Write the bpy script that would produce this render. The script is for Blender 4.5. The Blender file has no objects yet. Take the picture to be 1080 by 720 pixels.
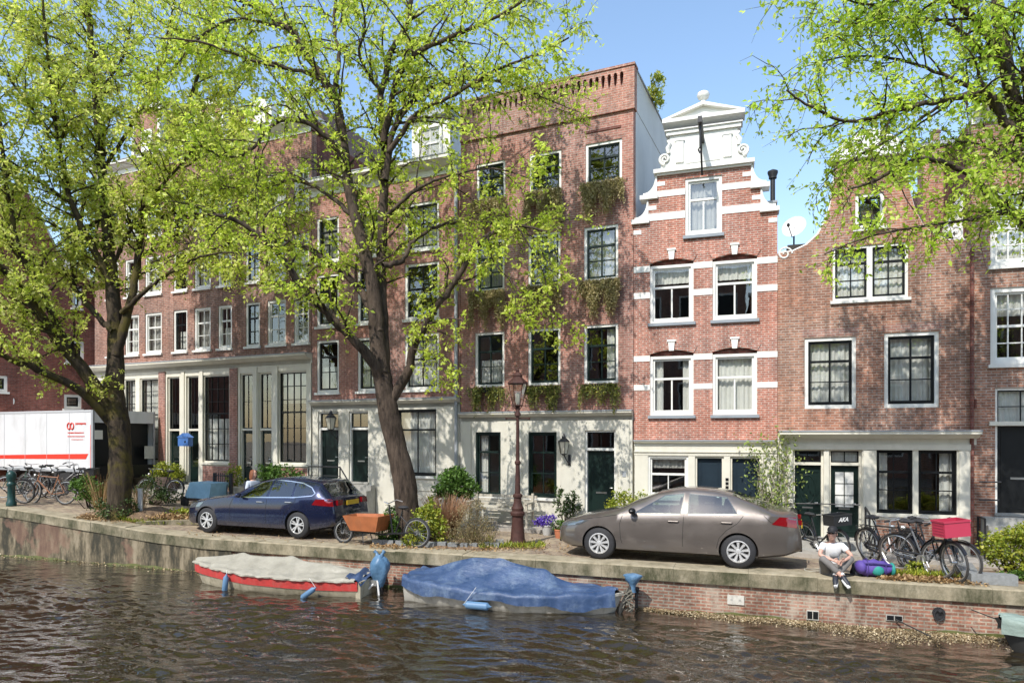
import bpy, bmesh, math, random
import numpy as np
from mathutils import Vector, Matrix
from mathutils.geometry import tessellate_polygon
random.seed(7)
R = math.radians
scene = bpy.context.scene
COL = scene.collection
HZ, F, ZC = 460.0, 720.0, 3.34          # camera height above the water, focal length in 1080-wide pixels

def px2w(px, py, Y):                     # a point at distance Y
    return Vector(((px-540)/F*Y, Y, ZC-(py-HZ)/F*Y))

# ---------------------------------------------------------------- mesh builder
class MB:
    def __init__(s): s.v = []; s.f = []
    def add(s, vs, fs):
        b = len(s.v); s.v += [tuple(p) for p in vs]; s.f += [tuple(b+i for i in q) for q in fs]; return s
    def box(s, x0, x1, y0, y1, z0, z1):
        if x0 > x1: x0, x1 = x1, x0
        if y0 > y1: y0, y1 = y1, y0
        if z0 > z1: z0, z1 = z1, z0
        return s.add([(x0,y0,z0),(x1,y0,z0),(x1,y1,z0),(x0,y1,z0),(x0,y0,z1),(x1,y0,z1),(x1,y1,z1),(x0,y1,z1)],
                     [(0,3,2,1),(4,5,6,7),(0,1,5,4),(1,2,6,5),(2,3,7,6),(3,0,4,7)])
    def obox(s, c, hx, hy, hz, M=None):   # oriented box
        M = M or Matrix.Identity(3); c = Vector(c)
        vs = [c + M @ Vector((a*hx, b*hy, d*hz)) for d in (-1,1) for a, b in ((-1,-1),(1,-1),(1,1),(-1,1))]
        return s.add(vs, [(0,3,2,1),(4,5,6,7),(0,1,5,4),(1,2,6,5),(2,3,7,6),(3,0,4,7)])
    def tube(s, pts, r, n=6, caps=True, closed=False):
        pts = [Vector(p) for p in pts]; m = len(pts)
        if m < 2: return s
        rr = r if isinstance(r, (list, tuple)) else [r]*m
        ref = None; vs = []
        for i, p in enumerate(pts):
            if closed: t = pts[(i+1) % m]-pts[i-1]
            else: t = (pts[min(i+1, m-1)]-pts[max(i-1, 0)])
            if t.length < 1e-7: t = Vector((0,0,1))
            t.normalize()
            if ref is None:
                ref = t.orthogonal().normalized()
            a = ref - t*ref.dot(t)
            if a.length < 1e-5: a = t.orthogonal()
            a.normalize(); ref = a; b = t.cross(a)
            for k in range(n):
                an = 2*math.pi*k/n
                vs.append(p + (a*math.cos(an)+b*math.sin(an))*rr[i])
        fs = []
        for i in range(m if closed else m-1):
            j = (i+1) % m
            for k in range(n):
                fs.append((i*n+k, i*n+(k+1) % n, j*n+(k+1) % n, j*n+k))
        if caps and not closed:
            fs.append(tuple(reversed(range(n)))); fs.append(tuple((m-1)*n+k for k in range(n)))
        return s.add(vs, fs)
    def lathe(s, prof, c=(0,0,0), n=16, M=None, caps=True):   # prof: (radius, height) along local z
        M = M or Matrix.Identity(3); c = Vector(c); vs = []; m = len(prof)
        for r_, z in prof:
            for k in range(n):
                a = 2*math.pi*k/n
                vs.append(c + M @ Vector((max(r_,1e-4)*math.cos(a), max(r_,1e-4)*math.sin(a), z)))
        fs = [(i*n+k, i*n+(k+1) % n, (i+1)*n+(k+1) % n, (i+1)*n+k) for i in range(m-1) for k in range(n)]
        if caps: fs.append(tuple(reversed(range(n)))); fs.append(tuple((m-1)*n+k for k in range(n)))
        return s.add(vs, fs)
    def prism(s, poly, y0, y1, holes=(), back=True):   # poly in (x,z), extruded along y
        loops = [[Vector((a, b, 0)) for a, b in poly]] + [[Vector((a, b, 0)) for a, b in h] for h in holes]
        flat = [p for l in loops for p in l]
        tris = tessellate_polygon(loops)
        n = len(flat)
        vs = [(p.x, y0, p.y) for p in flat] + [(p.x, y1, p.y) for p in flat]
        fs = []
        for t in tris:
            a, b, c = (flat[i] for i in t)
            ccw = (b-a).cross(c-a).z > 0
            t = tuple(t) if ccw else tuple(reversed(t))
            fs.append(t)                                    # faces -y
            if back: fs.append(tuple(n+i for i in reversed(t)))
        o = 0
        for li, l in enumerate(loops):
            m = len(l)
            area = sum(l[i].x*l[(i+1) % m].y-l[(i+1) % m].x*l[i].y for i in range(m))
            fl = (area > 0) == (li == 0)
            for i in range(m):
                a, b = o+i, o+(i+1) % m
                fs.append((b, a, n+a, n+b) if fl else (a, b, n+b, n+a))
            o += m
        return s.add(vs, fs)
    def ell(s, c, rx, ry, rz, n=12, m=8, M=None):
        M = M or Matrix.Identity(3); c = Vector(c)
        vs = []
        for i in range(m+1):
            ph = math.pi*i/m
            for k in range(n):
                a = 2*math.pi*k/n
                vs.append(c + M @ Vector((rx*max(math.sin(ph),.001)*math.cos(a), ry*max(math.sin(ph),.001)*math.sin(a), -rz*math.cos(ph))))
        fs = [(i*n+k, i*n+(k+1) % n, (i+1)*n+(k+1) % n, (i+1)*n+k) for i in range(m) for k in range(n)]
        return s.add(vs, fs)
    def grid(s, P, closed_u=False):       # P[i][j] points
        a = len(P); b = len(P[0]); vs = [p for row in P for p in row]
        fs = [(i*b+j, i*b+j+1, ((i+1) % a)*b+j+1, ((i+1) % a)*b+j) for i in range(a if closed_u else a-1) for j in range(b-1)]
        return s.add(vs, fs)
    def build(s, name, mat, parent=None, smooth=False, loc=None, M=None):
        me = bpy.data.meshes.new(name)
        v = s.v
        if M is not None: v = [tuple(M @ Vector(p)) for p in v]
        me.from_pydata(v, [], s.f); me.validate(); me.update()
        if smooth:
            me.shade_smooth()
            try: me.set_sharp_from_angle(angle=R(40 if smooth is True else smooth))
            except Exception: pass
        if mat: me.materials.append(mat)
        o = bpy.data.objects.new(name, me); COL.objects.link(o)
        if parent: o.parent = parent
        if loc is not None: o.location = loc
        return o

def build_each(mb, name, mat, parent=None, smooth=False):
    """one object per separate piece"""
    par = list(range(len(mb.v)))
    def fd(i):
        while par[i] != i: par[i] = par[par[i]]; i = par[i]
        return i
    for f in mb.f:
        for k in f[1:]: par[fd(k)] = fd(f[0])
    grp = {}
    for i in range(len(mb.v)): grp.setdefault(fd(i), []).append(i)
    for r_, ids in grp.items():
        mp = {i: k for k, i in enumerate(ids)}; q = MB(); q.v = [mb.v[i] for i in ids]; q.f = [tuple(mp[i] for i in f) for f in mb.f if fd(f[0]) == r_]
        q.build(name, mat, parent, smooth)
def thing(name, label, cat, loc=(0,0,0), rz=0, group=None, rot=None):
    o = bpy.data.objects.new(name, None); COL.objects.link(o)
    o.location = loc; o.rotation_euler = rot or (0,0,rz); o.empty_display_size = .2
    return tag(o, label, cat, group)
def tag(o, label, cat, group=None):
    o['label'] = label; o['category'] = cat
    if group: o['group'] = group
    return o
def kind(o, k): o['kind'] = k; return o
def copy_tree(o, parent=None):
    c = o.copy(); COL.objects.link(c); c.parent = parent
    for ch in list(o.children): copy_tree(ch, c)
    return c

# ---------------------------------------------------------------- materials
def _m(name):
    m = bpy.data.materials.new(name); m.use_nodes = True
    nt = m.node_tree; b = nt.nodes['Principled BSDF']; return m, nt, b
def N(nt, t, **k):
    n = nt.nodes.new(t)
    for a, v in k.items():
        if a.startswith('i_'):
            key = a[2:]
            key = int(key) if key.isdigit() else key.replace('_', ' ')
            n.inputs[key].default_value = v
        else: setattr(n, a, v)
    return n
def rgb(c): return (c[0], c[1], c[2], 1)
def ramp(nt, stops, src=None):
    r = N(nt, 'ShaderNodeValToRGB'); e = r.color_ramp.elements
    e[0].position, e[0].color = stops[0][0], rgb(stops[0][1]) if not isinstance(stops[0][1], (int, float)) else rgb([stops[0][1]]*3)
    e[1].position, e[1].color = stops[-1][0], rgb(stops[-1][1]) if not isinstance(stops[-1][1], (int, float)) else rgb([stops[-1][1]]*3)
    for p, c in stops[1:-1]:
        x = e.new(p); x.color = rgb(c) if not isinstance(c, (int, float)) else rgb([c]*3)
    if src: nt.links.new(src, r.inputs[0])
    return r.outputs[0]
def noise(nt, scale, detail=4, rough=.55, coord=None, sx=(1,1,1), obj=True):
    tc = N(nt, 'ShaderNodeTexCoord'); mp = N(nt, 'ShaderNodeMapping'); mp.inputs['Scale'].default_value = sx
    nt.links.new(coord or tc.outputs['Object'], mp.inputs[0])
    n = N(nt, 'ShaderNodeTexNoise', i_Scale=scale, i_Detail=detail, i_Roughness=rough)
    nt.links.new(mp.outputs[0], n.inputs['Vector']); return n
def mix(nt, a, b, fac, mode='MIX'):
    m = N(nt, 'ShaderNodeMix', data_type='RGBA', blend_type=mode)
    for ki, v in ((6, a), (7, b), (0, fac)):
        sock = m.inputs[ki]
        if hasattr(v, 'links') or isinstance(v, bpy.types.NodeSocket): nt.links.new(v, sock)
        elif isinstance(v, (int, float)): sock.default_value = float(v) if ki == 0 else rgb([v]*3)
        else: sock.default_value = rgb(v)
    return m.outputs[2]
def bump(nt, b, h, strength=.3, dist=.01):
    bp = N(nt, 'ShaderNodeBump', i_Strength=strength, i_Distance=dist)
    nt.links.new(h, bp.inputs['Height']); nt.links.new(bp.outputs[0], b.inputs['Normal']); return bp
def paint(name, c, rough=.5, var=.12, scale=3, dirt=0, metal=0, bumpy=0, dirtc=(.12,.1,.07), coat=0, spec=None):
    m, nt, b = _m(name)
    n = noise(nt, scale, 5, .6)
    lo = [x*(1-var) for x in c]; hi = [min(1, x*(1+var)) for x in c]
    col = ramp(nt, [(.3, lo), (.7, hi)], n.outputs[0])
    if dirt:
        n2 = noise(nt, scale*1.7, 7, .7, sx=(1,1,.35))
        f = ramp(nt, [(.5, 0.0), (.75, float(dirt))], n2.outputs[0])
        col = mix(nt, col, dirtc, f)
    nt.links.new(col, b.inputs['Base Color'])
    b.inputs['Roughness'].default_value = rough; b.inputs['Metallic'].default_value = metal
    if coat: b.inputs['Coat Weight'].default_value = coat; b.inputs['Coat Roughness'].default_value = .04
    if spec is not None: b.inputs['Specular IOR Level'].default_value = spec
    if bumpy:
        n3 = noise(nt, scale*12, 4, .6); bump(nt, b, n3.outputs[0], bumpy, .01)
    return m
def brick(name, c1, c2, mortar, bw=.2, rh=.062, ms=.011, stain=.35, big=1.2, weather=None, ground=False):
    m, nt, b = _m(name)
    tc = N(nt, 'ShaderNodeTexCoord'); sp = N(nt, 'ShaderNodeSeparateXYZ'); nt.links.new(tc.outputs['Object'], sp.inputs[0])
    cb = N(nt, 'ShaderNodeCombineXYZ')
    if ground:
        nt.links.new(sp.outputs[0], cb.inputs[0]); nt.links.new(sp.outputs[1], cb.inputs[1])
    else:
        ad = N(nt, 'ShaderNodeMath', operation='ADD'); nt.links.new(sp.outputs[0], ad.inputs[0]); nt.links.new(sp.outputs[1], ad.inputs[1])
        nt.links.new(ad.outputs[0], cb.inputs[0]); nt.links.new(sp.outputs[2], cb.inputs[1])
    wn = N(nt, 'ShaderNodeTexNoise', i_Scale=3.0, i_Detail=2.0); nt.links.new(cb.outputs[0], wn.inputs['Vector'])
    dv = N(nt, 'ShaderNodeVectorMath', operation='SCALE'); dv.inputs['Scale'].default_value = .012
    nt.links.new(wn.outputs['Color'], dv.inputs[0])
    av = N(nt, 'ShaderNodeVectorMath', operation='ADD'); nt.links.new(cb.outputs[0], av.inputs[0]); nt.links.new(dv.outputs[0], av.inputs[1])
    bt = N(nt, 'ShaderNodeTexBrick', i_Scale=1.0)
    bt.inputs['Mortar Size'].default_value = ms; bt.inputs['Brick Width'].default_value = bw; bt.inputs['Row Height'].default_value = rh
    bt.inputs['Color1'].default_value = rgb(c1); bt.inputs['Color2'].default_value = rgb(c2); bt.inputs['Mortar'].default_value = rgb(mortar)
    bt.inputs['Bias'].default_value = -.1
    nt.links.new(av.outputs[0], bt.inputs['Vector'])
    fn = N(nt, 'ShaderNodeTexNoise', i_Scale=9.0, i_Detail=5.0, i_Roughness=.7); nt.links.new(cb.outputs[0], fn.inputs['Vector'])
    col = mix(nt, bt.outputs['Color'], ramp(nt, [(.3, .62), (.7, 1.35)], fn.outputs[0]), 1.0, 'MULTIPLY')
    n2 = noise(nt, big, 6, .65, sx=(1,1,.6)); st = ramp(nt, [(.32, 1-stain), (.62, 1.08)], n2.outputs[0])
    col = mix(nt, col, st, 1.0, 'MULTIPLY')
    if not ground:
        n5 = noise(nt, 1.6, 6, .7, sx=(2.6,2.6,.16)); col = mix(nt, col, ramp(nt, [(.36, .74), (.56, 1.04)], n5.outputs[0]), 1.0, 'MULTIPLY')
        n6 = noise(nt, .55, 3, .5); col = mix(nt, col, ramp(nt, [(.4, (1.06,.97,.93)), (.6, (.93,1.0,1.04))], n6.outputs[0]), 1.0, 'MULTIPLY')
    if weather:
        n3 = noise(nt, 2.1, 8, .75, sx=(1,1,.5)); f = ramp(nt, [(weather[1], 0.0), (weather[1]+.12, weather[2])], n3.outputs[0])
        col = mix(nt, col, weather[0], f)
    nt.links.new(col, b.inputs['Base Color']); b.inputs['Roughness'].default_value = .88
    b.inputs['Specular IOR Level'].default_value = .25
    inv = N(nt, 'ShaderNodeMath', operation='SUBTRACT'); inv.inputs[0].default_value = 1; nt.links.new(bt.outputs['Fac'], inv.inputs[1])
    ad2 = N(nt, 'ShaderNodeMath', operation='MULTIPLY_ADD'); nt.links.new(fn.outputs[0], ad2.inputs[0]); ad2.inputs[1].default_value = .5
    nt.links.new(inv.outputs[0], ad2.inputs[2])
    bump(nt, b, ad2.outputs[0], .6, .008)
    return m
def glass(name, tint=(.9,.95,.93), refl=.0, wob=.02):
    m, nt, b = _m(name); nt.nodes.remove(b)
    out = nt.nodes['Material Output']
    g = N(nt, 'ShaderNodeBsdfGlossy', i_Roughness=.015); t = N(nt, 'ShaderNodeBsdfTransparent', i_Color=rgb(tint))
    fr0 = N(nt, 'ShaderNodeLayerWeight', i_Blend=.5)
    fr = N(nt, 'ShaderNodeMath', operation='POWER'); nt.links.new(fr0.outputs['Facing'], fr.inputs[0]); fr.inputs[1].default_value = 3.5
    mx = N(nt, 'ShaderNodeMath', operation='MULTIPLY_ADD'); mx.inputs[1].default_value = .75; mx.inputs[2].default_value = refl+.08
    mx.use_clamp = True
    nt.links.new(fr.outputs[0], mx.inputs[0])
    ms = N(nt, 'ShaderNodeMixShader'); nt.links.new(mx.outputs[0], ms.inputs[0]); nt.links.new(t.outputs[0], ms.inputs[1]); nt.links.new(g.outputs[0], ms.inputs[2])
    n = noise(nt, 1.5, 2, .5); bp = N(nt, 'ShaderNodeBump', i_Strength=wob, i_Distance=.05); nt.links.new(n.outputs[0], bp.inputs['Height'])
    nt.links.new(bp.outputs[0], g.inputs['Normal'])
    nt.links.new(ms.outputs[0], out.inputs[0]); return m
def leaf(name, c1, c2, c3=None, trans=.45, scale=1.2, rough=.5):
    m, nt, b = _m(name); nt.nodes.remove(b); out = nt.nodes['Material Output']
    geo = N(nt, 'ShaderNodeNewGeometry')
    stops = [(0.0, c1), (1.0, c2)] if c3 is None else [(0.0, c1), (.55, c2), (1.0, c3)]
    col = ramp(nt, stops, geo.outputs['Random Per Island'])
    n = noise(nt, scale, 3, .6); col = mix(nt, col, ramp(nt, [(.3, .7), (.7, 1.25)], n.outputs[0]), 1.0, 'MULTIPLY')
    d = N(nt, 'ShaderNodeBsdfDiffuse'); t = N(nt, 'ShaderNodeBsdfTranslucent'); g = N(nt, 'ShaderNodeBsdfGlossy', i_Roughness=rough)
    g.inputs['Color'].default_value = (.6,.6,.55,1)
    for x in (d, t): nt.links.new(col, x.inputs['Color'])
    a = N(nt, 'ShaderNodeMixShader', i_0=trans); nt.links.new(d.outputs[0], a.inputs[1]); nt.links.new(t.outputs[0], a.inputs[2])
    c = N(nt, 'ShaderNodeMixShader', i_0=.05); nt.links.new(a.outputs[0], c.inputs[1]); nt.links.new(g.outputs[0], c.inputs[2])
    nt.links.new(c.outputs[0], out.inputs[0]); return m
def bark(name, c1, c2, moss=None):
    m, nt, b = _m(name)
    n = noise(nt, 7, 8, .75, sx=(1,1,.22)); col = ramp(nt, [(.35, c1), (.68, c2)], n.outputs[0])
    if moss:
        n2 = noise(nt, 1.6, 5, .7); col = mix(nt, col, moss, ramp(nt, [(.48, 0.0), (.62, .75)], n2.outputs[0]))
    nt.links.new(col, b.inputs['Base Color']); b.inputs['Roughness'].default_value = .9
    b.inputs['Specular IOR Level'].default_value = .2
    bump(nt, b, n.outputs[0], .9, .05); return m

M = {}
M['brick_mauve'] = brick('red_mauve_brick', (.36,.16,.125), (.27,.12,.10), (.36,.27,.24), stain=.25)
M['brick_brown'] = brick('brown_brick', (.43,.205,.13), (.25,.12,.08), (.42,.32,.26), stain=.32)
M['brick_left'] = brick('old_brown_brick', (.36,.18,.13), (.26,.125,.095), (.36,.27,.22), stain=.35)
M['brick_mid'] = brick('rosy_brick', (.42,.195,.15), (.33,.15,.115), (.42,.30,.25), stain=.25)
M['brick_red'] = brick('bright_red_brick', (.46,.175,.12), (.36,.135,.095), (.50,.39,.33), stain=.22, bw=.17, rh=.055, ms=.010)
M['brick_dark'] = brick('dark_red_brick', (.23,.075,.055), (.16,.052,.042), (.19,.11,.09), stain=.3)
M['brick_tan'] = brick('tan_brick', (.40,.20,.15), (.32,.15,.115), (.40,.3,.25), stain=.25)
M['quay_brick'] = brick('quay_brick', (.36,.17,.115), (.24,.12,.085), (.36,.31,.24), bw=.2, rh=.062, ms=.012, stain=.5, big=2.2, weather=((.40,.34,.27), .50, .7))
M['white'] = paint('white_paint', (.74,.73,.68), .45, .04, 2, dirt=.25, dirtc=(.42,.38,.3))
M['cream'] = paint('cream_wood_paint', (.66,.63,.53), .5, .06, 2, dirt=.3, dirtc=(.38,.34,.26))
M['stucco'] = paint('white_stucco', (.60,.575,.49), .75, .08, 1.5, dirt=.5, dirtc=(.40,.37,.30), bumpy=.2)
M['sidewall'] = paint('grey_white_render', (.62,.62,.60), .85, .06, .8, dirt=.4, dirtc=(.42,.41,.38), bumpy=.1)
M['band'] = paint('white_band_stone', (.78,.76,.71), .6, .04, 3, dirt=.2, dirtc=(.5,.46,.38))
M['green'] = paint('dark_green_paint', (.007,.018,.015), .4, .15, 3, spec=.3)
M['black'] = paint('black_paint', (.008,.009,.010), .4, .15, 3, spec=.3)
M['navy'] = paint('dark_blue_door_paint', (.014,.026,.038), .45, .15, 3, spec=.3)
M['iron'] = paint('black_iron', (.02,.02,.022), .5, .2, 8)
M['lead'] = paint('grey_lead', (.33,.35,.37), .5, .12, 4, dirt=.3)
M['sill_blue'] = paint('grey_stone_sill', (.26,.29,.32), .6, .1, 4)
M['roof'] = paint('dark_roof_tile', (.09,.06,.05), .8, .25, 6, bumpy=.3)
M['curtain'] = paint('net_curtain', (.72,.71,.66), .9, .06, 6)
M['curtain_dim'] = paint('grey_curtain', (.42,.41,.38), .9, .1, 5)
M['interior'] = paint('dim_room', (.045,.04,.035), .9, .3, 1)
M['glass'] = glass('window_glass', (.93,.95,.94), .10)
M['stone'] = paint('grey_stone', (.34,.33,.30), .8, .18, 5, dirt=.4, bumpy=.4)
M['leaf_tree'] = leaf('spring_leaf', (.42,.57,.05), (.66,.78,.08), (.80,.82,.20), trans=.6)
M['leaf_left'] = leaf('young_spring_leaf', (.48,.60,.06), (.70,.77,.13), (.82,.79,.30), trans=.6)
M['leaf_bright'] = leaf('bright_spring_leaf', (.40,.60,.04), (.62,.80,.08), (.78,.84,.18), trans=.6)
M['leaf_shrub'] = leaf('shrub_leaf', (.05,.12,.015), (.10,.20,.03), (.16,.28,.05), trans=.3)
M['leaf_lime'] = leaf('lime_leaf', (.16,.24,.02), (.33,.38,.04), (.5,.47,.06), trans=.35)
M['leaf_dark'] = leaf('dark_leaf', (.03,.06,.015), (.06,.11,.025), (.10,.15,.04), trans=.25)
M['leaf_dry'] = leaf('dry_stem', (.22,.17,.08), (.36,.27,.14), (.20,.2,.08), trans=.3)
M['leaf_tan'] = leaf('tan_grass', (.36,.20,.11), (.50,.31,.19), trans=.3)
M['leaf_hang'] = leaf('trailing_ivy', (.26,.25,.08), (.44,.37,.16), (.55,.45,.25), trans=.4)
M['litter'] = leaf('dead_leaf', (.20,.11,.05), (.38,.24,.11), (.45,.33,.17), trans=.1)
M['bark'] = bark('tree_bark', (.022,.016,.012), (.13,.095,.07))
M['bark_moss'] = bark('mossy_bark', (.018,.014,.010), (.10,.075,.05), (.11,.09,.02))
M['metal'] = paint('grey_metal', (.5,.5,.5), .35, .1, 6, metal=1)
M['rubber'] = paint('rubber', (.022,.022,.024), .75, .2, 12)
M['skin'] = paint('skin', (.55,.32,.24), .55, .08, 8)

# ---------------------------------------------------------------- lie of the land
AL = R(19.4); DQ = Vector((math.cos(AL), -math.sin(AL))); NQ = Vector((math.sin(AL), math.cos(AL))); Q0 = Vector((0, 14.19))
_T = [(-60,2.4),(-25,1.85),(-15.4,1.37),(-11.9,1.10),(-10.2,.95),(-8.6,.84),(-5,.83),(30,.83)]
def gtv(t, v):
    for (a, za), (b, zb) in zip(_T, _T[1:]):
        if t <= b or b == 30:
            z = za+(zb-za)*min(1, max(0, (t-a)/(b-a))); break
    r = min(1, max(0, t/6)); k = min(1, max(0, (v-1)/3)); k = k*k*(3-2*k)
    return z - .27*r*k
def tv(X, Y): d = Vector((X, Y))-Q0; return d.dot(DQ), d.dot(NQ)
def g(X, Y): return gtv(*tv(X, Y))
def wtv(t, v, dz=0): p = Q0+DQ*t+NQ*v; return Vector((p.x, p.y, gtv(t, v)+dz))
def gp(px, py, dz=0):                  # the ground point seen at a place in the view
    Y = 15.0
    for _ in range(40):
        X = (px-540)/F*Y; Y = .5*Y+.5*(ZC-g(X, Y)-dz)*F/(py-HZ)
    X = (px-540)/F*Y; return Vector((X, Y, g(X, Y)+dz))

class Fac:                             # one frontage: origin, bearing
    def __init__(s, X, Y, th, z0):
        s.P = Vector((X, Y)); s.th = R(th); s.c, s.s = math.cos(s.th), math.sin(s.th); s.z0 = z0
    def U(s, px, dy=0):
        a = (px-540)/F; X0, Y0 = s.P.x+s.s*dy, s.P.y+s.c*dy
        return (a*Y0-X0)/(s.c+a*s.s)
    def at(s, px, py, dy=0):
        u = s.U(px, dy); Y = s.P.y+s.c*dy-u*s.s
        return u, ZC+(HZ-py)*Y/F-s.z0
    def Z(s, px, py, dy=0): return s.at(px, py, dy)[1]
    def w(s, u, y, z=0): return Vector((s.P.x+s.c*u+s.s*y, s.P.y-s.s*u+s.c*y, s.z0+z))
    def root(s, name, label, cat='house', group=None):
        return thing(name, label, cat, (s.P.x, s.P.y, s.z0), -s.th, group)
# ---------------------------------------------------------------- pieces of a house front (local: x along the front, -y to the street)
def curtain_mesh(u0, u1, z0, z1, y=.2, amp=.02, wave=.11):
    mb = MB(); n = max(6, int((u1-u0)/.03)); ph = random.random()*6
    row = []
    for i in range(n+1):
        u = u0+(u1-u0)*i/n; yy = y+amp*math.sin(u*2*math.pi/wave+ph)+amp*.5*math.sin(u*2*math.pi/wave*.43+ph*2)
        row.append(((u, yy, z0), (u, yy*1.0+.004, z1)))
    mb.grid([[a, b] for a, b in row]); return mb

def window(root, u0, u1, z0, z1, frame='white', sash='green', fw=.075, cols=2, bars=(.33,.66), thick=(.66,), curtain=None, sill='stone', label=None, sash_w=.045, y=.0, cm='curtain', proud=0, split_from=0):
    m = MB(); fy0, fy1 = y+.03-proud, y+.16
    m.box(u0, u0+fw, fy0, fy1, z0, z1); m.box(u1-fw, u1, fy0, fy1, z0, z1)
    m.box(u0+fw, u1-fw, fy0, fy1, z1-fw, z1); m.box(u0+fw, u1-fw, fy0, fy1, z0, z0+fw)
    w = m.build('window', M[frame], root)
    if label: w['label'] = label
    a0, a1, b0, b1 = u0+fw, u1-fw, z0+fw, z1-fw
    s = MB(); sy0, sy1 = y+.075, y+.125; q = sash_w
    s.box(a0, a0+q, sy0, sy1, b0, b1); s.box(a1-q, a1, sy0, sy1, b0, b1)
    s.box(a0+q, a1-q, sy0, sy1, b0, b0+q*1.3); s.box(a0+q, a1-q, sy0, sy1, b1-q, b1)
    H = b1-b0
    for t in bars:
        hw = .028 if t in thick else .012
        dy = .012 if t in thick else 0.003
        s.box(a0+q, a1-q, sy0-dy, sy1-.003, b0+H*t-hw, b0+H*t+hw)
    top = b0+H*split_from if split_from else b1-q
    for i in range(1, cols):
        c = a0+(a1-a0)*i/cols; hw = .012 if cols > 2 or q < .05 else .02
        s.box(c-hw, c+hw, sy0+.004, sy1-.007, b0+q, top)
    s.build('sash', M[sash], w)
    MB().add([(a0+.01, y+.1, b0+.01), (a1-.01, y+.1, b0+.01), (a1-.01, y+.1, b1-.01), (a0+.01, y+.1, b1-.01)], [(0,1,2,3)]).build('pane', M['glass'], w)
    if curtain:
        W = a1-a0
        for kd in (curtain if isinstance(curtain, (list, tuple)) else [curtain]):
            if kd == 'full': r = (a0, a1, b0, b1)
            elif kd == 'sides':
                curtain_mesh(a0, a0+W*.26, b0, b1, y+.22).build('curtain', M[cm], w); r = (a1-W*.22, a1, b0, b1)
            elif kd == 'left': r = (a0, a0+W*.34, b0, b1)
            elif kd == 'right': r = (a1-W*.36, a1, b0, b1)
            elif kd == 'low': r = (a0, a1, b0, b0+H*.5)
            elif kd == 'top': r = (a0, a1, b0+H*.66, b1)
            elif kd == 'blind': r = (a0, a1, b0+H*.72, b1)
            curtain_mesh(*r, y+.22).build('curtain', M[cm], w)
    if sill: MB().box(u0-.05, u1+.05, y-.07, y+.028, z0-.075, z0-.002).build('sill', M[sill], w)
    return w

def room(root, u0, u1, z0, z1, d=2.6):
    """dim rooms behind the front: floors, party walls and back wall, seen through the panes"""
    pass

def shell(root, u0, u1, ztop, depth, side='brick_dark', roofm='roof', zb=-1.0, floors=(), slope=0, y0=.25):
    m = MB().box(u0+.001, u0+.22, y0, depth, zb, ztop); m.build('side_wall', M[side], root)
    m = MB().box(u1-.22, u1-.001, y0, depth, zb, ztop); m.build('side_wall', M[side], root)
    MB().box(u0+.22, u1-.22, depth-.2, depth, zb, ztop).build('back_wall', M[side], root)
    r = MB()
    if slope:
        c = (u0+u1)/2
        r.prism([(u0+.005, ztop), (c, ztop+slope), (u1-.005, ztop)], y0+.01, depth)
    else: r.box(u0+.22, u1-.22, y0, depth, ztop-.25, ztop-.02)
    r.build('roof', M[roofm], root)
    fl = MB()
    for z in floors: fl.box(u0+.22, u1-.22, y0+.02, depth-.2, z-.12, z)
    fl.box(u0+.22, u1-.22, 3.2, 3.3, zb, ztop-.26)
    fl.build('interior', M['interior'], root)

def cornice(root, u0, u1, z, h, d, mat='white', lead=True, name='cornice'):
    """profiled moulding: top fillet, slope, band"""
    pr = [(0, z-h), (-.03, z-h), (-.03, z-h*.55), (-d*.45, z-h*.5), (-d*.8, z-h*.25), (-d, z-h*.2), (-d, z), (0, z)]
    m = MB(); vs = [(u0, y, zz) for y, zz in pr]+[(u1, y, zz) for y, zz in pr]; n = len(pr)
    fs = [(i, (i+1) % n, n+(i+1) % n, n+i) for i in range(n)]
    m.add(vs, fs+[tuple(reversed(range(n))), tuple(range(n, 2*n))]); o = m.build(name, M[mat], root)
    if lead: MB().box(u0-.01, u1+.01, -d-.02, .0, z+.002, z+.03).build('lead_flashing', M['lead'], o)
    return o

def rect(u0, z0, u1, z1): return [(u0, z0), (u1, z0), (u1, z1), (u0, z1)]

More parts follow.
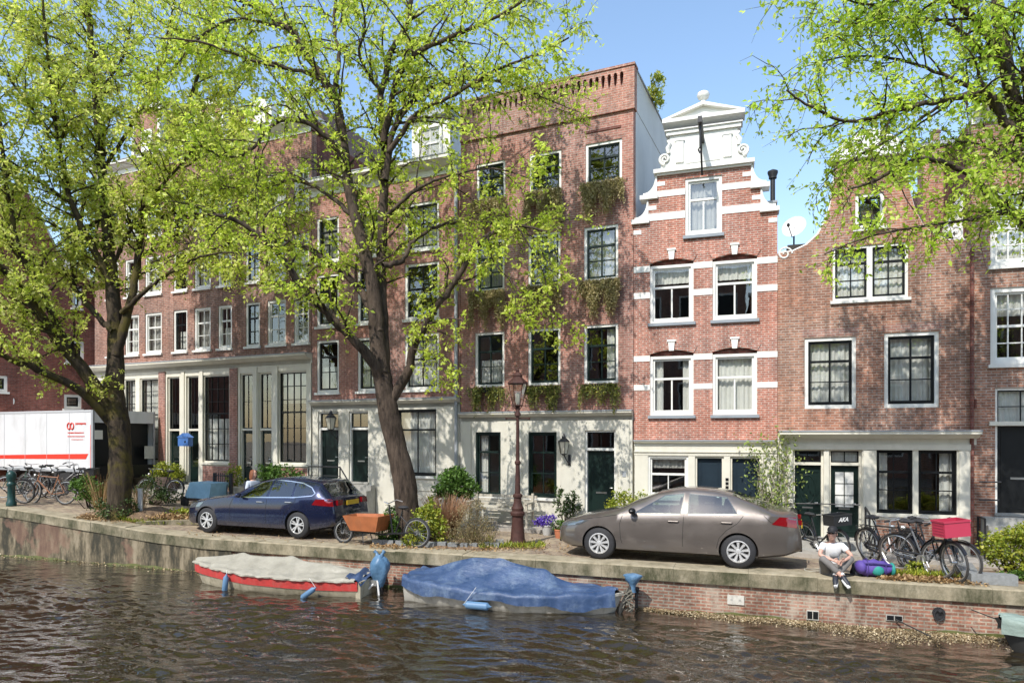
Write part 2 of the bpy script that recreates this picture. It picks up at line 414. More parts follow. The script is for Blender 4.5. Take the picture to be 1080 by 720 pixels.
def door(root, u0, u1, z0, z1, zt=None, mat='green', frame='white', panels='std', label=None, trans_curt=False, y=.12, light=False):
    """door leaf with raised mouldings, frame, fanlight above, handle and letter plate"""
    lf = MB().box(u0+.05, u1-.05, y, y+.05, z0, z1)
    d = lf.build('door', M[mat], root)
    if label: d['label'] = label
    W, H = u1-u0-.1, z1-z0; a, b = u0+.05, u1-.05
    p = MB()
    def ring(x0, x1, q0, q1, w=.02, dy=.014):
        p.box(x0, x1, y-dy, y-.001, q0, q0+w); p.box(x0, x1, y-dy, y-.001, q1-w, q1)
        p.box(x0, x0+w, y-dy, y-.001, q0+w, q1-w); p.box(x1-w, x1, y-dy, y-.001, q0+w, q1-w)
    if panels == 'std':
        ring(a+W*.14, b-W*.14, z0+H*.08, z0+H*.34); ring(a+W*.14, b-W*.14, z0+H*.42, z1-H*.06)
    elif panels == 'plain':
        ring(a+W*.1, b-W*.1, z0+H*.05, z1-H*.04, .012, .008)
    elif panels == 'carved':
        ring(a+W*.12, b-W*.12, z0+H*.06, z0+H*.3); p.box(a+W*.1, b-W*.1, y-.02, y-.001, z1-H*.1, z1-H*.07)
        c = (a+b)/2; pts = [(c+W*.3*math.cos(t), y-.006, z0+H*.66+H*.2*math.sin(t)) for t in np.linspace(0, 2*math.pi, 25)[:-1]]
        p.tube(pts, .013, 5, closed=True)
        p.tube([(c, y-.006, z0+H*.85), (c, y-.012, z0+H*.5)], .014, 5); p.box(a+W*.08, b-W*.08, y-.018, y-.001, z0+H*.36, z0+H*.39)
    elif panels == 'glazed':
        x0, x1, q0, q1 = a+W*.17, b-W*.17, z0+H*.42, z1-H*.09
        ring(a+W*.12, b-W*.12, z0+H*.07, z0+H*.34)
        ring(x0-.02, x1+.02, q0-.02, q1+.02)
        for i in (1, 2): p.box(x0, x1, y-.012, y-.006, q0+(q1-q0)*i/3-.009, q0+(q1-q0)*i/3+.009)
        p.box((x0+x1)/2-.009, (x0+x1)/2+.009, y-.014, y-.006, q0, q1)
        MB().add([(x0,y-.004,q0),(x1,y-.004,q0),(x1,y-.004,q1),(x0,y-.004,q1)],[(0,1,2,3)]).build('door_curtain', M['curtain'], d)
    if panels == 'glass':
        ring(a+W*.1, b-W*.1, z0+H*.06, z0+H*.24); ring(a+W*.1, b-W*.1, z0+H*.28, z1-H*.04, .03)
        MB().add([(a+W*.14, y-.004, z0+H*.3), (b-W*.14, y-.004, z0+H*.3), (b-W*.14, y-.004, z1-H*.06), (a+W*.14, y-.004, z1-H*.06)], [(0,1,2,3)]).build('door_pane', M['glass'], d)
    p.build('panel_moulding', M[mat], d)
    MB().tube([(b-.07, y-.001, z0+H*.47), (b-.07, y-.05, z0+H*.47), (b-.14, y-.05, z0+H*.47)], .012, 6).build('door_handle', M['metal'], d)
    MB().box(a+W*.3, a+W*.7, y-.012, y-.001, z0+H*.385, z0+H*.41).build('letter_plate', M['metal'], d)
    f = MB(); zt2 = zt or z1
    f.box(u0, u0+.05, .03, .17, z0, zt2); f.box(u1-.05, u1, .03, .17, z0, zt2); f.box(u0+.05, u1-.05, .03, .17, zt2-.05, zt2)
    if zt: f.box(u0+.05, u1-.05, .02, .17, z1+.001, z1+.07)
    fo = f.build('door_frame', M[frame], root)
    if zt:
        s = MB(); c0, c1, q0, q1 = u0+.05, u1-.05, z1+.07, zt2-.05
        s.box((c0+c1)/2-.011, (c0+c1)/2+.011, .075, .105, q0+.03, q1-.03); (s.box(c0+.03, c1-.03, .076, .104, (q0+q1)/2-.01, (q0+q1)/2+.01) if q1-q0 > .6 else None); s.box(c0, c0+.03, .07, .11, q0, q1); s.box(c1-.03, c1, .07, .11, q0, q1); s.box(c0+.03, c1-.03, .07, .11, q0, q0+.03); s.box(c0+.03, c1-.03, .07, .11, q1-.03, q1)
        fl = s.build('fanlight', M['black'], root)
        MB().add([(c0+.01, .09, q0+.01), (c1-.01, .09, q0+.01), (c1-.01, .09, q1-.01), (c0+.01, .09, q1-.01)], [(0,1,2,3)]).build('pane', M['glass'], fl)
        if trans_curt: curtain_mesh(c0, c1, q0, q1, .16, .008).build('curtain', M['curtain'], fl)
    MB().box(u0-.02, u1+.02, -.06, .17, z0-.06, z0-.002).build('threshold', M['stone'], root)
    return d

def steps(root, u0, u1, z, n, tread=.26, y=-.07, rise=.16, mat='stone', name='steps'):
    m = MB()
    for i in range(n):
        m.box(u0, u1, y-tread*(i+1), y-tread*i-.001, -.6, z-.07-rise*i)
    return m.build(name, M[mat], root)

def railing(root, pts, h=.8, mat='iron', n_bal=0, name='railing'):
    m = MB(); top = [Vector(p)+Vector((0,0,h)) for p in pts]
    m.tube(top, .022, 6); m.tube([Vector(p)+Vector((0,0,h*.55)) for p in pts], .012, 5)
    for p in pts: m.tube([p, Vector(p)+Vector((0,0,h))], .022, 6)
    return m.build(name, M[mat], root)

PE = dict(sill='stone')
# ================================================================ frontages
S_D = .9333
P1 = Fac(2.326, 18.2, 24, .95)
u668 = P1.U(668); wP2 = P1.w(u668, 0)
P2 = Fac(wP2.x, wP2.y, 18.2, .72)

# ---------------------------------------------------------------- D: tall rosy brick house with a brick parapet
def house_tall():
    f = P1; r = f.root('brick_house', 'tall rosy brick house with flat brick parapet and trailing plants under its windows')
    u0, u1 = f.U(486), u668; zt = f.Z(668, 67); zl = f.Z(668, 114); zc = f.Z(665, 437)
    cols = [(501,532), (557,591), (616,655)]; rows = [(342,404), (238,295.5), (149.5,193)]
    holes = []; wins = []
    cr = {(0,0):'low', (0,2):'right', (1,0):'full', (1,1):'full', (1,2):'full', (0,1):None}
    for ri, (t, b) in enumerate(rows):
        z1, z0 = f.Z(635, t), f.Z(635, b)
        for ci, (l, q) in enumerate(cols):
            if ri == 2: l, q = l+1.5, q+1
            if ci == 2 and ri < 2: q -= 3
            a, c = f.U(l), f.U(q); holes.append(rect(a, z0, c, z1)); wins.append((a, c, z0, z1, ri, ci))
    w = MB().prism([(u0, zc), (u1, zc), (u1, zl), (u0, zl)], 0, .25, holes).build('wall', M['brick_mauve'] if 0 else M['brick_mid'], r)
    # parapet, slightly proud, with a row of pointed slots
    slots = []; pitch = .168; u = u1-.3
    zs1, zs0 = f.Z(655, 76.5), f.Z(655, 92)
    while u > u0+.25:
        slots.append([(u-.028, zs0+.08), (u, zs0), (u+.028, zs0+.08), (u+.052, zs1-.09), (u+.035, zs1-.02), (u, zs1), (u-.035, zs1-.02), (u-.052, zs1-.09)]); u -= pitch
    pp = MB().prism([(u0, zl+.03), (u1+.04, zl+.03), (u1+.04, zt-.06), (u0, zt-.06)], -.05, .22, slots).build('parapet', M['brick_tan'], r)
    MB().box(u0, u1+.06, -.08, .28, zt-.058, zt).build('coping', M['brick_tan'], pp)
    MB().box(u0+.1, u1-.1, .16, .21, zs0-.05, zs1+.05).build('slot_backing', M['brick_dark'], pp)
    MB().box(u0, u1+.05, -.065, .2, zl-.03, zl+.028).build('string_course', M['brick_tan'], r)
    MB().box(f.U(618), f.U(655), -.02, -.001, f.Z(636, 138), f.Z(636, 135.5)).build('brick_line', M['brick_dark'], r)
    for a, c, z0, z1, ri, ci in wins:
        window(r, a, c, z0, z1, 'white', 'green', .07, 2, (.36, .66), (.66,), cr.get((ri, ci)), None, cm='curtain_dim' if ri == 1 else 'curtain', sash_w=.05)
    # ground floor of painted render
    zb = -.3; gh = []
    g1 = [(502,528.5,455.5,523), (557.5,587.5,455.5,524.5)]
    for l, q, t, b in g1: gh.append(rect(f.U(l), f.Z((l+q)/2, b), f.U(q), f.Z((l+q)/2, t)))
    dl, dr = f.U(617), f.U(649.5); dz0 = .14; dz1, dzt = f.Z(633, 475), f.Z(633, 453.5)
    gh.append(rect(dl, dz0-.06, dr, dzt))
    MB().prism([(u0, zb), (u1-.02, zb), (u1-.02, zc-.002), (u0, zc-.002)], -.03, .22, gh).build('ground_floor_wall', M['stucco'], r)
    for (l, q, t, b), c in zip(g1, ('left', None)):
        window(r, f.U(l), f.U(q), f.Z((l+q)/2, b), f.Z((l+q)/2, t), 'green', 'green', .05, 2, (.36, .70), (.70,), c, 'white', y=-.02)
    door(r, dl, dr, dz0, dz1, dzt, 'green', 'white', 'plain', 'plain dark green front door with a fanlight')
    steps(r, dl-.1, dr+.1, dz0, 1)
    cornice(r, u0+.02, u1+.0, zc+.1, .24, .2, 'stucco')
    # pilasters
    pl = MB()
    for p0, p1 in ((489,497.5), (535,551), (653,664)): pl.box(f.U(p0), f.U(p1), -.06, -.031, zb, zc-.16)
    build_each(pl, 'pilaster', M['stucco'], r)
    MB().box(f.U(657), f.U(661), -.07, -.061, f.Z(659, 502.5), f.Z(659, 496.5)).build('nameplate', M['lead'], r)
    shell(r, u0, u1, zt-1.1, 9.0, 'sidewall', floors=(f.Z(635,425), f.Z(635,318), f.Z(635,215)))
    # the light rendered flank with its dark coping
    MB().box(u1-.16, u1+.012, .26, 9.0, zt-1.1, zt-.06).build('flank_wall', M['sidewall'], r)
    MB().box(u1-.16, u1+.04, .285, 9.0, zt-.058, zt-.01).build('flank_coping', M['lead'], r)
    # window boxes' iron rails
    for a, c, z0, z1, ri, ci in wins:
        if ri == 0: MB().box(a+.02, c-.02, -.2, -.005, z0-.17, z0-.03).build('planter_box', M['black'], r)
        else: MB().box(a+.02, c-.02, -.16, -.005, z0-.14, z0-.03).build('planter_box', M['roof'], r)
    # rain pipe
    pu = f.U(482.5); MB().tube([(pu, -.09, 0), (pu, -.09, zt-1.6)], .05, 8).build('rain_pipe', M['lead'], r, True)
    return r, wins
D_root, D_wins = house_tall()

# ---------------------------------------------------------------- E: red brick house with white bands and a stepped white neck gable
def house_gable():
    f = P2; r = f.root('gabled_house', 'bright red brick house with white stone bands and white scrolled gable')
    u0, u1 = f.U(668.5), f.U(820); uc = (f.U(668)+f.U(820))/2; W = (u1-u0)/2
    zc = f.Z(742, 467); z1l = f.Z(743, 228); z2l = f.Z(743, 202.5); z3l = f.Z(743, 178.5)
    h2 = W*.875; b1 = W*.78; b2 = W*.655
    def arch(a, c, z0, z1, rise=.1, n=8):
        return [(a, z0), (c, z0)]+[(c+(a-c)*i/n, z1+rise*math.sin(math.pi*i/n)) for i in range(n+1)]
    wr = []
    for (l, q) in ((685.5,731.5), (751.5,798.5)):
        for t, b in ((276.5, 338.5), (374, 437.5)):
            wr.append((f.U(l), f.U(q), f.Z(743, b), f.Z(743, t)))
    holes = [arch(a, c, z0, z1+.06) for a, c, z0, z1 in wr]
    aw = (f.U(722.5), f.U(761.5), f.Z(742, 247.5), f.Z(742, 186.5)); holes.append(rect(aw[0], aw[2], aw[1], aw[3]))
    outer = [(u0, zc), (u1, zc), (u1, z1l), (uc+b1, z1l), (uc+b1, z2l), (uc+b2, z2l), (uc+b2, z3l), (uc-b2, z3l), (uc-b2, z2l), (uc-b1, z2l), (uc-b1, z1l), (u0, z1l)]
    MB().prism(outer, 0, .25, holes).build('wall', M['brick_red'], r)
    # bands
    bd = MB()
    def band(za, zb_, x0, x1, skip=()):
        xs = [x0]; 
        for s0, s1 in skip: xs += [s0, s1]
        xs.append(x1)
        for i in range(0, len(xs), 2):
            if xs[i+1]-xs[i] > .02: bd.box(xs[i], xs[i+1], -.012, .0-.001, zb_, za)
    sk = [(wr[0][0], wr[0][1]), (wr[2][0], wr[2][1])]
    zz = lambda p: f.Z(743, p)
    band(zz(276), zz(282.5), u0, u1, sk); band(zz(304.5), zz(311), u0, u1, sk); band(zz(373), zz(379), u0, u1, sk); band(zz(404), zz(410), u0, u1, sk)
    band(zz(220), zz(227.8), uc-b1, uc+b1, [(aw[0], aw[1])]); band(zz(196.5), zz(203), uc-b2, uc+b2, [(aw[0], aw[1])])
    for zt_, hw in ((236.5, W), (245.5, 0), (211.5, b1), (186.5, b2)):
        if hw:
            for sg in (-1, 1):
                a = uc+sg*hw; c = uc+sg*(hw-.2); bd.box(min(a, c), max(a, c), -.012, -.001, zz(zt_+4.5), zz(zt_))
    build_each(bd, 'stone_band', M['band'], r)
    # arches above windows, keystones, tympana
    for a, c, z0, z1 in wr:
        m = MB(); n = 10; za = z1+.06
        pts_o = [(c+.09+(a-c-.18)*i/n, za+.02+.13*math.sin(math.pi*i/n)+.14) for i in range(n+1)]
        pts_i = [(c+(a-c)*i/n, za+.1*math.sin(math.pi*i/n)) for i in range(n+1)]
        m.prism(pts_i+pts_o[::-1], -.02, -.001); m.build('brick_arch', M['brick_red'], r)
        MB().prism(arch(a+.02, c-.02, z1-.03, z1+.05), .1, .2).build('arch_infill', M['brick_dark'], r)
        k = MB(); cc = (a+c)/2
        k.prism([(cc-.06, za+.07), (cc+.06, za+.07), (cc+.085, za+.3), (cc-.085, za+.3)], -.06, -.021); k.box(cc-.11, cc+.11, -.075, -.001, za+.3, za+.35)
        k.build('keystone', M['band'], r)
        top = z0 < f.Z(743, 400)
    for i, (a, c, z0, z1) in enumerate(wr):
        low = (i % 2 == 1)
        cur = {0: ['blind'], 2: ['blind'], 1: ['sides'], 3: ['full']}[i]
        window(r, a, c, z0, z1, 'white', 'white', .07, 2, (.63,), (.63,), cur, 'sill_blue', sash_w=.05, split_from=.62)
    window(r, aw[0], aw[1], aw[2], aw[3], 'white', 'white', .075, 2, (.64,), (.64,), ['blind', 'full'], 'sill_blue', sash_w=.055, split_from=.63, cm='curtain_dim')
    # white stepped shoulders: quarter scrolls on ledges
    for sg in (-1, 1):
        for hw0, hw1, zl, zh, lw in ((W, b1, z1l, z1l+(z2l-z1l)*.86, W), (h2, b2, z2l, z3l-.02, h2)):
            pts = [(uc+sg*hw1, zl+.06)]
            n = 10; R0 = hw0-hw1
            pts.append((uc+sg*(hw0-.03), zl+.06)); pts.append((uc+sg*(hw0-.03), zl+.12))
            for i in range(n+1):
                t = i/n*math.pi/2
                pts.append((uc+sg*(hw0-.06-(R0-.1)*math.sin(t)), zl+.12+(zh-zl-.12)*(1-math.cos(t))))
            pts.append((uc+sg*hw1, zh))
            if sg < 0: pts = pts[::-1]
            MB().prism(pts, -.03, .3).build('shoulder_scroll', M['white'], r)
            a, c = sorted((uc+sg*(hw1-.02 if hw0 == W else hw1-.02), uc+sg*(lw+.05)))
            MB().box(a, c, -.09, .32, zl-.05, zl+.058).build('ledge', M['lead' if 0 else 'white'], r)
    # white gable body
    bw0, bw1 = W*.60, W*.47; zb = z3l+.1; zt = zz(139)
    body = [(uc-bw0, zb), (uc+bw0, zb), (uc+bw0, zb+.16), (uc+bw1+.03, zb+.34), (uc+bw1, zt), (uc-bw1, zt), (uc-bw1-.03, zb+.34), (uc-bw0, zb+.16)]
    gb = MB().prism(body, 0, .3).build('gable_top', M['white'], r)
    MB().box(uc-W*.7, uc+W*.7, -.13, .34, z3l+.002, z3l+.1).build('ledge', M['white'], gb)
    MB().box(uc-W*.66, uc+W*.66, -.07, .3, z3l-.05, z3l).build('ledge', M['white'], gb)
    v = MB()
    for sg in (-1, 1):                    # scroll volutes
        cx, cz = uc+sg*(bw0-.10), zb+.27; pts = []; rr = []
        for i in range(30):
            t = i/29; an = -math.pi/2+t*3.6*math.pi; ra = .12*(1-t)+.02
            pts.append((cx+sg*ra*math.cos(an), -.03, cz+ra*math.sin(an))); rr.append(.04*(1-t*.5))
        v.tube(pts, rr, 6)
        v.tube([(uc+sg*(bw1+.03), -.02, zb+.40), (uc+sg*(bw1+.06), -.02, zb+.54), (uc+sg*(bw1+.0), -.02, zb+.64), (uc+sg*(bw1+.05), -.02, zb+.74)], [.05,.06,.05,.04], 6)
    for sg in (-1, 1): v.lathe([(.12,0), (.12,.2)], (uc+sg*(bw0-.10), .0, zb+.27), 16, Matrix.Rotation(R(-90), 3, 'X'))
    build_each(v, 'volute', M['white'], gb, 40)
    pn = MB()
    for sg in (-1, 1): pn.box(uc+sg*(bw1-.24)-.1, uc+sg*(bw1-.24)+.1, -.04, -.001, zb+.14, zt-.14); pn.box(uc+sg*(bw1-.24)-.13, uc+sg*(bw1-.24)+.13, -.055, -.041, zt-.16, zt-.1)
    pn.prism([(uc-.42, zb+.1), (uc+.42, zb+.1), (uc+.1, zb+.42), (uc-.1, zb+.42)], -.02, -.001)
    pn.build('relief_panel', M['white'], gb)
    ew = W*.52; ze = zz(127)
    en = MB().box(uc-ew, uc+ew, -.06, .3, zt+.001, zt+.1).box(uc-ew-.04, uc+ew+.04, -.1, .3, zt+.1, zt+.13); en.build('entablature', M['white'], gb)
    MB().box(uc-ew-.09, uc+ew+.09, -.17, .34, ze, ze+.09).build('gable_cornice', M['white'], gb)
    za = zz(109)
    MB().prism([(uc-ew-.06, ze+.092), (uc+ew+.06, ze+.092), (uc, za-.06)], -.03, .3).build('pediment', M['white'], gb)
    for sg in (-1, 1):
        p0 = Vector((uc+sg*(ew+.1), 0, ze+.1)); p1 = Vector((uc, 0, za)); d = (p1-p0).normalized(); nn = Vector((-d.z, 0, d.x))*(-sg)
        q = [p0, p1, p1-nn*.0+Vector((0, 0, -.085)), p0+Vector((-sg*.05, 0, -.0))+Vector((-sg*.1, 0, 0))]
        MB().prism([(a.x, a.z) for a in (q if sg > 0 else q[::-1])], -.15, .32).build('raking_cornice', M['white'], gb)
    MB().lathe([(.1,0), (.14,.05), (.07,.1), (.06,.16), (.13,.2), (.16,.28), (.14,.34), (.05,.39), (0,.41)], (uc, .1, za-.03), 14).build('finial', M['white'], gb, True)
    # hoist beam over the attic window, seen end on
    bz = zz(150)
    hb = MB().obox((uc-.02, -.62, bz+.05), .05, .62, .07).build('hoist_beam', M['iron'], r)
    MB().tube([(uc-.02, -1.1, bz), (uc-.02, -1.1, bz-.55), (uc-.06, -1.1, bz-.62), (uc-.02, -1.1, bz-.7)], .022, 6).tube([(uc-.02, -.1, zz(186)), (uc-.02, -1.05, bz)], .025, 6).build('hoist_hook', M['iron'], hb)
    # ground floor
    gz = f.Z(742, 470); gb_ = -.45; gh = []
    wl = (f.U(683.5), f.U(726), f.Z(704, 524), f.Z(704, 480.5)); gh.append(rect(wl[0], wl[2], wl[1], wl[3]))
    ds = [(f.U(733), f.U(763.5)), (f.U(770), f.U(803))]; dz1 = f.Z(748, 481)
    for a, c in ds: gh.append(rect(a, .1, c, dz1))
    MB().prism([(u0+.02, gb_), (u1-.01, gb_), (u1-.01, zc-.002), (u0+.02, zc-.002)], -.02, .22, gh).build('ground_floor_wall', M['cream'], r)
    cornice(r, u0+.01, u1-.01, zc+.05, .13, .12, 'cream'); cornice(r, u0+.01, u1-.01, f.Z(742, 476), .1, .06, 'cream', False, 'architrave')
    window(r, wl[0], wl[1], wl[2], wl[3], 'white', 'white', .05, 2, (.56,), (.56,), 'blind', 'white', y=-.015, split_from=.55, cm='curtain_dim')
    for i, (a, c) in enumerate(ds): door(r, a, c, .16, dz1, None, 'navy', 'cream', 'std')
    steps(r, ds[0][0]-.1, ds[1][1]+.05, .16, 1)
    hp = MB(); 
    for k in range(3): hp.box(f.U(765.2), f.U(768.4), -.035, -.021, f.Z(767, 515-k*4.2), f.Z(767, 512.2-k*4.2))
    hp.build('bell_panel', M['black'], r)
    shell(r, u0+.02, u1-.02, z1l-.3, 9.0, 'brick_dark', slope=1.5, floors=(f.Z(742,455), f.Z(742,352), f.Z(742,256)))
    fl = MB().lathe([(.06,-1.2), (.06,.35), (.1,.36), (.1,.42), (.13,.5), (.13,.55), (.03,.6)], f_loc(f, 815, 203, 1.2), 12); fl.build('flue_pipe', M['iron'], r, True)
    sb = MB().box(u1-.28, u1-.02, .35, 2.0, z1l-.3, z1l+.28); sb.build('parapet_wall', M['band'], r); MB().box(u1-.32, u1+.02, .33, 2.04, z1l+.282, z1l+.33).build('coping', M['lead'], r)
    return r, uc
def f_loc(f, px, py, dy):
    u, z = f.at(px, py, dy); return Vector((u, dy, z))
E_root, E_uc = house_gable()

# ---------------------------------------------------------------- F: brown brick bell gable with a cream shopfront
def house_bell():
    f = P2; r = f.root('bell_gable_house', 'brown brick bell gable house with a cream wooden ground floor and lace curtains')
    u0, u1 = f.U(820.3), f.U(1024); Zz = lambda p: f.Z(920, p); X = f.U
    zc = f.Z(920, 455)
    def Q(px, py): return f.at(px, py)
    hw_l = [Q(822,267), Q(836,265), Q(851,258), Q(863,247), Q(871,233), Q(876,217), Q(879,199), Q(881,184), Q(880.5,172)]
    hw_r = [Q(957,170), Q(957.5,185), Q(960,203), Q(965,220), Q(973,236), Q(985,247), Q(1001,253), Q(1023,253)]
    outer = [(u0, zc), (u1, zc), (u1, hw_r[-1][1])]+hw_r[::-1][1:]+hw_l[::-1]+[(u0, hw_l[0][1])]
    wins = [(848.5,903,355.5,430.5,920,0), (932.5,990.5,352,429,935,1)]
    W = []
    W.append((X(848.5), X(903), f.Z(876, 430.5), f.Z(876, 355.5))); W.append((X(932.5), X(990.5), f.Z(961, 429.5), f.Z(961, 350)))
    top = (X(878), X(958), f.Z(918, 315.5), f.Z(918, 258)); att = (X(902), X(932.5), f.Z(918, 240), f.Z(918, 203.5))
    holes = [rect(a, z0, c, z1) for a, c, z0, z1 in W+[top, att]]
    MB().prism(outer, 0, .25, holes).build('wall', M['brick_brown'], r)
    cp = MB(); cp.tube([(a, .12, z+.02) for a, z in hw_l], .035, 6); cp.tube([(a, .12, z+.02) for a, z in hw_r], .035, 6); build_each(cp, 'gable_coping', M['band'], r, True)
    tc = [Q(878,171), Q(957,168)]
    MB().box(tc[0][0]-.05, tc[1][0]+.05, -.1, .32, tc[0][1], tc[0][1]+.14).build('gable_ledge', M['white'], r)
    n = 10; c0, c1 = tc[0][0]+.06, tc[1][0]-.06; zz0 = tc[0][1]+.142
    arc = [(c0, zz0), (c1, zz0)]+[(c1+(c0-c1)*i/n, zz0+.12+.42*math.sin(math.pi*i/n)) for i in range(n+1)]
    MB().prism(arc, -.02, .3).build('gable_crest', M['white'], r)
    sc = MB()
    for sg, (a, z) in ((1, (u0+.16, Q(830,268)[1]+.05)), (-1, (u1-.3, Q(1010,253)[1]+.2))):
        pts = [(a+sg*(.15*(1-i/24)+.02)*math.cos(i/24*10), -.0, z+(.15*(1-i/24)+.02)*math.sin(i/24*10)) for i in range(24)]; sc.tube([(x_, y_, z_-.04) for x_, y_, z_ in pts], .022, 5)
    build_each(sc, 'scroll', M['band'], r, True)
    for a, c, z0, z1 in W:
        window(r, a, c, z0, z1, 'white', 'black', .085, 2, (.36, .68), (.68,), 'full', None, sash_w=.06)
        m = MB(); 
        k = 0; x = a-.04
        m.box(a-.06, c+.06, -.006, -.001, z1+.03, z1+.2); m.build('soldier_course', M['brick_tan'], r)
    mid = (top[0]+top[1])/2
    for a, c in ((top[0], mid), (mid, top[1])): window(r, a, c, top[2], top[3], 'white', 'black', .06, 2, (.36, .7), (.7,), 'full', 'white' if 0 else None, sash_w=.045)
    MB().box(top[0]-.05, top[1]+.05, -.06, .028, top[2]-.07, top[2]-.002).build('sill', M['white'], r)
    window(r, att[0], att[1], att[2], att[3], 'white', 'green', .075, 1, (), (), None, 'white', sash_w=.05)
    hb = f.at(918, 187); MB().box(hb[0]-.07, hb[0]+.07, -.7, -.001, hb[1]-.02, hb[1]+.16).build('hoist_beam', M['roof'], r)
    # cream timber ground floor
    zz1 = f.Z(920, 456); gb_ = -.6; s1 = X(1023)
    ops = []
    dA = (X(836), X(868.5)); dB = (X(874), X(908.5)); dz1 = f.Z(870, 490.5); dzt = f.Z(870, 473); dz0 = f.Z(870, 566)
    ops += [rect(dA[0], dz0-.06, dA[1], dzt), rect(dB[0], dz0-.06, dB[1], dzt)]
    wn = [(X(924), X(962), f.Z(960, 541.5), f.Z(960, 474.5)), (X(968), X(1008.5), f.Z(960, 541.5), f.Z(960, 474.5))]
    ops += [rect(a, z0, c, z1) for a, c, z0, z1 in wn]
    MB().prism([(X(830), gb_), (s1, gb_), (s1, zz1-.002), (X(830), zz1-.002)], -.06, .2, ops).build('ground_floor_wall', M['cream'], r)
    MB().box(u0, X(829.8), -.01, .25, gb_, zz1).build('plinth', M['cream'], r)
    co = cornice(r, u0+.02, s1+.12, zz1+.02, .3, .42, 'cream')
    MB().box(X(831), s1, -.1, -.061, f.Z(920, 474), f.Z(920, 468)).build('lintel_moulding', M['cream'], r)
    pil = MB()
    for p0, p1 in ((831,835.5), (910,923), (1010.5,1022.5)): pil.box(X(p0), X(p1), -.085, -.061, gb_, f.Z(920, 474.5))
    build_each(pil, 'pilaster', M['cream'], r)
    MB().box(X(923.5), X(1009.5), -.07, -.061, gb_, f.Z(960, 548)).build('brick_apron', M['brick_brown'], r)
    window(r, *wn[0][:2], *wn[0][2:], 'black', 'black', .035, 2, (.36, .66), (.66,), 'left', 'cream', y=-.04, sash_w=.035)
    window(r, *wn[1][:2], *wn[1][2:], 'black', 'black', .035, 2, (.36, .66), (.66,), 'right', 'cream', y=-.04, sash_w=.035)
    door(r, dA[0], dA[1], dz0, dz1, dzt, 'green', 'cream', 'carved', 'carved green panelled front door')
    door(r, dB[0], dB[1], dz0, dz1, dzt, 'green', 'cream', 'glazed', 'green door with six curtained panes', True)
    st = steps(r, X(835), X(911), dz0, 2, .3, -.08, .15)
    ra = X(832); rb = X(912)
    for uu in (ra, rb): railing(r, [(uu, -.1, dz0-.1), (uu, -.62, dz0-.2)], .85, name='step_railing')
    MB().tube([(X(829), -.14, f.Z(829,533)), (X(829), -.14, f.Z(829,541))], .03, 6).tube([(X(829), -.13, f.Z(829,530)), (X(868), -.13, f.Z(868,530.5)), (X(905), -.3, f.Z(905,531))], .014, 5).build('hand_rail', M['iron'], r)
    shell(r, u0+.02, u1-.02, hw_r[-1][1]-.35, 9.0, 'brick_dark', slope=1.6, floors=(f.Z(920,446), f.Z(920,338), f.Z(920,248)))
    return r
F_root = house_bell()

# ---------------------------------------------------------------- G: brown house cut by the right edge
def house_right():
    f = P2; r = f.root('brown_house', 'brown brick house at the right edge with white many paned windows and a black door')
    X = f.U; u0, u1 = X(1024.5), X(1024.5)+5.2; Z = lambda p: f.Z(1062, p); zt = Z(120)
    w = 1.25; a = X(1044.5); cols = [(a, a+w), (a+w+.75, a+2*w+.75)]
    rows = [(Z(384), Z(303)), (Z(280), Z(200))]
    holes = [rect(c0, z0, c1, z1) for c0, c1 in cols for z0, z1 in rows]
    d0, d1 = X(1049.5), X(1049.5)+1.02; dz0, dz1, dzt = Z(541), Z(449), Z(409)
    holes.append(rect(d0, dz0-.06, d1, dzt)); holes.append(rect(cols[1][0], Z(530), cols[1][1], Z(420)))
    MB().prism([(u0, -.6), (u1, -.6), (u1, zt), (u0, zt)], 0, .25, holes).build('wall', M['brick_brown'], r)
    for c0, c1 in cols:
        for i, (z0, z1) in enumerate(rows):
            window(r, c0, c1, z0, z1, 'white', 'white', .1, 4, (.25, .5, .75), (.5,), 'top' if i == 0 else 'full', 'white', sash_w=.05)
        
    window(r, cols[1][0], cols[1][1], Z(530), Z(420), 'white', 'white', .1, 4, (.25,.5,.75), (.5,), 'low', 'white')
    door(r, d0, d1, dz0, dz1, dzt, 'black', 'white', 'plain', 'glossy black front door with a white framed fanlight', True)
    steps(r, d0-.3, d1+.3, dz0, 2)
    MB().box(d0-.12, d1+.12, -.06, -.001, dz1+.01, dz1+.1).build('transom_ledge', M['cream'], r)
    cornice(r, u0, u1, zt+.2, .35, .3)
    railing(r, [(X(1030), -.1, Z(590)), (X(1030), -.55, Z(590))], .95, name='area_railing')
    MB().tube([(X(1031), -.1, Z(527)), (X(1052), -.1, Z(527))], .018, 5).tube([(X(1031), -.1, Z(508)), (X(1054), -.1, Z(508))], .018, 5).build('hand_rail', M['iron'], r)
    MB().lathe([(.05, -.1), (.05, .1)], (X(1027.5), -.0, Z(425)), 8).tube([(X(1024), -.07, 0), (X(1024), -.07, Z(260))], .04, 8).build('rain_pipe', M['brick_dark'], r, True)
    shell(r, u0, u1, zt-.02, 9.0, 'brick_dark', floors=(Z(400), Z(293)))
    return r
house_right()

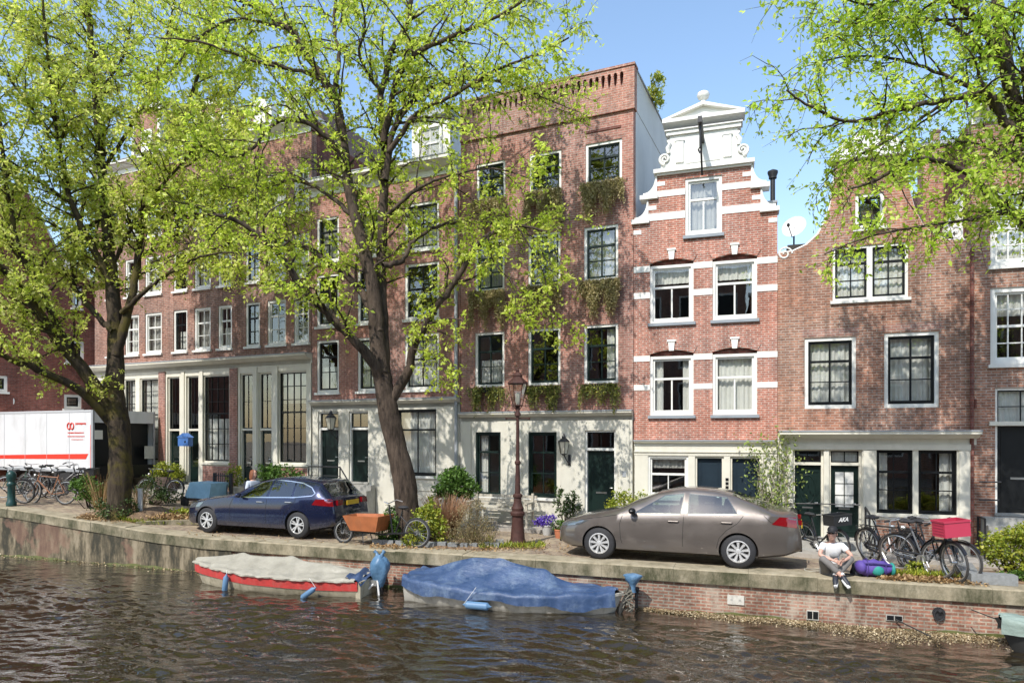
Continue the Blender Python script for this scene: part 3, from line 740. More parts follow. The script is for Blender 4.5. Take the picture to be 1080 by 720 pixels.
# brick stack and white scroll piece standing back behind the bell gable
def stack():
    b = P2.w(P2.U(987, 2.5), 2.5, 0); zt = ZC+(HZ-158)*b.y/F
    r = thing('chimney', 'narrow brick chimney stack rising behind the bell gable on the right', 'chimney', (b.x, b.y, 7.0), -P2.th)
    MB().box(-.36, .36, -.3, .3, 0, zt-7).build('stack', M['brick_brown'], r); MB().box(-.42, .42, -.36, .36, zt-7, zt-6.9).build('coping', M['lead'], r)
    MB().lathe([(.1,0), (.09,.3), (.12,.32), (.12,.38)], (0, 0, zt-6.9), 10).build('chimney_pot', M['brick_tan'], r, True)
    c = P2.w(P2.U(1012, .6), .6, 0); z0 = ZC+(HZ-254)*c.y/F; z1 = ZC+(HZ-197)*c.y/F
    s = thing('dormer', 'white painted dormer cheek with a scroll beside the chimney stack', 'dormer', (c.x, c.y, z0-.3), -P2.th)
    h = z1-z0
    MB().prism([(-.27, 0), (.27, 0), (.27, h+.3), (.1, h+.3), (.02, h*.85), (-.1, h*.6), (-.2, h*.45), (-.27, .32)], 0, 1.2).build('cheek', M['white'], s)
    MB().box(-.32, .32, -.06, 1.2, .28, .36).build('ledge', M['white'], s)
    MB().tube([(-.08+.11*(1-i/20)*math.cos(i/20*9), -.01, .55+.11*(1-i/20)*math.sin(i/20*9)) for i in range(21)], .025, 5).build('scroll', M['white'], s, True)
stack()

# ---------------------------------------------------------------- C: rosy house left of the rain pipe
def house_mid():
    f = P1; r = f.root('painted_front_house', 'rosy brick house with twin dark doors and white ground floor behind the leaning elm')
    X = f.U; Z = lambda p: f.Z(445, p); u0, u1 = X(329), X(485.5); zc = Z(424); zt = Z(188)
    cols = [(334,357.5), (377,402), (427,463)]; rows = [(410.5,351.5), (336,277), (263,213)]
    holes = []; ws = []
    for ri, (b, t) in enumerate(rows):
        for ci, (l, q) in enumerate(cols):
            a, c = X(l), X(q); holes.append(rect(a, Z(b), c, Z(t))); ws.append((a, c, Z(b), Z(t), ri, ci))
    MB().prism([(u0, zc), (u1, zc), (u1, zt), (u0, zt)], 0, .25, holes).build('wall', M['brick_mid'], r)
    for a, c, z0, z1, ri, ci in ws:
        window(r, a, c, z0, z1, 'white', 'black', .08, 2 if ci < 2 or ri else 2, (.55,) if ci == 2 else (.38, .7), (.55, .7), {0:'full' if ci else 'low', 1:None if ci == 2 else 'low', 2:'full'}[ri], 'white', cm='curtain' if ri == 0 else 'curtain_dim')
    gz = f.Z(400, 509)
    dz0 = f.Z(350, 507); dz1 = f.Z(350, 453.2); dzt = f.Z(350, 434)
    ds = [(X(336), X(357.5)), (X(368.5), X(389))]
    gh = [rect(a, dz0-.06, c, dzt) for a, c in ds]; wz = (f.Z(442, 501.5), f.Z(442, 431.5)); wu = (X(419), X(460.5)); gh.append(rect(wu[0], wz[0], wu[1], wz[1]))
    MB().prism([(u0+.05, -.8), (u1-.01, -.8), (u1-.01, zc-.002), (u0+.05, zc-.002)], -.03, .22, gh).build('ground_floor_wall', M['stucco'], r)
    cornice(r, u0+.03, u1-.01, zc+.1, .24, .22, 'stucco')
    for a, c in ds: door(r, a, c, dz0, dz1, dzt, 'green', 'white', 'std')
    steps(r, ds[0][0]-.15, ds[1][1]+.3, dz0, 4, .22, -.1)
    railing(r, [(ds[0][0]-.1, -.35, dz0-.15), (ds[1][0]-.05, -.4, dz0-.15), (ds[1][1]+.15, -1.0, dz0-.75)], .62, 'metal' if 0 else 'iron', name='stoop_railing')
    window(r, wu[0], wu[1], wz[0], wz[1], 'black', 'black', .04, 2, (.7,), (.7,), 'full', 'white', y=-.02)
    MB().box(wu[0]-.05, u1-.3, -.06, -.031, f.Z(442, 517), f.Z(442, 512)).build('string_course', M['stucco'], r)
    cornice(r, u0-.02, u1-.12, zt+.45, .45, .35, 'white')
    MB().box(u0+.3, u1-.3, 1.2, 6, zt, zt+1.0).build('mansard', M['roof'], r)
    # dormer
    dm = MB().box(X(425), X(466), .5, 3, zt+.45, zt+2.0).build('dormer_wall', M['white'], r)
    window(r, X(432), X(458), zt+.7, zt+1.75, 'white', 'white', .06, 2, (.5,), (.5,), None, None, y=.4)
    MB().box(X(421), X(469), .35, 3, zt+2.0, zt+2.15).build('dormer_roof', M['lead'], r)
    shell(r, u0, u1, zt-.02, 9, 'brick_dark', floors=(Z(428), Z(346), Z(270)))
house_mid()

# ---------------------------------------------------------------- B: long brown row house with the tall glazed ground floor
def house_long():
    f = P1; r = f.root('terrace_house', 'long brown brick terrace with tall glazed ground floor and rows of narrow sash windows')
    X = f.U; Z = lambda p: f.Z(213, p); u0, u1 = X(100), X(328.5); zc = Z(384); zt = Z(165)
    cols = [(113,125), (132,146.5), (153,170.5), (183,197.5), (205,222), (230,244.5), (259,274), (282,301.5), (310,326)]
    rows = [(369,324.5), (304,262), (240,198)]
    holes = []; ws = []
    for ri, (b, t) in enumerate(rows):
        for ci, (l, q) in enumerate(cols): holes.append(rect(X(l), Z(b), X(q), Z(t))); ws.append((X(l), X(q), Z(b), Z(t), ri, ci))
    MB().prism([(u0, zc), (u1, zc), (u1, zt), (u0, zt)], 0, .25, holes).build('wall', M['brick_left'], r)
    for a, c, z0, z1, ri, ci in ws:
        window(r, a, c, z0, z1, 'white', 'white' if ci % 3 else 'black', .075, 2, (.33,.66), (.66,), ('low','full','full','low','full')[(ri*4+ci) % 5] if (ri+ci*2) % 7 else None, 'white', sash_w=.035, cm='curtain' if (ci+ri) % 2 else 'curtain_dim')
    # tall timber front
    Zg = lambda p: f.Z(230, p)
    zt1, zt0 = Zg(395), Zg(448.5); zd1 = Zg(454); zd0 = Zg(509); zw0 = Zg(487.5); zm = Zg(433)
    nar = [(177,190), (197,210), (253.5,267), (273,287), (104,110.5)]; wid = [(214.5,242.5), (293.5,324), (131,143.5), (148,167.5)]
    gh = [rect(X(a), zd0-.06, X(b), zt1) for a, b in nar]+[rect(X(a), zw0, X(b), zt1) for a, b in wid]
    MB().prism([(u0, -.9), (u1, -.9), (u1, zc-.002), (u0, zc-.002)], -.03, .22, gh).build('ground_floor_wall', M['cream'], r)
    cornice(r, u0-.1, u1+.03, zc+.12, .3, .35, 'cream')
    for a, b in nar[:4]: door(r, X(a), X(b), zd0, zd1, zt1, 'green', 'cream', 'glass')
    window(r, X(nar[4][0]), X(nar[4][1]), zd0, zt1, 'cream', 'cream', .05, 1, (.3,.6), (.6,), 'full', None, y=-.02)
    for i, (a, b) in enumerate(wid):
        window(r, X(a), X(b), zw0, zt1, 'cream', 'black', .05, 4 if i < 2 else 2, (.2, .38, .56, .70, .85), (.56,), ('low', 'top', 'full', 'full')[i], 'cream', y=-.02, sash_w=.035)
    bp = MB()
    for a, b in ((168.7,175.5), (243.5,251.5)): bp.box(X(a), X(b), -.07, -.031, -.9, zc-.2)
    for a, b in wid[:2]: bp.box(X(a)-.02, X(b)+.02, -.05, -.031, -.9, zw0-.12)
    build_each(bp, 'brick_pier', M['brick_mid'], r)
    po = MB()
    for a in (112.5, 127.5, 192.5, 212, 268.7, 290.5): po.box(X(a), X(a)+.14, -.065, -.031, -.9, zc-.22)
    build_each(po, 'post', M['cream'], r)
    steps(r, X(176), X(211), zd0, 2, .25, -.1); steps(r, X(252), X(288), zd0, 2, .25, -.1)
    cornice(r, u0-.02, u1-.03, zt+.4, .4, .3, 'white')
    # roofline: neck gables and dormers glimpsed through the leaves
    for l, q, top in ((262,283,97+20), (296,316,120), (206,232,110), (140,166,115)):
        zz1 = f.Z((l+q)/2, top)
        m = MB().box(X(l), X(q), .1, 1.2, zt+.4, zz1).build('attic_gable', M['brick_left'], r)
        MB().box(X(l)-.1, X(q)+.1, .02, 1.3, zz1, zz1+.15).build('gable_ledge', M['white'], m)
        for e in (l-2.5, q-1): MB().box(X(e), X(e)+.14, .04, .3, zt+.4, zz1-.05).build('white_pilaster', M['white'], m)
        c = (X(l)+X(q))/2; MB().box(c-.28, c+.28, .06, .099, zt+.7, zt+1.5).build('shutter', M['white'], m)
    shell(r, u0, u1, zt-.02, 10, 'brick_dark', slope=0, floors=(Z(390), Z(315), Z(250)))
    MB().prism([(u0+.3, zt), (u1-.3, zt), (u1-1, zt+1.6), (u0+1, zt+1.6)], 1.6, 8.5).build('pitched_roof', M['roof'], r)
house_long()

# ---------------------------------------------------------------- A: dark brick end house across the street head
def house_end():
    # its wall runs away from us towards the terrace's left end
    c = P1.w(P1.U(101), .5); d = Vector((P1.s, P1.c)); 
    f = Fac(0, 0, 0, 1.2); th = -math.atan2(d.y, d.x)   # wall direction bearing
    base = Vector((c.x, c.y))-d*0.2
    ff = Fac.__new__(Fac); ff.P = base-Vector((math.cos(-R(8)), math.sin(-R(8))))*0; 
    ang = R(50)                                           # bearing of the wall, receding to the right
    dx, dy = math.cos(ang), math.sin(ang)
    ff.P = Vector((c.x-.3, c.y+1.5)); ff.th = -ang; ff.c, ff.s = math.cos(-ang), math.sin(-ang); ff.z0 = 1.3
    f = ff
    r = f.root('end_house', 'dark red brick house at the far left with a sloping roofline above the delivery truck')
    X = f.U; uL = -13.0; uR = 1.0
    z_at = lambda px, py: f.Z(px, py)
    tr = [(uL, z_at(-20, 175)), (X(30), z_at(30, 205)), (X(60), z_at(60, 265)), (X(78), z_at(78, 285)), (uR, z_at(98, 330))]
    W = [(X(69), X(88.5), z_at(79, 383), z_at(79, 359)), (X(67.5), X(86), z_at(77, 431), z_at(77, 416)), (X(76), X(86), z_at(81, 325), z_at(81, 302)),
         (X(-6), X(8), z_at(1, 413), z_at(1, 396))]
    MB().prism([(uL, -1), (uR, -1)]+tr[::-1], 0, .3, [rect(a, z0, b, z1) for a, b, z0, z1 in W]).build('wall', M['brick_dark'], r)
    for a, b, z0, z1 in W: window(r, a, b, z0, z1, 'white', 'black', .1, 1, (.5,), (), None, 'white')
    cp = MB(); cp.tube([(a, .1, z+.05) for a, z in tr], .09, 5); cp.build('verge', M['cream'], r)
    MB().box(X(56), X(76), -.35, .0-.001, z_at(66, 284), z_at(66, 276)).build('eave_bracket', M['white'], r)
    MB().box(uL, uR, .31, 7, -1, z_at(98, 340)).build('house_body', M['brick_dark'], r)
house_end()
# ---------------------------------------------------------------- ground, water, quay
def coping_mat():
    m, nt, b = _m('worn_coping_stone')
    n = noise(nt, 3.2, 8, .75, sx=(1,1,.8)); col = ramp(nt, [(.32, (.17,.145,.09)), (.5, (.33,.28,.19)), (.7, (.43,.375,.27))], n.outputs[0])
    tc = N(nt, 'ShaderNodeTexCoord'); ge = N(nt, 'ShaderNodeNewGeometry'); sp = N(nt, 'ShaderNodeSeparateXYZ'); nt.links.new(ge.outputs['Normal'], sp.inputs[0])
    n2 = noise(nt, 1.7, 7, .75, sx=(1,1,.5)); st = ramp(nt, [(.38, 1.0), (.62, .12)], n2.outputs[0])
    up = ramp(nt, [(.2, 1.0), (.8, .15)], sp.outputs[2]); f = mix(nt, st, up, 1.0, 'MULTIPLY')   # algae grows on the upright, wet side of the stone
    col = mix(nt, col, (.055,.055,.025), f); nt.links.new(col, b.inputs['Base Color']); b.inputs['Roughness'].default_value = .88
    n3 = noise(nt, 20, 6, .7); bump(nt, b, n3.outputs[0], .6, .015); return m
def ground_sheet():
    ts = [-90,-60,-40,-30]+[-25+.5*i for i in range(100)]+[26,30,40,60,90]
    vs = [.42,.8,1.2,1.7,2.2,2.8,3.4,4,5,7,10,15,25,50,100,400]
    P = [[wtv(t, v) for v in vs] for t in ts]
    o = MB().grid(P).build('street', M['paving'], None, True); return kind(o, 'structure')
M['paving'] = brick('brick_paving', (.30,.235,.17), (.235,.165,.125), (.20,.17,.13), bw=.21, rh=.105, ms=.012, stain=.3, big=.5, weather=((.44,.36,.24), .47, .7), ground=True)
M['sand_stone'] = coping_mat()
M['flag'] = paint('pavement_slab', (.34,.31,.27), .85, .12, 3, dirt=.4, bumpy=.3)
street = ground_sheet()

# the pavement strip in front of the houses
def pavement():
    mb = MB()
    line = []
    for u in np.arange(-21.5, P1.U(668), .8): line.append(P1.w(u, 0))
    for u in np.arange(0, 9.5, .8): line.append(P2.w(u, 0))
    rows = []
    for p in line:
        q = Vector((p.x-NQ.x*1.15, p.y-NQ.y*1.15)); k = Vector((p.x+NQ.x*.6, p.y+NQ.y*.6))
        z = g(q.x, q.y)+.09
        rows.append([Vector((q.x, q.y, z-.3)), Vector((q.x, q.y, z)), Vector((q.x+NQ.x*.13, q.y+NQ.y*.13, z+.002)), Vector((k.x, k.y, g(k.x, k.y)+.1))])
    o = mb.grid(rows).build('pavement', M['flag']); kind(o, 'structure')
pavement()

def quay():
    r = thing('quay_wall', 'old brick quay wall with worn stone coping along the water', 'wall', (Q0.x, Q0.y, 0), -AL)
    # brick face follows the rise of the street (local x = along, -y = water)
    ts = [-60,-40,-25]+[-20+.5*i for i in range(80)]+[22,28,40]
    P = [[Vector((t, 0.02, -1.5)), Vector((t, 0.0, 0)), Vector((t, 0, gtv(t, 0)-.27))] for t in ts]
    tsb = [t for t in ts if t >= -8.6]; tsl = [t for t in ts if t <= -8.5]
    m = MB(); m.grid([[Vector((t, 0.02, -1.5)), Vector((t, 0, 0)), Vector((t, 0, gtv(t, 0)-.26)), Vector((t, .5, gtv(t, 0)-.26))] for t in ts])
    m.build('brick_face', M['quay_brick'], r)
    # rendered stretch on the left, stains and tree shadow both in its colour
    m = MB(); m.grid([[Vector((t, -.02, -1.5)), Vector((t, -.035, 0)), Vector((t, -.035+.01*math.sin(t*3), gtv(t, 0)-.2+.06*math.sin(t*2.3))), Vector((t, .1, gtv(t,0)-.16))] for t in np.arange(-60, -6.9, .3)])
    m.build('rendered_face', M['quay_render'], r)
    # coping stones
    t = -45.0; rn = random.Random(3); m = MB()
    while t < 30:
        L = rn.uniform(1.0, 1.7); a, b = t+.002, t+L-.002
        za, zb = gtv(a, 0), gtv(b, 0); dy = rn.uniform(-.012, .012); dz = rn.uniform(-.006, .01)
        y0 = -.07+dy; h = .26
        e = .025
        vs = []
        for x, z in ((a, za), (b, zb)):
            vs += [(x, y0, z-h), (x, y0, z-e+dz), (x, y0+e, z+dz), (x, .46, z+dz+.004), (x, .46, z-h)]
        n = 5; m.add(vs, [(i, (i+1) % n, n+(i+1) % n, n+i) for i in range(n)]+[(4,3,2,1,0), (5,6,7,8,9)])
        t += L
    m.build('coping', M['sand_stone'], r)
    # drains, recess and mooring ring
    def tl(px, py):
        Y = 14.0
        a = (px-540)/F; Y = Q0.y/(1+.3522*a); X = a*Y
        t_, v_ = tv(X, Y); return t_, ZC-(py-HZ)*Y/F
    for px, py, w_, h_, lab in ((776,632,.15,.085,'white plaque set in the brick'), (857,648,.1,.085,'small drain opening split in two'), (943,651,.13,.05,'twin dark drain slots')):
        t_, z_ = tl(px, py)
        pl = MB().box(t_-w_, t_+w_, -.03, -.002, z_-h_, z_+h_).build('drain_plate', M['drain_white'] if px < 900 else M['stone'], r); pl['label'] = lab
        for s_ in (-1, 1): MB().box(t_+s_*w_*.48-w_*(.12 if px < 800 else .42), t_+s_*w_*.48+w_*(.12 if px < 800 else .42), -.034, -.0305, z_-h_*(.2 if px < 800 else .8), z_+h_*(.2 if px < 800 else .8)).build('opening', M['stone' if px < 800 else 'black'], pl)
    t_, z_ = tl(990, 646)
    b = MB().lathe([(.10, 0), (.10, .02)], (t_, -.0, z_), 14, Matrix.Rotation(R(90), 3, 'X')).build('ring_boss', M['iron'], r)
    MB().tube([(t_+.075*math.cos(a), -.045, z_-.03+.09*math.sin(a)) for a in np.linspace(0, 6.283, 17)[:-1]], .016, 6, closed=True).tube([(t_, 0, z_+.05), (t_, -.09, z_+.06)], .03, 6).build('mooring_ring', M['iron'], b)
    return r, tl
M['quay_render'] = None
def quay_render_mat():
    m, nt, b = _m('stained_shaded_render')
    n = noise(nt, 2.2, 8, .72, sx=(1,1,.3)); col = ramp(nt, [(.42, (.035,.032,.02)), (.50, (.11,.09,.055)), (.58, (.23,.19,.125)), (.74, (.33,.28,.20))], n.outputs[0])  # dark streaks: wall stains plus tree shadow painted into the colour
    n2 = noise(nt, .7, 5, .6); col = mix(nt, col, (.22,.12,.085), ramp(nt, [(.56, 0.0), (.6, .5)], n2.outputs[0]))
    nt.links.new(col, b.inputs['Base Color']); b.inputs['Roughness'].default_value = .9
    n3 = noise(nt, 14, 6, .7); bump(nt, b, n3.outputs[0], .6, .02); return m
M['quay_render'] = quay_render_mat()
M['drain_white'] = paint('weathered_white_plate', (.5,.48,.42), .8, .15, 12, dirt=.5)
QUAY, q_tl = quay()
# green slime line at the waterline
def slime():
    o = MB(); 
    P = [[Vector((t, -.045-.01*math.sin(t*5), -.05)), Vector((t, -.04, .03+.03*math.sin(t*1.7)+.015*math.sin(t*9)))] for t in np.arange(-45, 28, .15)]
    o.grid(P).build('algae_line', paint('wet_algae', (.10,.11,.03), .6, .35, 6), QUAY)
slime()

def water():
    m, nt, b = _m('canal_water'); nt.nodes.remove(b); out = nt.nodes['Material Output']
    tc = N(nt, 'ShaderNodeTexCoord')
    mp = N(nt, 'ShaderNodeMapping'); mp.inputs['Rotation'].default_value = (0, 0, R(-8)); mp.inputs['Scale'].default_value = (1.0, 1.9, 1)
    nt.links.new(tc.outputs['Object'], mp.inputs[0])
    n1 = N(nt, 'ShaderNodeTexNoise', i_Scale=.95, i_Detail=3.0, i_Roughness=.42, i_Distortion=.7); n2 = N(nt, 'ShaderNodeTexNoise', i_Scale=3.6, i_Detail=3.0, i_Roughness=.55, i_Distortion=.6)
    mp2 = N(nt, 'ShaderNodeMapping'); mp2.inputs['Rotation'].default_value = (0, 0, R(22)); mp2.inputs['Scale'].default_value = (1.2, 2.2, 1); nt.links.new(tc.outputs['Object'], mp2.inputs[0])
    nt.links.new(mp.outputs[0], n1.inputs['Vector']); nt.links.new(mp2.outputs[0], n2.inputs['Vector'])
    ad = N(nt, 'ShaderNodeMath', operation='MULTIPLY_ADD'); nt.links.new(n2.outputs[0], ad.inputs[0]); ad.inputs[1].default_value = .33; nt.links.new(n1.outputs[0], ad.inputs[2])
    # calm towards the wall, livelier in the open: wind patches
    pn = N(nt, 'ShaderNodeTexNoise', i_Scale=.28, i_Detail=2.0); nt.links.new(tc.outputs['Object'], pn.inputs['Vector'])
    st = ramp(nt, [(.35, .55), (.65, 1.0)], pn.outputs[0])
    bp = N(nt, 'ShaderNodeBump', i_Distance=.05); nt.links.new(ad.outputs[0], bp.inputs['Height']); nt.links.new(st, bp.inputs['Strength'])
    d = N(nt, 'ShaderNodeBsdfDiffuse', i_Color=(.026,.019,.009,1)); gl = N(nt, 'ShaderNodeBsdfGlossy', i_Roughness=.02)
    nt.links.new(bp.outputs[0], gl.inputs['Normal']); nt.links.new(bp.outputs[0], d.inputs['Normal'])
    fr = N(nt, 'ShaderNodeFresnel', i_IOR=1.34); nt.links.new(bp.outputs[0], fr.inputs['Normal'])
    mm = N(nt, 'ShaderNodeMath', operation='MULTIPLY_ADD'); mm.use_clamp = True; nt.links.new(fr.outputs[0], mm.inputs[0]); mm.inputs[1].default_value = 2.2; mm.inputs[2].default_value = .02
    ms = N(nt, 'ShaderNodeMixShader'); nt.links.new(mm.outputs[0], ms.inputs[0]); nt.links.new(d.outputs[0], ms.inputs[1]); nt.links.new(gl.outputs[0], ms.inputs[2])
    nt.links.new(ms.outputs[0], out.inputs[0])
    # wavelets as real geometry: many short crossing wave trains, livelier in wind patches
    rng = np.random.default_rng(12)
    t = np.concatenate([[-200,-80,-40,-30], np.arange(-26, 12.01, .055), [16,30,80,200]]); v = np.concatenate([[-13.2,-11,-9.5], np.arange(-8.4, .31, .034)])
    T, V = np.meshgrid(t, v, indexing='ij'); Z = np.zeros_like(T)
    for k in range(90):
        lam = .12*(.75/.12)**rng.random(); th = rng.normal()*.30+(.22 if k % 3 else -.45); kx, kv = math.sin(th)*6.283/lam, math.cos(th)*6.283/lam
        ph = rng.uniform(0, 6.28); gx, gv, gp_ = rng.normal()*.9, rng.normal()*.9, rng.uniform(0, 6.28)
        env = np.clip(.5+.75*np.sin(T*gx+V*gv+gp_), 0, 1.2)          # each train comes and goes
        Z += .0100*lam**1.0*env*np.sin(kx*T+kv*V+ph+.7*np.sin(T*1.3+V*.9+k))
    patch = .55+.45*np.sin(T*.42+1.1*np.sin(V*.7)+.6)*np.cos(V*.55+.35*T)+.15*np.sin(T*1.7+V)
    calm = np.clip((-V-.1)/2.2, .22, 1)
    edge = np.clip((T+26)/3, 0, 1)*np.clip((12-T)/2, 0, 1)*np.clip((V+8.4)/1, 0, 1)
    Z *= np.clip(patch, .30, 1.1)*calm*edge*1.15
    X = Q0.x+DQ.x*T+NQ.x*V; Y = Q0.y+DQ.y*T+NQ.y*V; nv = len(v); nt_ = len(t)
    co = np.stack([X, Y, Z], -1).reshape(-1, 3); ii = (np.arange(nt_-1)[:, None]*nv+np.arange(nv-1)[None, :]).ravel(); q = np.stack([ii, ii+nv, ii+nv+1, ii+1], 1); n = len(q)
    me = bpy.data.meshes.new('water'); me.vertices.add(len(co)); me.vertices.foreach_set('co', co.ravel().astype(np.float32)); me.loops.add(4*n); me.loops.foreach_set('vertex_index', q.ravel().astype(np.int32))
    me.polygons.add(n); me.polygons.foreach_set('loop_start', (np.arange(n)*4).astype(np.int32)); me.polygons.foreach_set('loop_total', np.full(n, 4, np.int32)); me.update(calc_edges=True); me.shade_smooth(); me.materials.append(m)
    o = bpy.data.objects.new('water', me); COL.objects.link(o); kind(o, 'structure')
water()
# near bank behind the camera
def near_bank():
    a = [Q0+DQ*t+NQ*v for t, v in ((-200,-300), (200,-300), (200,-12.9), (-200,-12.9))]
    o = MB().add([(p.x, p.y, 1.0) for p in a]+[(p.x, p.y, -1) for p in a], [(0,1,2,3), (3,2,6,7)]).build('near_bank', M['paving']); kind(o, 'structure')
near_bank()
def opposite_houses():
    specs = [(-24, 8.6, 10.8, 'brick_brown', 'long brown'), (-15.2, 6.4, 12.5, 'brick_red', 'bright red'), (-8.6, 7.2, 10.2, 'brick_dark', 'dark red'), (-1.2, 6.6, 12.0, 'brick_tan', 'pale tan'), (5.6, 8.5, 10.5, 'brick_mid', 'rosy'), (14.3, 7, 12, 'brick_brown', 'narrow brown')]
    for t, w_, h, mt, cn in specs:
        p = Q0+DQ*(t+w_)+NQ*(-20.0)
        r = thing('opposite_house', f'{cn} brick canal house on the near bank, mirrored in the windows', 'house', (p.x, p.y, 1.0), -AL+math.pi)
        m = MB().box(0, w_, 0, 6, 0, h); m.build('wall', M[mt], r)
        n = int(w_/1.9)
        wf = MB(); wp = MB()
        for i in range(n):
            for k in range(4):
                x = (i+.5)*w_/n; z = 1.2+k*(h-1.5)/4
                wf.box(x-.6, x+.6, -.03, -.001, z, z+1.8); wp.box(x-.5, x+.5, -.04, -.031, z+.1, z+1.7)
        a = wf.build('window', M['white'], r); wp.build('pane', M['black'], a)
        MB().box(-.05, w_+.05, -.3, .2, h+.001, h+.25).build('cornice', M['white'], r)
opposite_houses()

# ---------------------------------------------------------------- leaf and twig machinery
def leaves_mesh(name, pos, size, mat, parent=None, rng=None, up=.6, aspect=.55, droop=0.3):
    """pos (n,3); each leaf is a folded diamond of four corners plus midrib"""
    n = len(pos); pos = np.asarray(pos, float); rng = rng or np.random.default_rng(1)
    d = rng.normal(size=(n, 3)); d[:, 2] -= droop; d /= np.linalg.norm(d, axis=1, keepdims=True)
    nn = rng.normal(size=(n, 3)); nn[:, 2] += up*2.2
    s = np.cross(d, nn); s /= np.linalg.norm(s, axis=1, keepdims=True)+1e-9
    nn = np.cross(s, d)
    L = (size*rng.uniform(.6, 1.35, n))[:, None]; Wd = L*aspect*.5
    base = pos; tip = pos+d*L; m1 = pos+d*L*.45+s*Wd+nn*L*.10; m2 = pos+d*L*.45-s*Wd+nn*L*.10
    v = np.stack([base, m1, tip, m2], 1).reshape(-1, 3)
    me = bpy.data.meshes.new(name); me.vertices.add(4*n); me.vertices.foreach_set('co', v.ravel().astype(np.float32))
    idx = np.arange(n)*4
    loops = np.stack([idx, idx+1, idx+2, idx, idx+2, idx+3], 1).ravel()
    me.loops.add(6*n); me.loops.foreach_set('vertex_index', loops.astype(np.int32))
    me.polygons.add(2*n); me.polygons.foreach_set('loop_start', (np.arange(2*n)*3).astype(np.int32))
    me.polygons.foreach_set('loop_total', np.full(2*n, 3, np.int32)); me.update(calc_edges=True)
    me.materials.append(mat); o = bpy.data.objects.new(name, me); COL.objects.link(o)
    if parent: o.parent = parent
    return o

class TubeNP:
    """many thin tapered tubes collected fast"""
    def __init__(s): s.v = []; s.f = []; s.n = 0
    def tube(s, pts, r, k=4):
        pts = np.asarray(pts); m = len(pts)
        t = np.gradient(pts, axis=0); t /= np.linalg.norm(t, axis=1, keepdims=True)+1e-9
        ref = np.array([.31, .52, .79]); a = np.cross(t, ref); a /= np.linalg.norm(a, axis=1, keepdims=True)+1e-9; b = np.cross(t, a)
        an = np.arange(k)*2*np.pi/k
        r = np.asarray(r).reshape(-1, 1, 1)
        ring = pts[:, None, :]+(a[:, None, :]*np.cos(an)[None, :, None]+b[:, None, :]*np.sin(an)[None, :, None])*r
        s.v.append(ring.reshape(-1, 3))
        i = np.arange(m-1)[:, None]*k; j = np.arange(k)[None, :]; j2 = (j+1) % k
        q = np.stack([i+j, i+j2, i+k+j2, i+k+j], -1).reshape(-1, 4)+s.n
        s.f.append(q); s.n += m*k
    def build(s, name, mat, parent=None, smooth=True):
        v = np.concatenate(s.v).astype(np.float32); f = np.concatenate(s.f).astype(np.int32); n = len(f)
        me = bpy.data.meshes.new(name); me.vertices.add(len(v)); me.vertices.foreach_set('co', v.ravel())
        me.loops.add(4*n); me.loops.foreach_set('vertex_index', f.ravel()); me.polygons.add(n)
        me.polygons.foreach_set('loop_start', (np.arange(n)*4).astype(np.int32)); me.polygons.foreach_set('loop_total', np.full(n, 4, np.int32))
        me.update(calc_edges=True)
        if smooth: me.shade_smooth()
        me.materials.append(mat); o = bpy.data.objects.new(name, me); COL.objects.link(o)
        if parent: o.parent = parent
        return o

def smooth_path(pts, rad, sub=5):
    """Catmull-Rom through points"""
    P = [np.array(p, float) for p in pts]; out = []; ro = []
    P = [2*P[0]-P[1]]+P+[2*P[-1]-P[-2]]
    for i in range(1, len(P)-2):
        for k in range(sub):
            t = k/sub; a, b, c, d = P[i-1], P[i], P[i+1], P[i+2]
            out.append(.5*((2*b)+(-a+c)*t+(2*a-5*b+4*c-d)*t*t+(-a+3*b-3*c+d)*t**3)); ro.append(rad[i-1]*(1-t)+rad[i]*t)
    out.append(P[-2]); ro.append(rad[-1]); return np.array(out), np.array(ro)

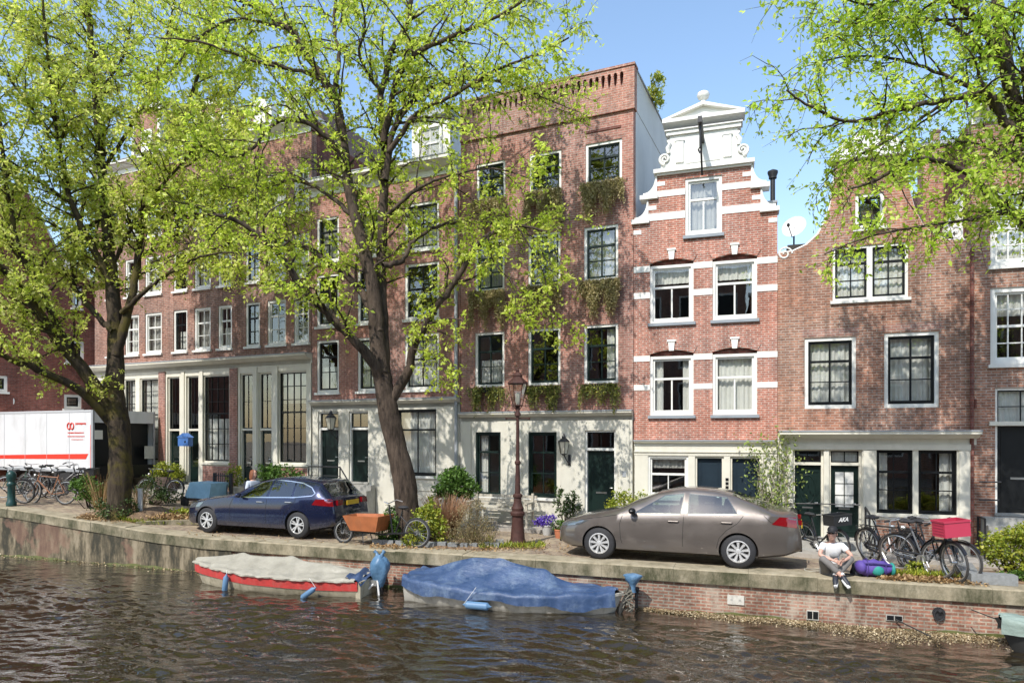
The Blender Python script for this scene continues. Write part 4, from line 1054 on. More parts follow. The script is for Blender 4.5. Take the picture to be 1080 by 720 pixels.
def build_tree(name, label, base, limbs, leafmat, barkmat, seed, leaf_size=.085, sec_step=.22, sec_len=(.8, 2.0), tw_n=8, lf_n=13, group=None, bounds=None, start=.25, jitter_y=1.0):
    """limbs: list of (points [(px,py,Y)], r0, r1, twig factor). base: world point."""
    rng = np.random.default_rng(seed)
    r = thing(name, label, 'tree', tuple(base), 0, group); B = np.array(base)
    trunk = TubeNP(); br = TubeNP(); lp = []
    for li, (pts, r0, r1, tf) in enumerate(limbs):
        W_ = [np.array(px2w(*p))-B for p in pts]; r0, r1 = (r0, r1) if li == 0 else (r0*.86, r1*.9)
        m = len(W_); rad = [r0+(r1-r0)*(i/(m-1))**.8 for i in range(m)]
        path, rr = smooth_path(W_, rad, 6)
        nz = rng.normal(size=path.shape)*np.minimum(.022, np.where(rr[:, None] > .1, .008, rr[:, None]*.25)); nz[0] = 0; path = path+nz
        if li == 0: rr = rr*(1+.0*rr); rr[:6] = rr[:6]*np.array([1.35,1.22,1.12,1.06,1.03,1.0])
        thick = r0 > .12
        (trunk if thick else br).tube(path, rr*(1+(.035 if thick else .06)*np.sin(np.arange(len(rr))*.7+li)), 10 if thick else 6)
        if tf <= 0: continue
        seg = np.linalg.norm(np.diff(path, axis=0), axis=1); cum = np.concatenate([[0], np.cumsum(seg)]); Lt = cum[-1]
        s = Lt*start*rng.uniform(.6, 1.1) if r0 > .06 else 0.1
        while s < Lt:
            i = min(np.searchsorted(cum, s), len(path)-1); p = path[i]; tg = path[min(i+1, len(path)-1)]-path[max(i-1, 0)]; tg /= np.linalg.norm(tg)+1e-9
            dr = rng.normal(size=3); dr[2] = dr[2]*.8+.25; dr -= tg*dr.dot(tg); dr /= np.linalg.norm(dr)+1e-9
            dr = dr*.8+tg*.75; dr[1] *= jitter_y; dr /= np.linalg.norm(dr)
            L = rng.uniform(*sec_len)*(1-.35*s/Lt)*tf**.5
            n = 6; q = [p]; dd = dr.copy()
            for k in range(n):
                dd = dd+rng.normal(size=3)*.2+np.array([0, 0, .03-.05*k]); dd /= np.linalg.norm(dd); q.append(q[-1]+dd*L/n)
            q = np.array(q); r_ = np.linspace(min(.035, rr[i]*.5), .006, n+1); br.tube(q, r_, 5)
            for _ in range(int(tw_n*rng.uniform(.7, 1.3))):
                k = rng.integers(1, n+1); f_ = rng.random(); a = q[k-1]*(1-f_)+q[k]*f_
                td = rng.normal(size=3)*.9+dd*.7; td[2] -= .1; td /= np.linalg.norm(td); tl_ = rng.uniform(.25, .65)
                m3 = a+td*tl_*.5+rng.normal(size=3)*.03; e = a+td*tl_+np.array([0, 0, -.12*tl_])+rng.normal(size=3)*.03
                br.tube(np.array([a, m3, e]), [.006, .004, .002], 3)
                nl = int(lf_n*rng.uniform(.5, 1.4)); tt = rng.random(nl)**.8
                pos = np.where(tt[:, None] < .5, a+(m3-a)*tt[:, None]*2, m3+(e-m3)*(tt[:, None]*2-1))+rng.normal(size=(nl, 3))*.035
                lp.append(pos)
            s += sec_step*rng.uniform(.6, 1.5)/max(tf, .3)
    trunk.build('trunk', barkmat, r)
    br.build('branches', barkmat, r)
    if lp:
        lp = np.concatenate(lp)
        leaves_mesh('crown', lp, leaf_size, leafmat, r, rng)
        print(name, 'leaves', len(lp))
    return r

def y_at(lst):  # helper: px,py list with depths
    return lst
def limb(pts, Y0, Y1, r0, r1, tf=1.0):
    n = len(pts); return ([(p[0], p[1], Y0+(Y1-Y0)*i/(n-1)) for i, p in enumerate(pts)], r0, r1, tf)

b2 = gp(427, 571); YT = b2.y
T2 = [
 limb([(427,580),(430,540),(425,500),(414,455),(406,415),(402,390)], YT, YT, .32, .22, 0),
 limb([(402,395),(397,350),(394,310),(386,270),(375,230),(366,185),(361,140),(352,100),(330,68),(303,30),(265,5),(220,-10)], YT, YT+.8, .25, .05),
 limb([(405,400),(404,350),(402,300),(404,230),(406,150),(403,100),(412,55),(428,25),(440,-25)], YT+.1, YT+1.5, .2, .05),
 limb([(408,412),(395,385),(375,360),(350,335),(318,302),(290,262),(262,240),(235,228),(205,225)], YT, YT-1.8, .18, .03, .9),
 limb([(400,350),(386,318),(368,292),(335,268),(300,252),(262,248),(225,262),(190,255)], YT, YT+1.6, .13, .025, .9),
 limb([(414,420),(431,390),(436,368),(455,330),(478,300),(497,268),(515,248),(545,238),(580,245)], YT, YT-.8, .15, .03, .8),
 limb([(404,280),(424,275),(436,255),(460,240),(495,234),(540,240),(585,262)], YT, YT+1.0, .09, .02, .8),
 limb([(405,150),(415,95),(435,60),(478,38),(520,20),(560,-5)], YT+.5, YT-1, .11, .03),
 limb([(406,190),(418,130),(445,100),(490,82),(540,90),(590,110)], YT+.4, YT+.2, .11, .02),
 limb([(410,160),(440,120),(480,100),(520,75),(560,60),(600,40)], YT+.3, YT-1.6, .08, .02, .9),
 limb([(364,175),(345,145),(318,128),(290,130),(262,160),(235,165),(205,150)], YT+.3, YT-1.5, .09, .02),
 limb([(356,115),(335,82),(300,72),(260,62),(215,45),(170,40)], YT+.5, YT-.5, .08, .02),
 limb([(352,100),(358,60),(352,20),(360,-30)], YT+.5, YT+1.5, .08, .03),
 limb([(375,230),(345,205),(310,190),(270,195),(230,200)], YT+.2, YT+1.8, .07, .02),
 limb([(300,30),(250,20),(210,40),(180,75),(150,90)], YT+.6, YT+.5, .05, .015),
 limb([(404,230),(440,200),(475,185),(520,178),(565,190)], YT+.3, YT-1.4, .06, .015, .8),
 limb([(402,100),(380,60),(385,20),(375,-20)], YT+.5, YT-.8, .06, .02),
 limb([(460,320),(452,350),(447,380),(445,400)], YT-.3, YT-.2, .03, .01, .25),
 limb([(515,248),(520,275),(540,300),(545,330)], YT-.7, YT-.9, .025, .008, .5),
 limb([(545,238),(570,280),(578,310),(585,335)], YT-.9, YT-1.0, .02, .008, .6),
 limb([(436,368),(460,372),(478,385)], YT-.3, YT-.8, .02, .008, .5),
 limb([(428,25),(460,5),(500,-10),(560,-20)], YT+.9, YT+.4, .04, .015, .8),
]
build_tree('elm_tree', 'large elm with a leaning bare trunk in the planted bed behind the cargo bike', b2-Vector((0,0,.25)), T2, M['leaf_tree'], M['bark'], 11, .105, .20, (.9,2.3), 11, 12)

b1 = gp(125, 541, .15); Y1 = b1.y
T1 = [
 ([(124,556,Y1),(126,528,Y1),(127,495,Y1),(126,455,Y1),(122,425,Y1),(119,398,Y1)], .35, .24, 0),
 limb([(121,410),(122,360),(118,300),(113,240),(108,180),(101,100),(96,30),(90,-30)], Y1, Y1+1, .28, .06),
 limb([(119,436),(92,396),(58,354),(28,312),(0,282),(-45,250)], Y1, Y1-2, .24, .06),
 limb([(75,372),(42,305),(20,262),(8,205),(0,140),(-10,80)], Y1-.5, Y1-1.5, .13, .03),
 limb([(118,446),(85,412),(40,390),(5,376),(-40,360)], Y1, Y1-2.5, .17, .05, .35),
 limb([(122,375),(135,330),(143,290),(150,240),(170,180),(195,120),(215,60),(230,0)], Y1, Y1+1, .16, .03),
 limb([(128,330),(158,303),(187,283),(215,270),(250,267),(290,280)], Y1, Y1-2, .08, .015, .5),
 limb([(118,300),(95,255),(76,215),(62,150),(52,80),(45,0)], Y1+.2, Y1-1, .13, .03),
 limb([(120,350),(100,330),(78,298),(80,250),(90,200),(82,120),(70,60)], Y1, Y1+2, .12, .03),
 limb([(150,240),(185,225),(220,232),(260,225),(300,230)], Y1+.4, Y1-.8, .06, .015),
 limb([(118,280),(150,220),(185,180),(215,150),(255,150)], Y1+.4, Y1-1.6, .07, .015),
 limb([(108,180),(140,130),(165,80),(180,20),(190,-30)], Y1+.7, Y1-.3, .07, .02),
 limb([(76,215),(40,190),(10,170),(-30,160)], Y1, Y1-1.6, .05, .015),
 limb([(62,150),(30,110),(0,70),(-30,40)], Y1-.4, Y1-2.2, .05, .015),
 limb([(101,100),(130,60),(140,10),(150,-30)], Y1+.9, Y1+1.6, .05, .015),
 limb([(110,230),(75,245),(40,230),(0,235)], Y1+.6, Y1-.5, .06, .015),
 limb([(145,270),(180,255),(205,215),(230,190),(265,190)], Y1+.3, Y1+1.2, .05, .015),
 limb([(170,180),(205,170),(240,110),(262,80)], Y1+.6, Y1-1.2, .04, .012),
 limb([(96,60),(60,40),(20,30),(-20,0)], Y1+.9, Y1-.6, .04, .012),
 limb([(58,352),(30,345),(0,330)], Y1-1, Y1-1.8, .04, .015, .6),
]
build_tree('elm_tree', 'broad many limbed elm with a mossy trunk beside the delivery truck', b1-Vector((0,0,.2)), T1, M['leaf_left'], M['bark_moss'], 23, .112, .155, (.9,2.4), 12, 12)

Y3 = 11.4
b3 = Vector(((1150-540)/F*Y3, Y3, g((1150-540)/F*Y3, Y3)))
T3 = [
 limb([(1150,622),(1148,520),(1142,420),(1136,330),(1130,290)], Y3, Y3, .34, .26, 0),
 limb([(1132,295),(1085,243),(1050,210),(1020,182),(985,168),(955,172),(925,190),(895,200)], Y3, Y3-.6, .1, .02, .55),
 limb([(1135,310),(1115,220),(1095,160),(1073,120),(1060,60),(1050,0),(1045,-60)], Y3, Y3+.8, .22, .08, .8),
 limb([(1095,160),(1065,133),(1040,100),(1000,105),(950,115),(895,128),(850,110),(830,95)], Y3+.2, Y3-.5, .1, .015, .9),
 limb([(1073,115),(1045,42),(1018,12),(980,-8),(930,-20)], Y3+.3, Y3-.3, .1, .03),
 limb([(1040,60),(1000,25),(950,20),(905,25),(865,20)], Y3+.3, Y3+.8, .05, .012),
 limb([(1040,100),(985,75),(940,62),(890,60),(850,70)], Y3+.2, Y3+.6, .045, .012),
 limb([(1125,270),(1075,225),(1020,232),(965,240),(915,250),(870,268)], Y3-.2, Y3-1.0, .05, .01, .5),
 limb([(1000,105),(950,140),(905,165),(870,185)], Y3, Y3+.4, .035, .01, .8),
 limb([(1120,240),(1090,190),(1070,170),(1020,150),(960,165)], Y3+.2, Y3+1.2, .06, .012, .8),
 limb([(1090,150),(1080,80),(1085,20),(1075,-30)], Y3+.4, Y3-.8, .07, .02),
 limb([(1115,220),(1130,120),(1120,40),(1130,-40)], Y3, Y3+.4, .12, .04, .6),
 limb([(1095,160),(1062,158),(1035,178),(1010,205)], Y3+.2, Y3-.9, .04, .01, .6),
 limb([(980,-8),(930,5),(890,0),(850,-15)], Y3, Y3+.2, .03, .01),
]
build_tree('elm_tree', 'elm reaching in from beyond the right edge, bright leaves overhanging the bell gable house', b3-Vector((0,0,.2)), T3, M['leaf_bright'], M['bark'], 37, .092, .17, (.7,1.5), 10, 11)

# trees on the near bank behind the camera: seen only as reflections in the panes
def wpx(X, Y, z): return (540+X/Y*F, HZ-(z-ZC)/Y*F, Y)
for k, (X, Yb, lab) in enumerate(((-9, -2.5, 'elm on the near bank to the left behind the camera'), (1.5, -4.5, 'elm on the near bank straight behind the camera'), (11, -7.5, 'elm on the near bank to the right behind the camera'))):
    rn = random.Random(k+3); L = [([wpx(X, Yb, z) for z in (1, 3, 5, 8.5)], .25, .1, .5)]
    for j in range(7):
        an = j*2.4; L.append(([wpx(X+q*math.cos(an), Yb+q*math.sin(an), 4+j*.35+q*1.1) for q in (0, .9, 1.8, 2.8)], .1, .02, 1.0))
    build_tree('elm_tree', lab, Vector((X, Yb, 1.0)), L, M['leaf_tree'], M['bark'], 60+k, .14, .45, (.8,1.8), 7, 9)
# ---------------------------------------------------------------- cars (local: x from nose to tail, y away from the water, z up)
def lerp_tab(tab, x):
    if x <= tab[0][0]: return tab[0][1]
    for (a, va), (b, vb) in zip(tab, tab[1:]):
        if x <= b:
            t = (x-a)/(b-a); t = t*t*(3-2*t)*.35+t*.65; return va+(vb-va)*t
    return tab[-1][1]
class CarShape:
    def __init__(s, top, belt, wid, zb, L, tumble=.24): s.top, s.belt, s.wid, s.zb, s.L, s.tumble = top, belt, wid, zb, L, tumble
    def sec(s, x):
        w = lerp_tab(s.wid, x); zt = lerp_tab(s.top, x); zbl = min(lerp_tab(s.belt, x), zt-.045); z0 = lerp_tab(s.zb, x)
        h = zt-zbl; k = min(1, max(0, (h-.05)/.4)); wr = w*(.90-s.tumble*k); m = (z0+zbl)/2
        crown = .035+.02*k
        return [(0, z0), (w*.80, z0), (w*.955, z0+.05), (w*.985, z0+(zbl-z0)*.22), (w, z0+(zbl-z0)*.5), (w*.985, z0+(zbl-z0)*.78), (w*.955, zbl),
                ((w*.94+wr)/2+.012*k, (zbl+zt-crown)/2), (wr, zt-crown-.012), (wr*.9, zt-crown*.45), (wr*.5, zt-.006), (0, zt)]
    def pt(s, x, t, off=0):
        P = s.sec(x); i = min(int(t), len(P)-2); f = t-i; a, b = P[i], P[i+1]
        q = Vector((x, -(a[0]*(1-f)+b[0]*f), a[1]*(1-f)+b[1]*f))
        if off:
            n = Vector((0, -(b[1]-a[1]), -(b[0]-a[0]))); n = Vector((0, -(b[1]-a[1]), (a[0]-b[0]))); n.normalize()
            if i >= 8: 
                q0 = s.pt(max(x-.03, 0), t); q1 = s.pt(min(x+.03, s.L), t); tx = (q1-q0).normalized(); ty = Vector((0, -(b[0]-a[0]), b[1]-a[1])).normalized(); n = tx.cross(ty)
                if n.z < 0: n = -n
                n.normalize()
            q = q+n*off
        return q
    def patch(s, f, nx, nt, off, side=-1):
        """f(i/nx, j/nt) -> (x, t)"""
        P = []
        for i in range(nx+1):
            row = []
            for j in range(nt+1):
                x, t = f(i/nx, j/nt); q = s.pt(x, t, off); row.append(q if side < 0 else Vector((q.x, -q.y, q.z)))
            P.append(row)
        return MB().grid(P)
    def t_at(s, x, z, lo=3, hi=8.0):
        P = s.sec(x)
        for i in range(lo, int(hi)):
            if P[i][1] <= z <= P[i+1][1]: return i+(z-P[i][1])/(P[i+1][1]-P[i][1]+1e-6)
        return hi if z > P[int(hi)][1] else lo
    def poly_xz(s, quad, nx, nt, off, side=-1):
        """quad: 4 (x,z) corners; bilinear patch laid on the flank"""
        (a, b, c, d) = quad
        def f(u, v):
            x = (a[0]*(1-u)+b[0]*u)*(1-v)+(d[0]*(1-u)+c[0]*u)*v; z = (a[1]*(1-u)+b[1]*u)*(1-v)+(d[1]*(1-u)+c[1]*u)*v
            return x, s.t_at(x, z)
        return s.patch(f, nx, nt, off, side)
    def body_mb(s):
        xs = list(np.linspace(0, s.L, 64)); rows = []
        for x in xs:
            P = s.sec(x); ring = [Vector((x, -p[0], p[1])) for p in P]+[Vector((x, p[0], p[1])) for p in P[-2:0:-1]]
            rows.append(ring)
        mb = MB(); n = len(rows[0]); vs = [p for r_ in rows for p in r_]
        fs = [(i*n+j, i*n+(j+1) % n, (i+1)*n+(j+1) % n, (i+1)*n+j) for i in range(len(rows)-1) for j in range(n)]
        fs.append(tuple(reversed(range(n)))); fs.append(tuple((len(rows)-1)*n+j for j in range(n)))
        mb.add(vs, fs); return mb

def boolean_cut(o, cutters):
    for c in cutters:
        md = o.modifiers.new('cut', 'BOOLEAN'); md.operation = 'DIFFERENCE'; md.object = c; md.solver = 'EXACT'
    bpy.context.view_layer.update()
    dg = bpy.context.evaluated_depsgraph_get(); me = bpy.data.meshes.new_from_object(o.evaluated_get(dg))
    o.modifiers.clear(); o.data = me
    for c in cutters: bpy.data.objects.remove(c, do_unlink=True)
    me.shade_smooth()
    try: me.set_sharp_from_angle(angle=R(38))
    except Exception: pass

def wheel(root, x, y, r, side, style, rim_mat, wdt=.2):
    """side -1: outer face looks towards -y"""
    Mx = Matrix.Rotation(R(90)*(1 if side < 0 else -1), 3, 'X')   # local z -> -y (side<0)
    w = MB().lathe([(r*.64, 0), (r*.9, -.005), (r*.985, -.03), (r, -.06), (r, -wdt+.04), (r*.95, -wdt), (r*.6, -wdt)], (0,0,0), 32, Mx, False).build('wheel', M['rubber'], root, True, loc=(x, y, r))
    q = r*.65
    MB().lathe([(q, .004), (q*.955, .006), (q*.90, -.035), (q*.86, -.07), (.0, -.075)], (0,0,0), 32, Mx, False).build('rim', M['rim_dark'] if style != 'cap' else rim_mat, w, True)
    s = MB(); ns = {'cap': 9, 'alloy': 5}[style]
    for k in range(ns):
        a0 = 2*math.pi*k/ns+.2
        offs = [0] if style == 'cap' else [-.19, .19]
        for o_ in offs:
            a = a0+o_; d = Vector((math.cos(a), math.sin(a), 0)); ad = a0+o_*.55; d2 = Vector((math.cos(ad), math.sin(ad), 0))
            p0 = d2*(q*.16)+Vector((0,0,-.012)); p1 = d*(q*.93)+Vector((0,0,-.006)); tn = (p1-p0).normalized(); sd_ = Vector((-tn.y, tn.x, 0))
            hw0, hw1 = (q*.055, q*.125) if style == 'cap' else (q*.07, q*.075)
            vs = [p0-sd_*hw0, p1-sd_*hw1, p1+sd_*hw1, p0+sd_*hw0]; vs = vs+[v-Vector((0,0,.03)) for v in vs]
            s.add([Mx @ v for v in vs], [(0,1,2,3), (7,6,5,4), (0,4,5,1), (1,5,6,2), (2,6,7,3), (3,7,4,0)])
    s.lathe([(0, .004), (q*.2, 0), (q*.24, -.012), (q*.24, -.04)], (0,0,0), 16, Mx); s.lathe([(q*.97, .006), (q*.90, .009), (q*.88, -.02)], (0,0,0), 32, Mx, False)
    s.build('wheel_cover' if style == 'cap' else 'spokes', rim_mat, w)
    if style == 'cap':
        h = MB()
        for k in range(9):
            a = 2*math.pi*(k+.5)/9+.2; c = Vector((math.cos(a), math.sin(a), 0))*q*.64
            d = Vector((math.cos(a), math.sin(a), 0)); t_ = Vector((-d.y, d.x, 0))
            vs = [c-d*q*.2-t_*q*.035, c+d*q*.17-t_*q*.09, c+d*q*.17+t_*q*.09, c-d*q*.2+t_*q*.035]; vs = [v+Vector((0,0,-.060)) for v in vs]
            h.add([Mx @ v for v in vs], [(0,1,2,3)])
        build_each(h, 'vent_slot', M['black'], w)
    return w
def car_paint(name, c, metal=.6, rough=.32):
    m, nt, b = _m(name); b.inputs['Base Color'].default_value = rgb(c); b.inputs['Metallic'].default_value = metal; b.inputs['Roughness'].default_value = rough
    b.inputs['Coat Weight'].default_value = 1; b.inputs['Coat Roughness'].default_value = .03
    n = noise(nt, 2.5, 6, .7); r_ = ramp(nt, [(.35, rough*.85), (.7, rough*1.35)], n.outputs[0]); nt.links.new(r_, b.inputs['Roughness'])
    tc = N(nt, 'ShaderNodeTexCoord'); sp = N(nt, 'ShaderNodeSeparateXYZ'); nt.links.new(tc.outputs['Object'], sp.inputs[0])
    mr = N(nt, 'ShaderNodeMapRange'); mr.inputs[1].default_value = .55; mr.inputs[2].default_value = .2; mr.inputs[3].default_value = 0; mr.inputs[4].default_value = .45
    nt.links.new(sp.outputs[2], mr.inputs[0]); mu = N(nt, 'ShaderNodeMath', operation='MULTIPLY'); nt.links.new(mr.outputs[0], mu.inputs[0]); nt.links.new(n.outputs[0], mu.inputs[1])
    nt.links.new(mix(nt, c, (.2,.17,.13), mu.outputs[0]), b.inputs['Base Color'])
    return m
M['paint_taupe'] = car_paint('taupe_metallic_paint', (.15,.13,.115), .6, .38)
M['paint_blue'] = car_paint('navy_metallic_paint', (.012,.018,.055), .55, .25)
M['rim_dark'] = paint('dark_wheel_metal', (.05,.05,.05), .5, .1, 5, metal=.5)
M['rim_silver'] = paint('silver_wheel_paint', (.62,.62,.61), .35, .05, 5, metal=.45)
M['chrome'] = paint('chrome_trim', (.8,.8,.8), .15, .02, 5, metal=1)
def cg_mat():
    m, nt, b = _m('car_glass'); b.inputs['Base Color'].default_value = (.030,.045,.040,1); b.inputs['Roughness'].default_value = .03; b.inputs['IOR'].default_value = 1.5; b.inputs['Coat Weight'].default_value = .6; b.inputs['Coat Roughness'].default_value = .01; return m
    b.inputs['Coat Weight'].default_value = 1; b.inputs['Coat Roughness'].default_value = .01; b.inputs['Coat IOR'].default_value = 1.9; return m
M['car_glass'] = glass('car_glass', (.50,.58,.55), .10, .01)
def simple(name, c, rough=.3, metal=0, coat=0):
    m, nt, b = _m(name); b.inputs['Base Color'].default_value = rgb(c); b.inputs['Roughness'].default_value = rough; b.inputs['Metallic'].default_value = metal; b.inputs['Coat Weight'].default_value = coat; return m
M['red_lens'] = simple('red_lamp_lens', (.17,.004,.007), .12, 0, 1)
M['clear_lens'] = simple('headlamp_lens', (.16,.18,.19), .08, .5, 1)
M['car_trim'] = simple('dark_upholstery', (.03,.03,.032), .8)
M['seam'] = simple('panel_gap', (.008,.008,.008), .8)
M['plate'] = simple('yellow_plate', (.75,.5,.03), .4)

def text_mesh(s, size, mat, parent, loc, rot, name='lettering', ext=.002, shear=0, bold=0):
    cu = bpy.data.curves.new(name, 'FONT'); cu.body = s; cu.size = size; cu.extrude = ext; cu.align_x = 'CENTER'; cu.align_y = 'CENTER'; cu.shear = shear; cu.offset = bold
    o = bpy.data.objects.new(name, cu); COL.objects.link(o); bpy.context.view_layer.update()
    me = bpy.data.meshes.new_from_object(o.evaluated_get(bpy.context.evaluated_depsgraph_get())); bpy.data.objects.remove(o, do_unlink=True)
    me.materials.clear(); me.materials.append(mat); o = bpy.data.objects.new(name, me); COL.objects.link(o); o.parent = parent; o.location = loc; o.rotation_euler = rot; return o

def ribbon(S, pts, w, off, mat, name, parent, side=-1):
    """thin line along (x,z) points on the flank"""
    mb = MB(); P = []
    for i, (x, z) in enumerate(pts):
        x0, z0 = pts[max(i-1, 0)]; x1, z1 = pts[min(i+1, len(pts)-1)]; d = Vector((x1-x0, z1-z0)).normalized(); n = Vector((-d.y, d.x))*w/2
        row = []
        for s_ in (-1, 1):
            xx, zz = x+n.x*s_, z+n.y*s_; q = S.pt(xx, S.t_at(xx, zz), off); row.append(q if side < 0 else Vector((q.x, -q.y, q.z)))
        P.append(row)
    return mb.grid(P).build(name, mat, parent)
def dens(pts, n=5):
    out = []
    for (a, b), (c, d) in zip(pts, pts[1:]): out += [(a+(c-a)*k/n, b+(d-b)*k/n) for k in range(n)]
    return out+[pts[-1]]

def car(name, label, S, pos, ang, wheels, r, style, paintm, rim, spec):
    root = thing(name, label, 'car', pos, ang)
    body = S.body_mb().build('body', paintm, root, True)
    cut = []
    for x in wheels:
        c = MB().lathe([(r*1.10, -1.2), (r*1.10, 1.2)], (x, 0, r), 40, Matrix.Rotation(R(90), 3, 'X')); 
        # two pockets, leaving the middle of the floor
        for s_ in (-1, 1):
            cc = MB().lathe([(r*1.10, 0), (r*1.10, .6)], (0,0,0), 40, Matrix.Rotation(R(90), 3, 'X')).build('cutter', None); cc.location = (x, (-.52 if s_ < 0 else 1.12), r)
            cut.append(cc)
    # hollow cabin and real window openings
    cx0, cx1 = spec['cabin']; rows = []
    for x in np.linspace(cx0, cx1, 14):
        P = S.sec(x); zt = P[-1][1]; wb = P[6][0]-.11; wr = P[8][0]-.07; zb_ = .48; hb = P[6][1]
        if zt-.09 < hb+.03: zt = hb+.12
        h = [(wb*.97, zb_), (wb, min(hb, zt-.12)), (wr, zt-.095), (wr*.5, zt-.055)]
        rows.append([Vector((x, -y, z)) for y, z in h]+[Vector((x, y, z)) for y, z in h[::-1]])
    k = len(rows[0]); mb = MB(); mb.add([p for r_ in rows for p in r_], [(i*k+j, i*k+(j+1) % k, (i+1)*k+(j+1) % k, (i+1)*k+j) for i in range(len(rows)-1) for j in range(k)]+[tuple(reversed(range(k))), tuple((len(rows)-1)*k+j for j in range(k))])
    cut.append(mb.build('cutter', None))
    for q in spec['side_glass']:
        c = (sum(p[0] for p in q)/4, sum(p[1] for p in q)/4); qq = [(c[0]+(p[0]-c[0])*.96, c[1]+(p[1]-c[1])*.93) for p in q]
        cut.append(MB().prism(qq, -1.3, 1.3).build('cutter', None))
    for x0, x1, _ in (spec['ws'], spec['rw']):
        xs = np.linspace(x0+.07, x1-.05, 7); up = [(x, lerp_tab(S.top, x)+.05) for x in xs]; dn = [(x+(.12 if x0 < 2.5 else -.12), lerp_tab(S.top, x)-.22) for x in xs]
        hw = min(S.sec(x1 if x0 < 2.5 else x0)[8][0]-.06, .56); cut.append(MB().prism(dn+up[::-1], -hw, hw).build('cutter', None))
    bpy.context.view_layer.update()
    for c in cut: c.parent = root
    boolean_cut(body, cut)
    for sx in spec['seats']:
        for sy in (-.36, .36):
            MB().obox((sx, sy, .80), .07, .22, .30, Matrix.Rotation(R(12), 3, 'Y')).obox((sx+.09, sy, 1.17), .05, .12, .09, Matrix.Rotation(R(10), 3, 'Y')).obox((sx-.25, sy, .56), .26, .23, .07).build('seat', M['car_trim'], root)
    MB().tube([Vector((cx0+.42, -.36, .93))+Matrix.Rotation(R(-62), 3, 'Y') @ Vector((.18*math.cos(a), .18*math.sin(a), 0)) for a in np.linspace(0, 6.28, 25)[:-1]], .016, 6, closed=True).build('steering_wheel', M['car_trim'], root)
    MB().box(cx0-.02, cx0+.2, -.7, .7, .62, .90).build('dashboard', M['car_trim'], root)
    for x in wheels:
        hw = lerp_tab(S.wid, x)
        for s_ in (-1, 1): wheel(root, x, s_*(hw-.025), r, s_, style, rim)
        a = MB()
        # dark liner inside each arch
        for s_ in (-1, 1):
            P = [[Vector((x+r*1.09*math.cos(t), s_*yy, r+r*1.09*math.sin(t))) for yy in (.53, hw-.03)] for t in np.linspace(-.25, math.pi+.25, 20)]
            MB().grid(P).build('wheel_arch_liner', M['seam'], root)
    for sd_ in (-1, 1):
        for q in spec['side_glass']: S.poly_xz(q, 14, 5, .004, sd_).build('side_window', M['car_glass'], root, True)
        if 'chrome' in spec: ribbon(S, dens(spec['chrome']), .022, .007, M['chrome'], 'window_trim', root, sd_)
        for i, ln in enumerate(spec['seams']): ribbon(S, dens(ln), .008, .0025, M['seam'], 'door_seam', root, sd_)
        for hx, hz in spec['handles']:
            t = S.t_at(hx, hz); p = S.pt(hx, t, .0)
            y = p.y if sd_ < 0 else -p.y
            MB().tube([(hx-.1, y, hz), (hx-.09, y+sd_*.028, hz+.004), (hx+.09, y+sd_*.028, hz+.004), (hx+.1, y, hz)], .012, 6).build('door_handle', paintm if 'chrome' not in spec else M['metal'], root, True)
        if 'sill' in spec: ribbon(S, dens(spec['sill']), .02, .012, M['rim_silver'], 'sill_trim', root, sd_)
        S.poly_xz(spec['tail'], 8, 3, .006, sd_).build('tail_light', M['red_lens'], root, True)
        S.poly_xz(spec['head'], 8, 3, .006, sd_).build('headlight', M['clear_lens'], root, True)
        mx, mz = spec['mirror']; p = S.pt(mx, 6); y = abs(p.y)
        MB().ell((mx, sd_*(y+.11), mz), .075, .10, .065, 10, 6).tube([(mx+.02, sd_*(y-.03), mz-.06), (mx, sd_*(y+.08), mz-.02)], .02, 6).build('wing_mirror', M['black'] if 'chrome' not in spec else paintm, root, True)
    # windscreen and rear screen
    for nm, (x0, x1, tin) in (('windscreen', spec['ws']), ('rear_window', spec['rw'])):
        mb = MB(); P = []
        for i in range(9):
            x = x0+(x1-x0)*i/8; row = []
            for j in range(-8, 9):
                t = 11-abs(j)/8*(11-tin); q = S.pt(x, t, .005); row.append(q if j < 0 else Vector((q.x, -q.y, q.z)))
            P.append(row)
        mb.grid(P).build(nm, M['car_glass'], root, True)
    L = S.L; hw = lerp_tab(S.wid, L)
    zb = lerp_tab(S.zb, L)
    pz = spec['plate']; MB().box(L+.002, L+.014, -.26, .26, pz-.055, pz+.055).build('number_plate', M['plate'], root)
    MB().box(L-.3, L+.008, -hw*.8, hw*.8, zb-.02, zb+.12).build('rear_bumper_trim', M['black'], root)
    MB().box(-.008, .3, -.55, .55, .28, .42).build('air_intake', M['black'], root)
    MB().box(-.006, .25, -.4, .4, .5, .62).build('grille', M['black'], root)
    if 'tail_back' in spec:
        za, zc_, yi = spec['tail_back']
        for s_ in (-1, 1): MB().box(L-.06, L+.006, s_*yi, s_*hw*.84, za, zc_).build('tail_light', M['red_lens'], root)
    return root

def gz(x, y): return g(x, y)
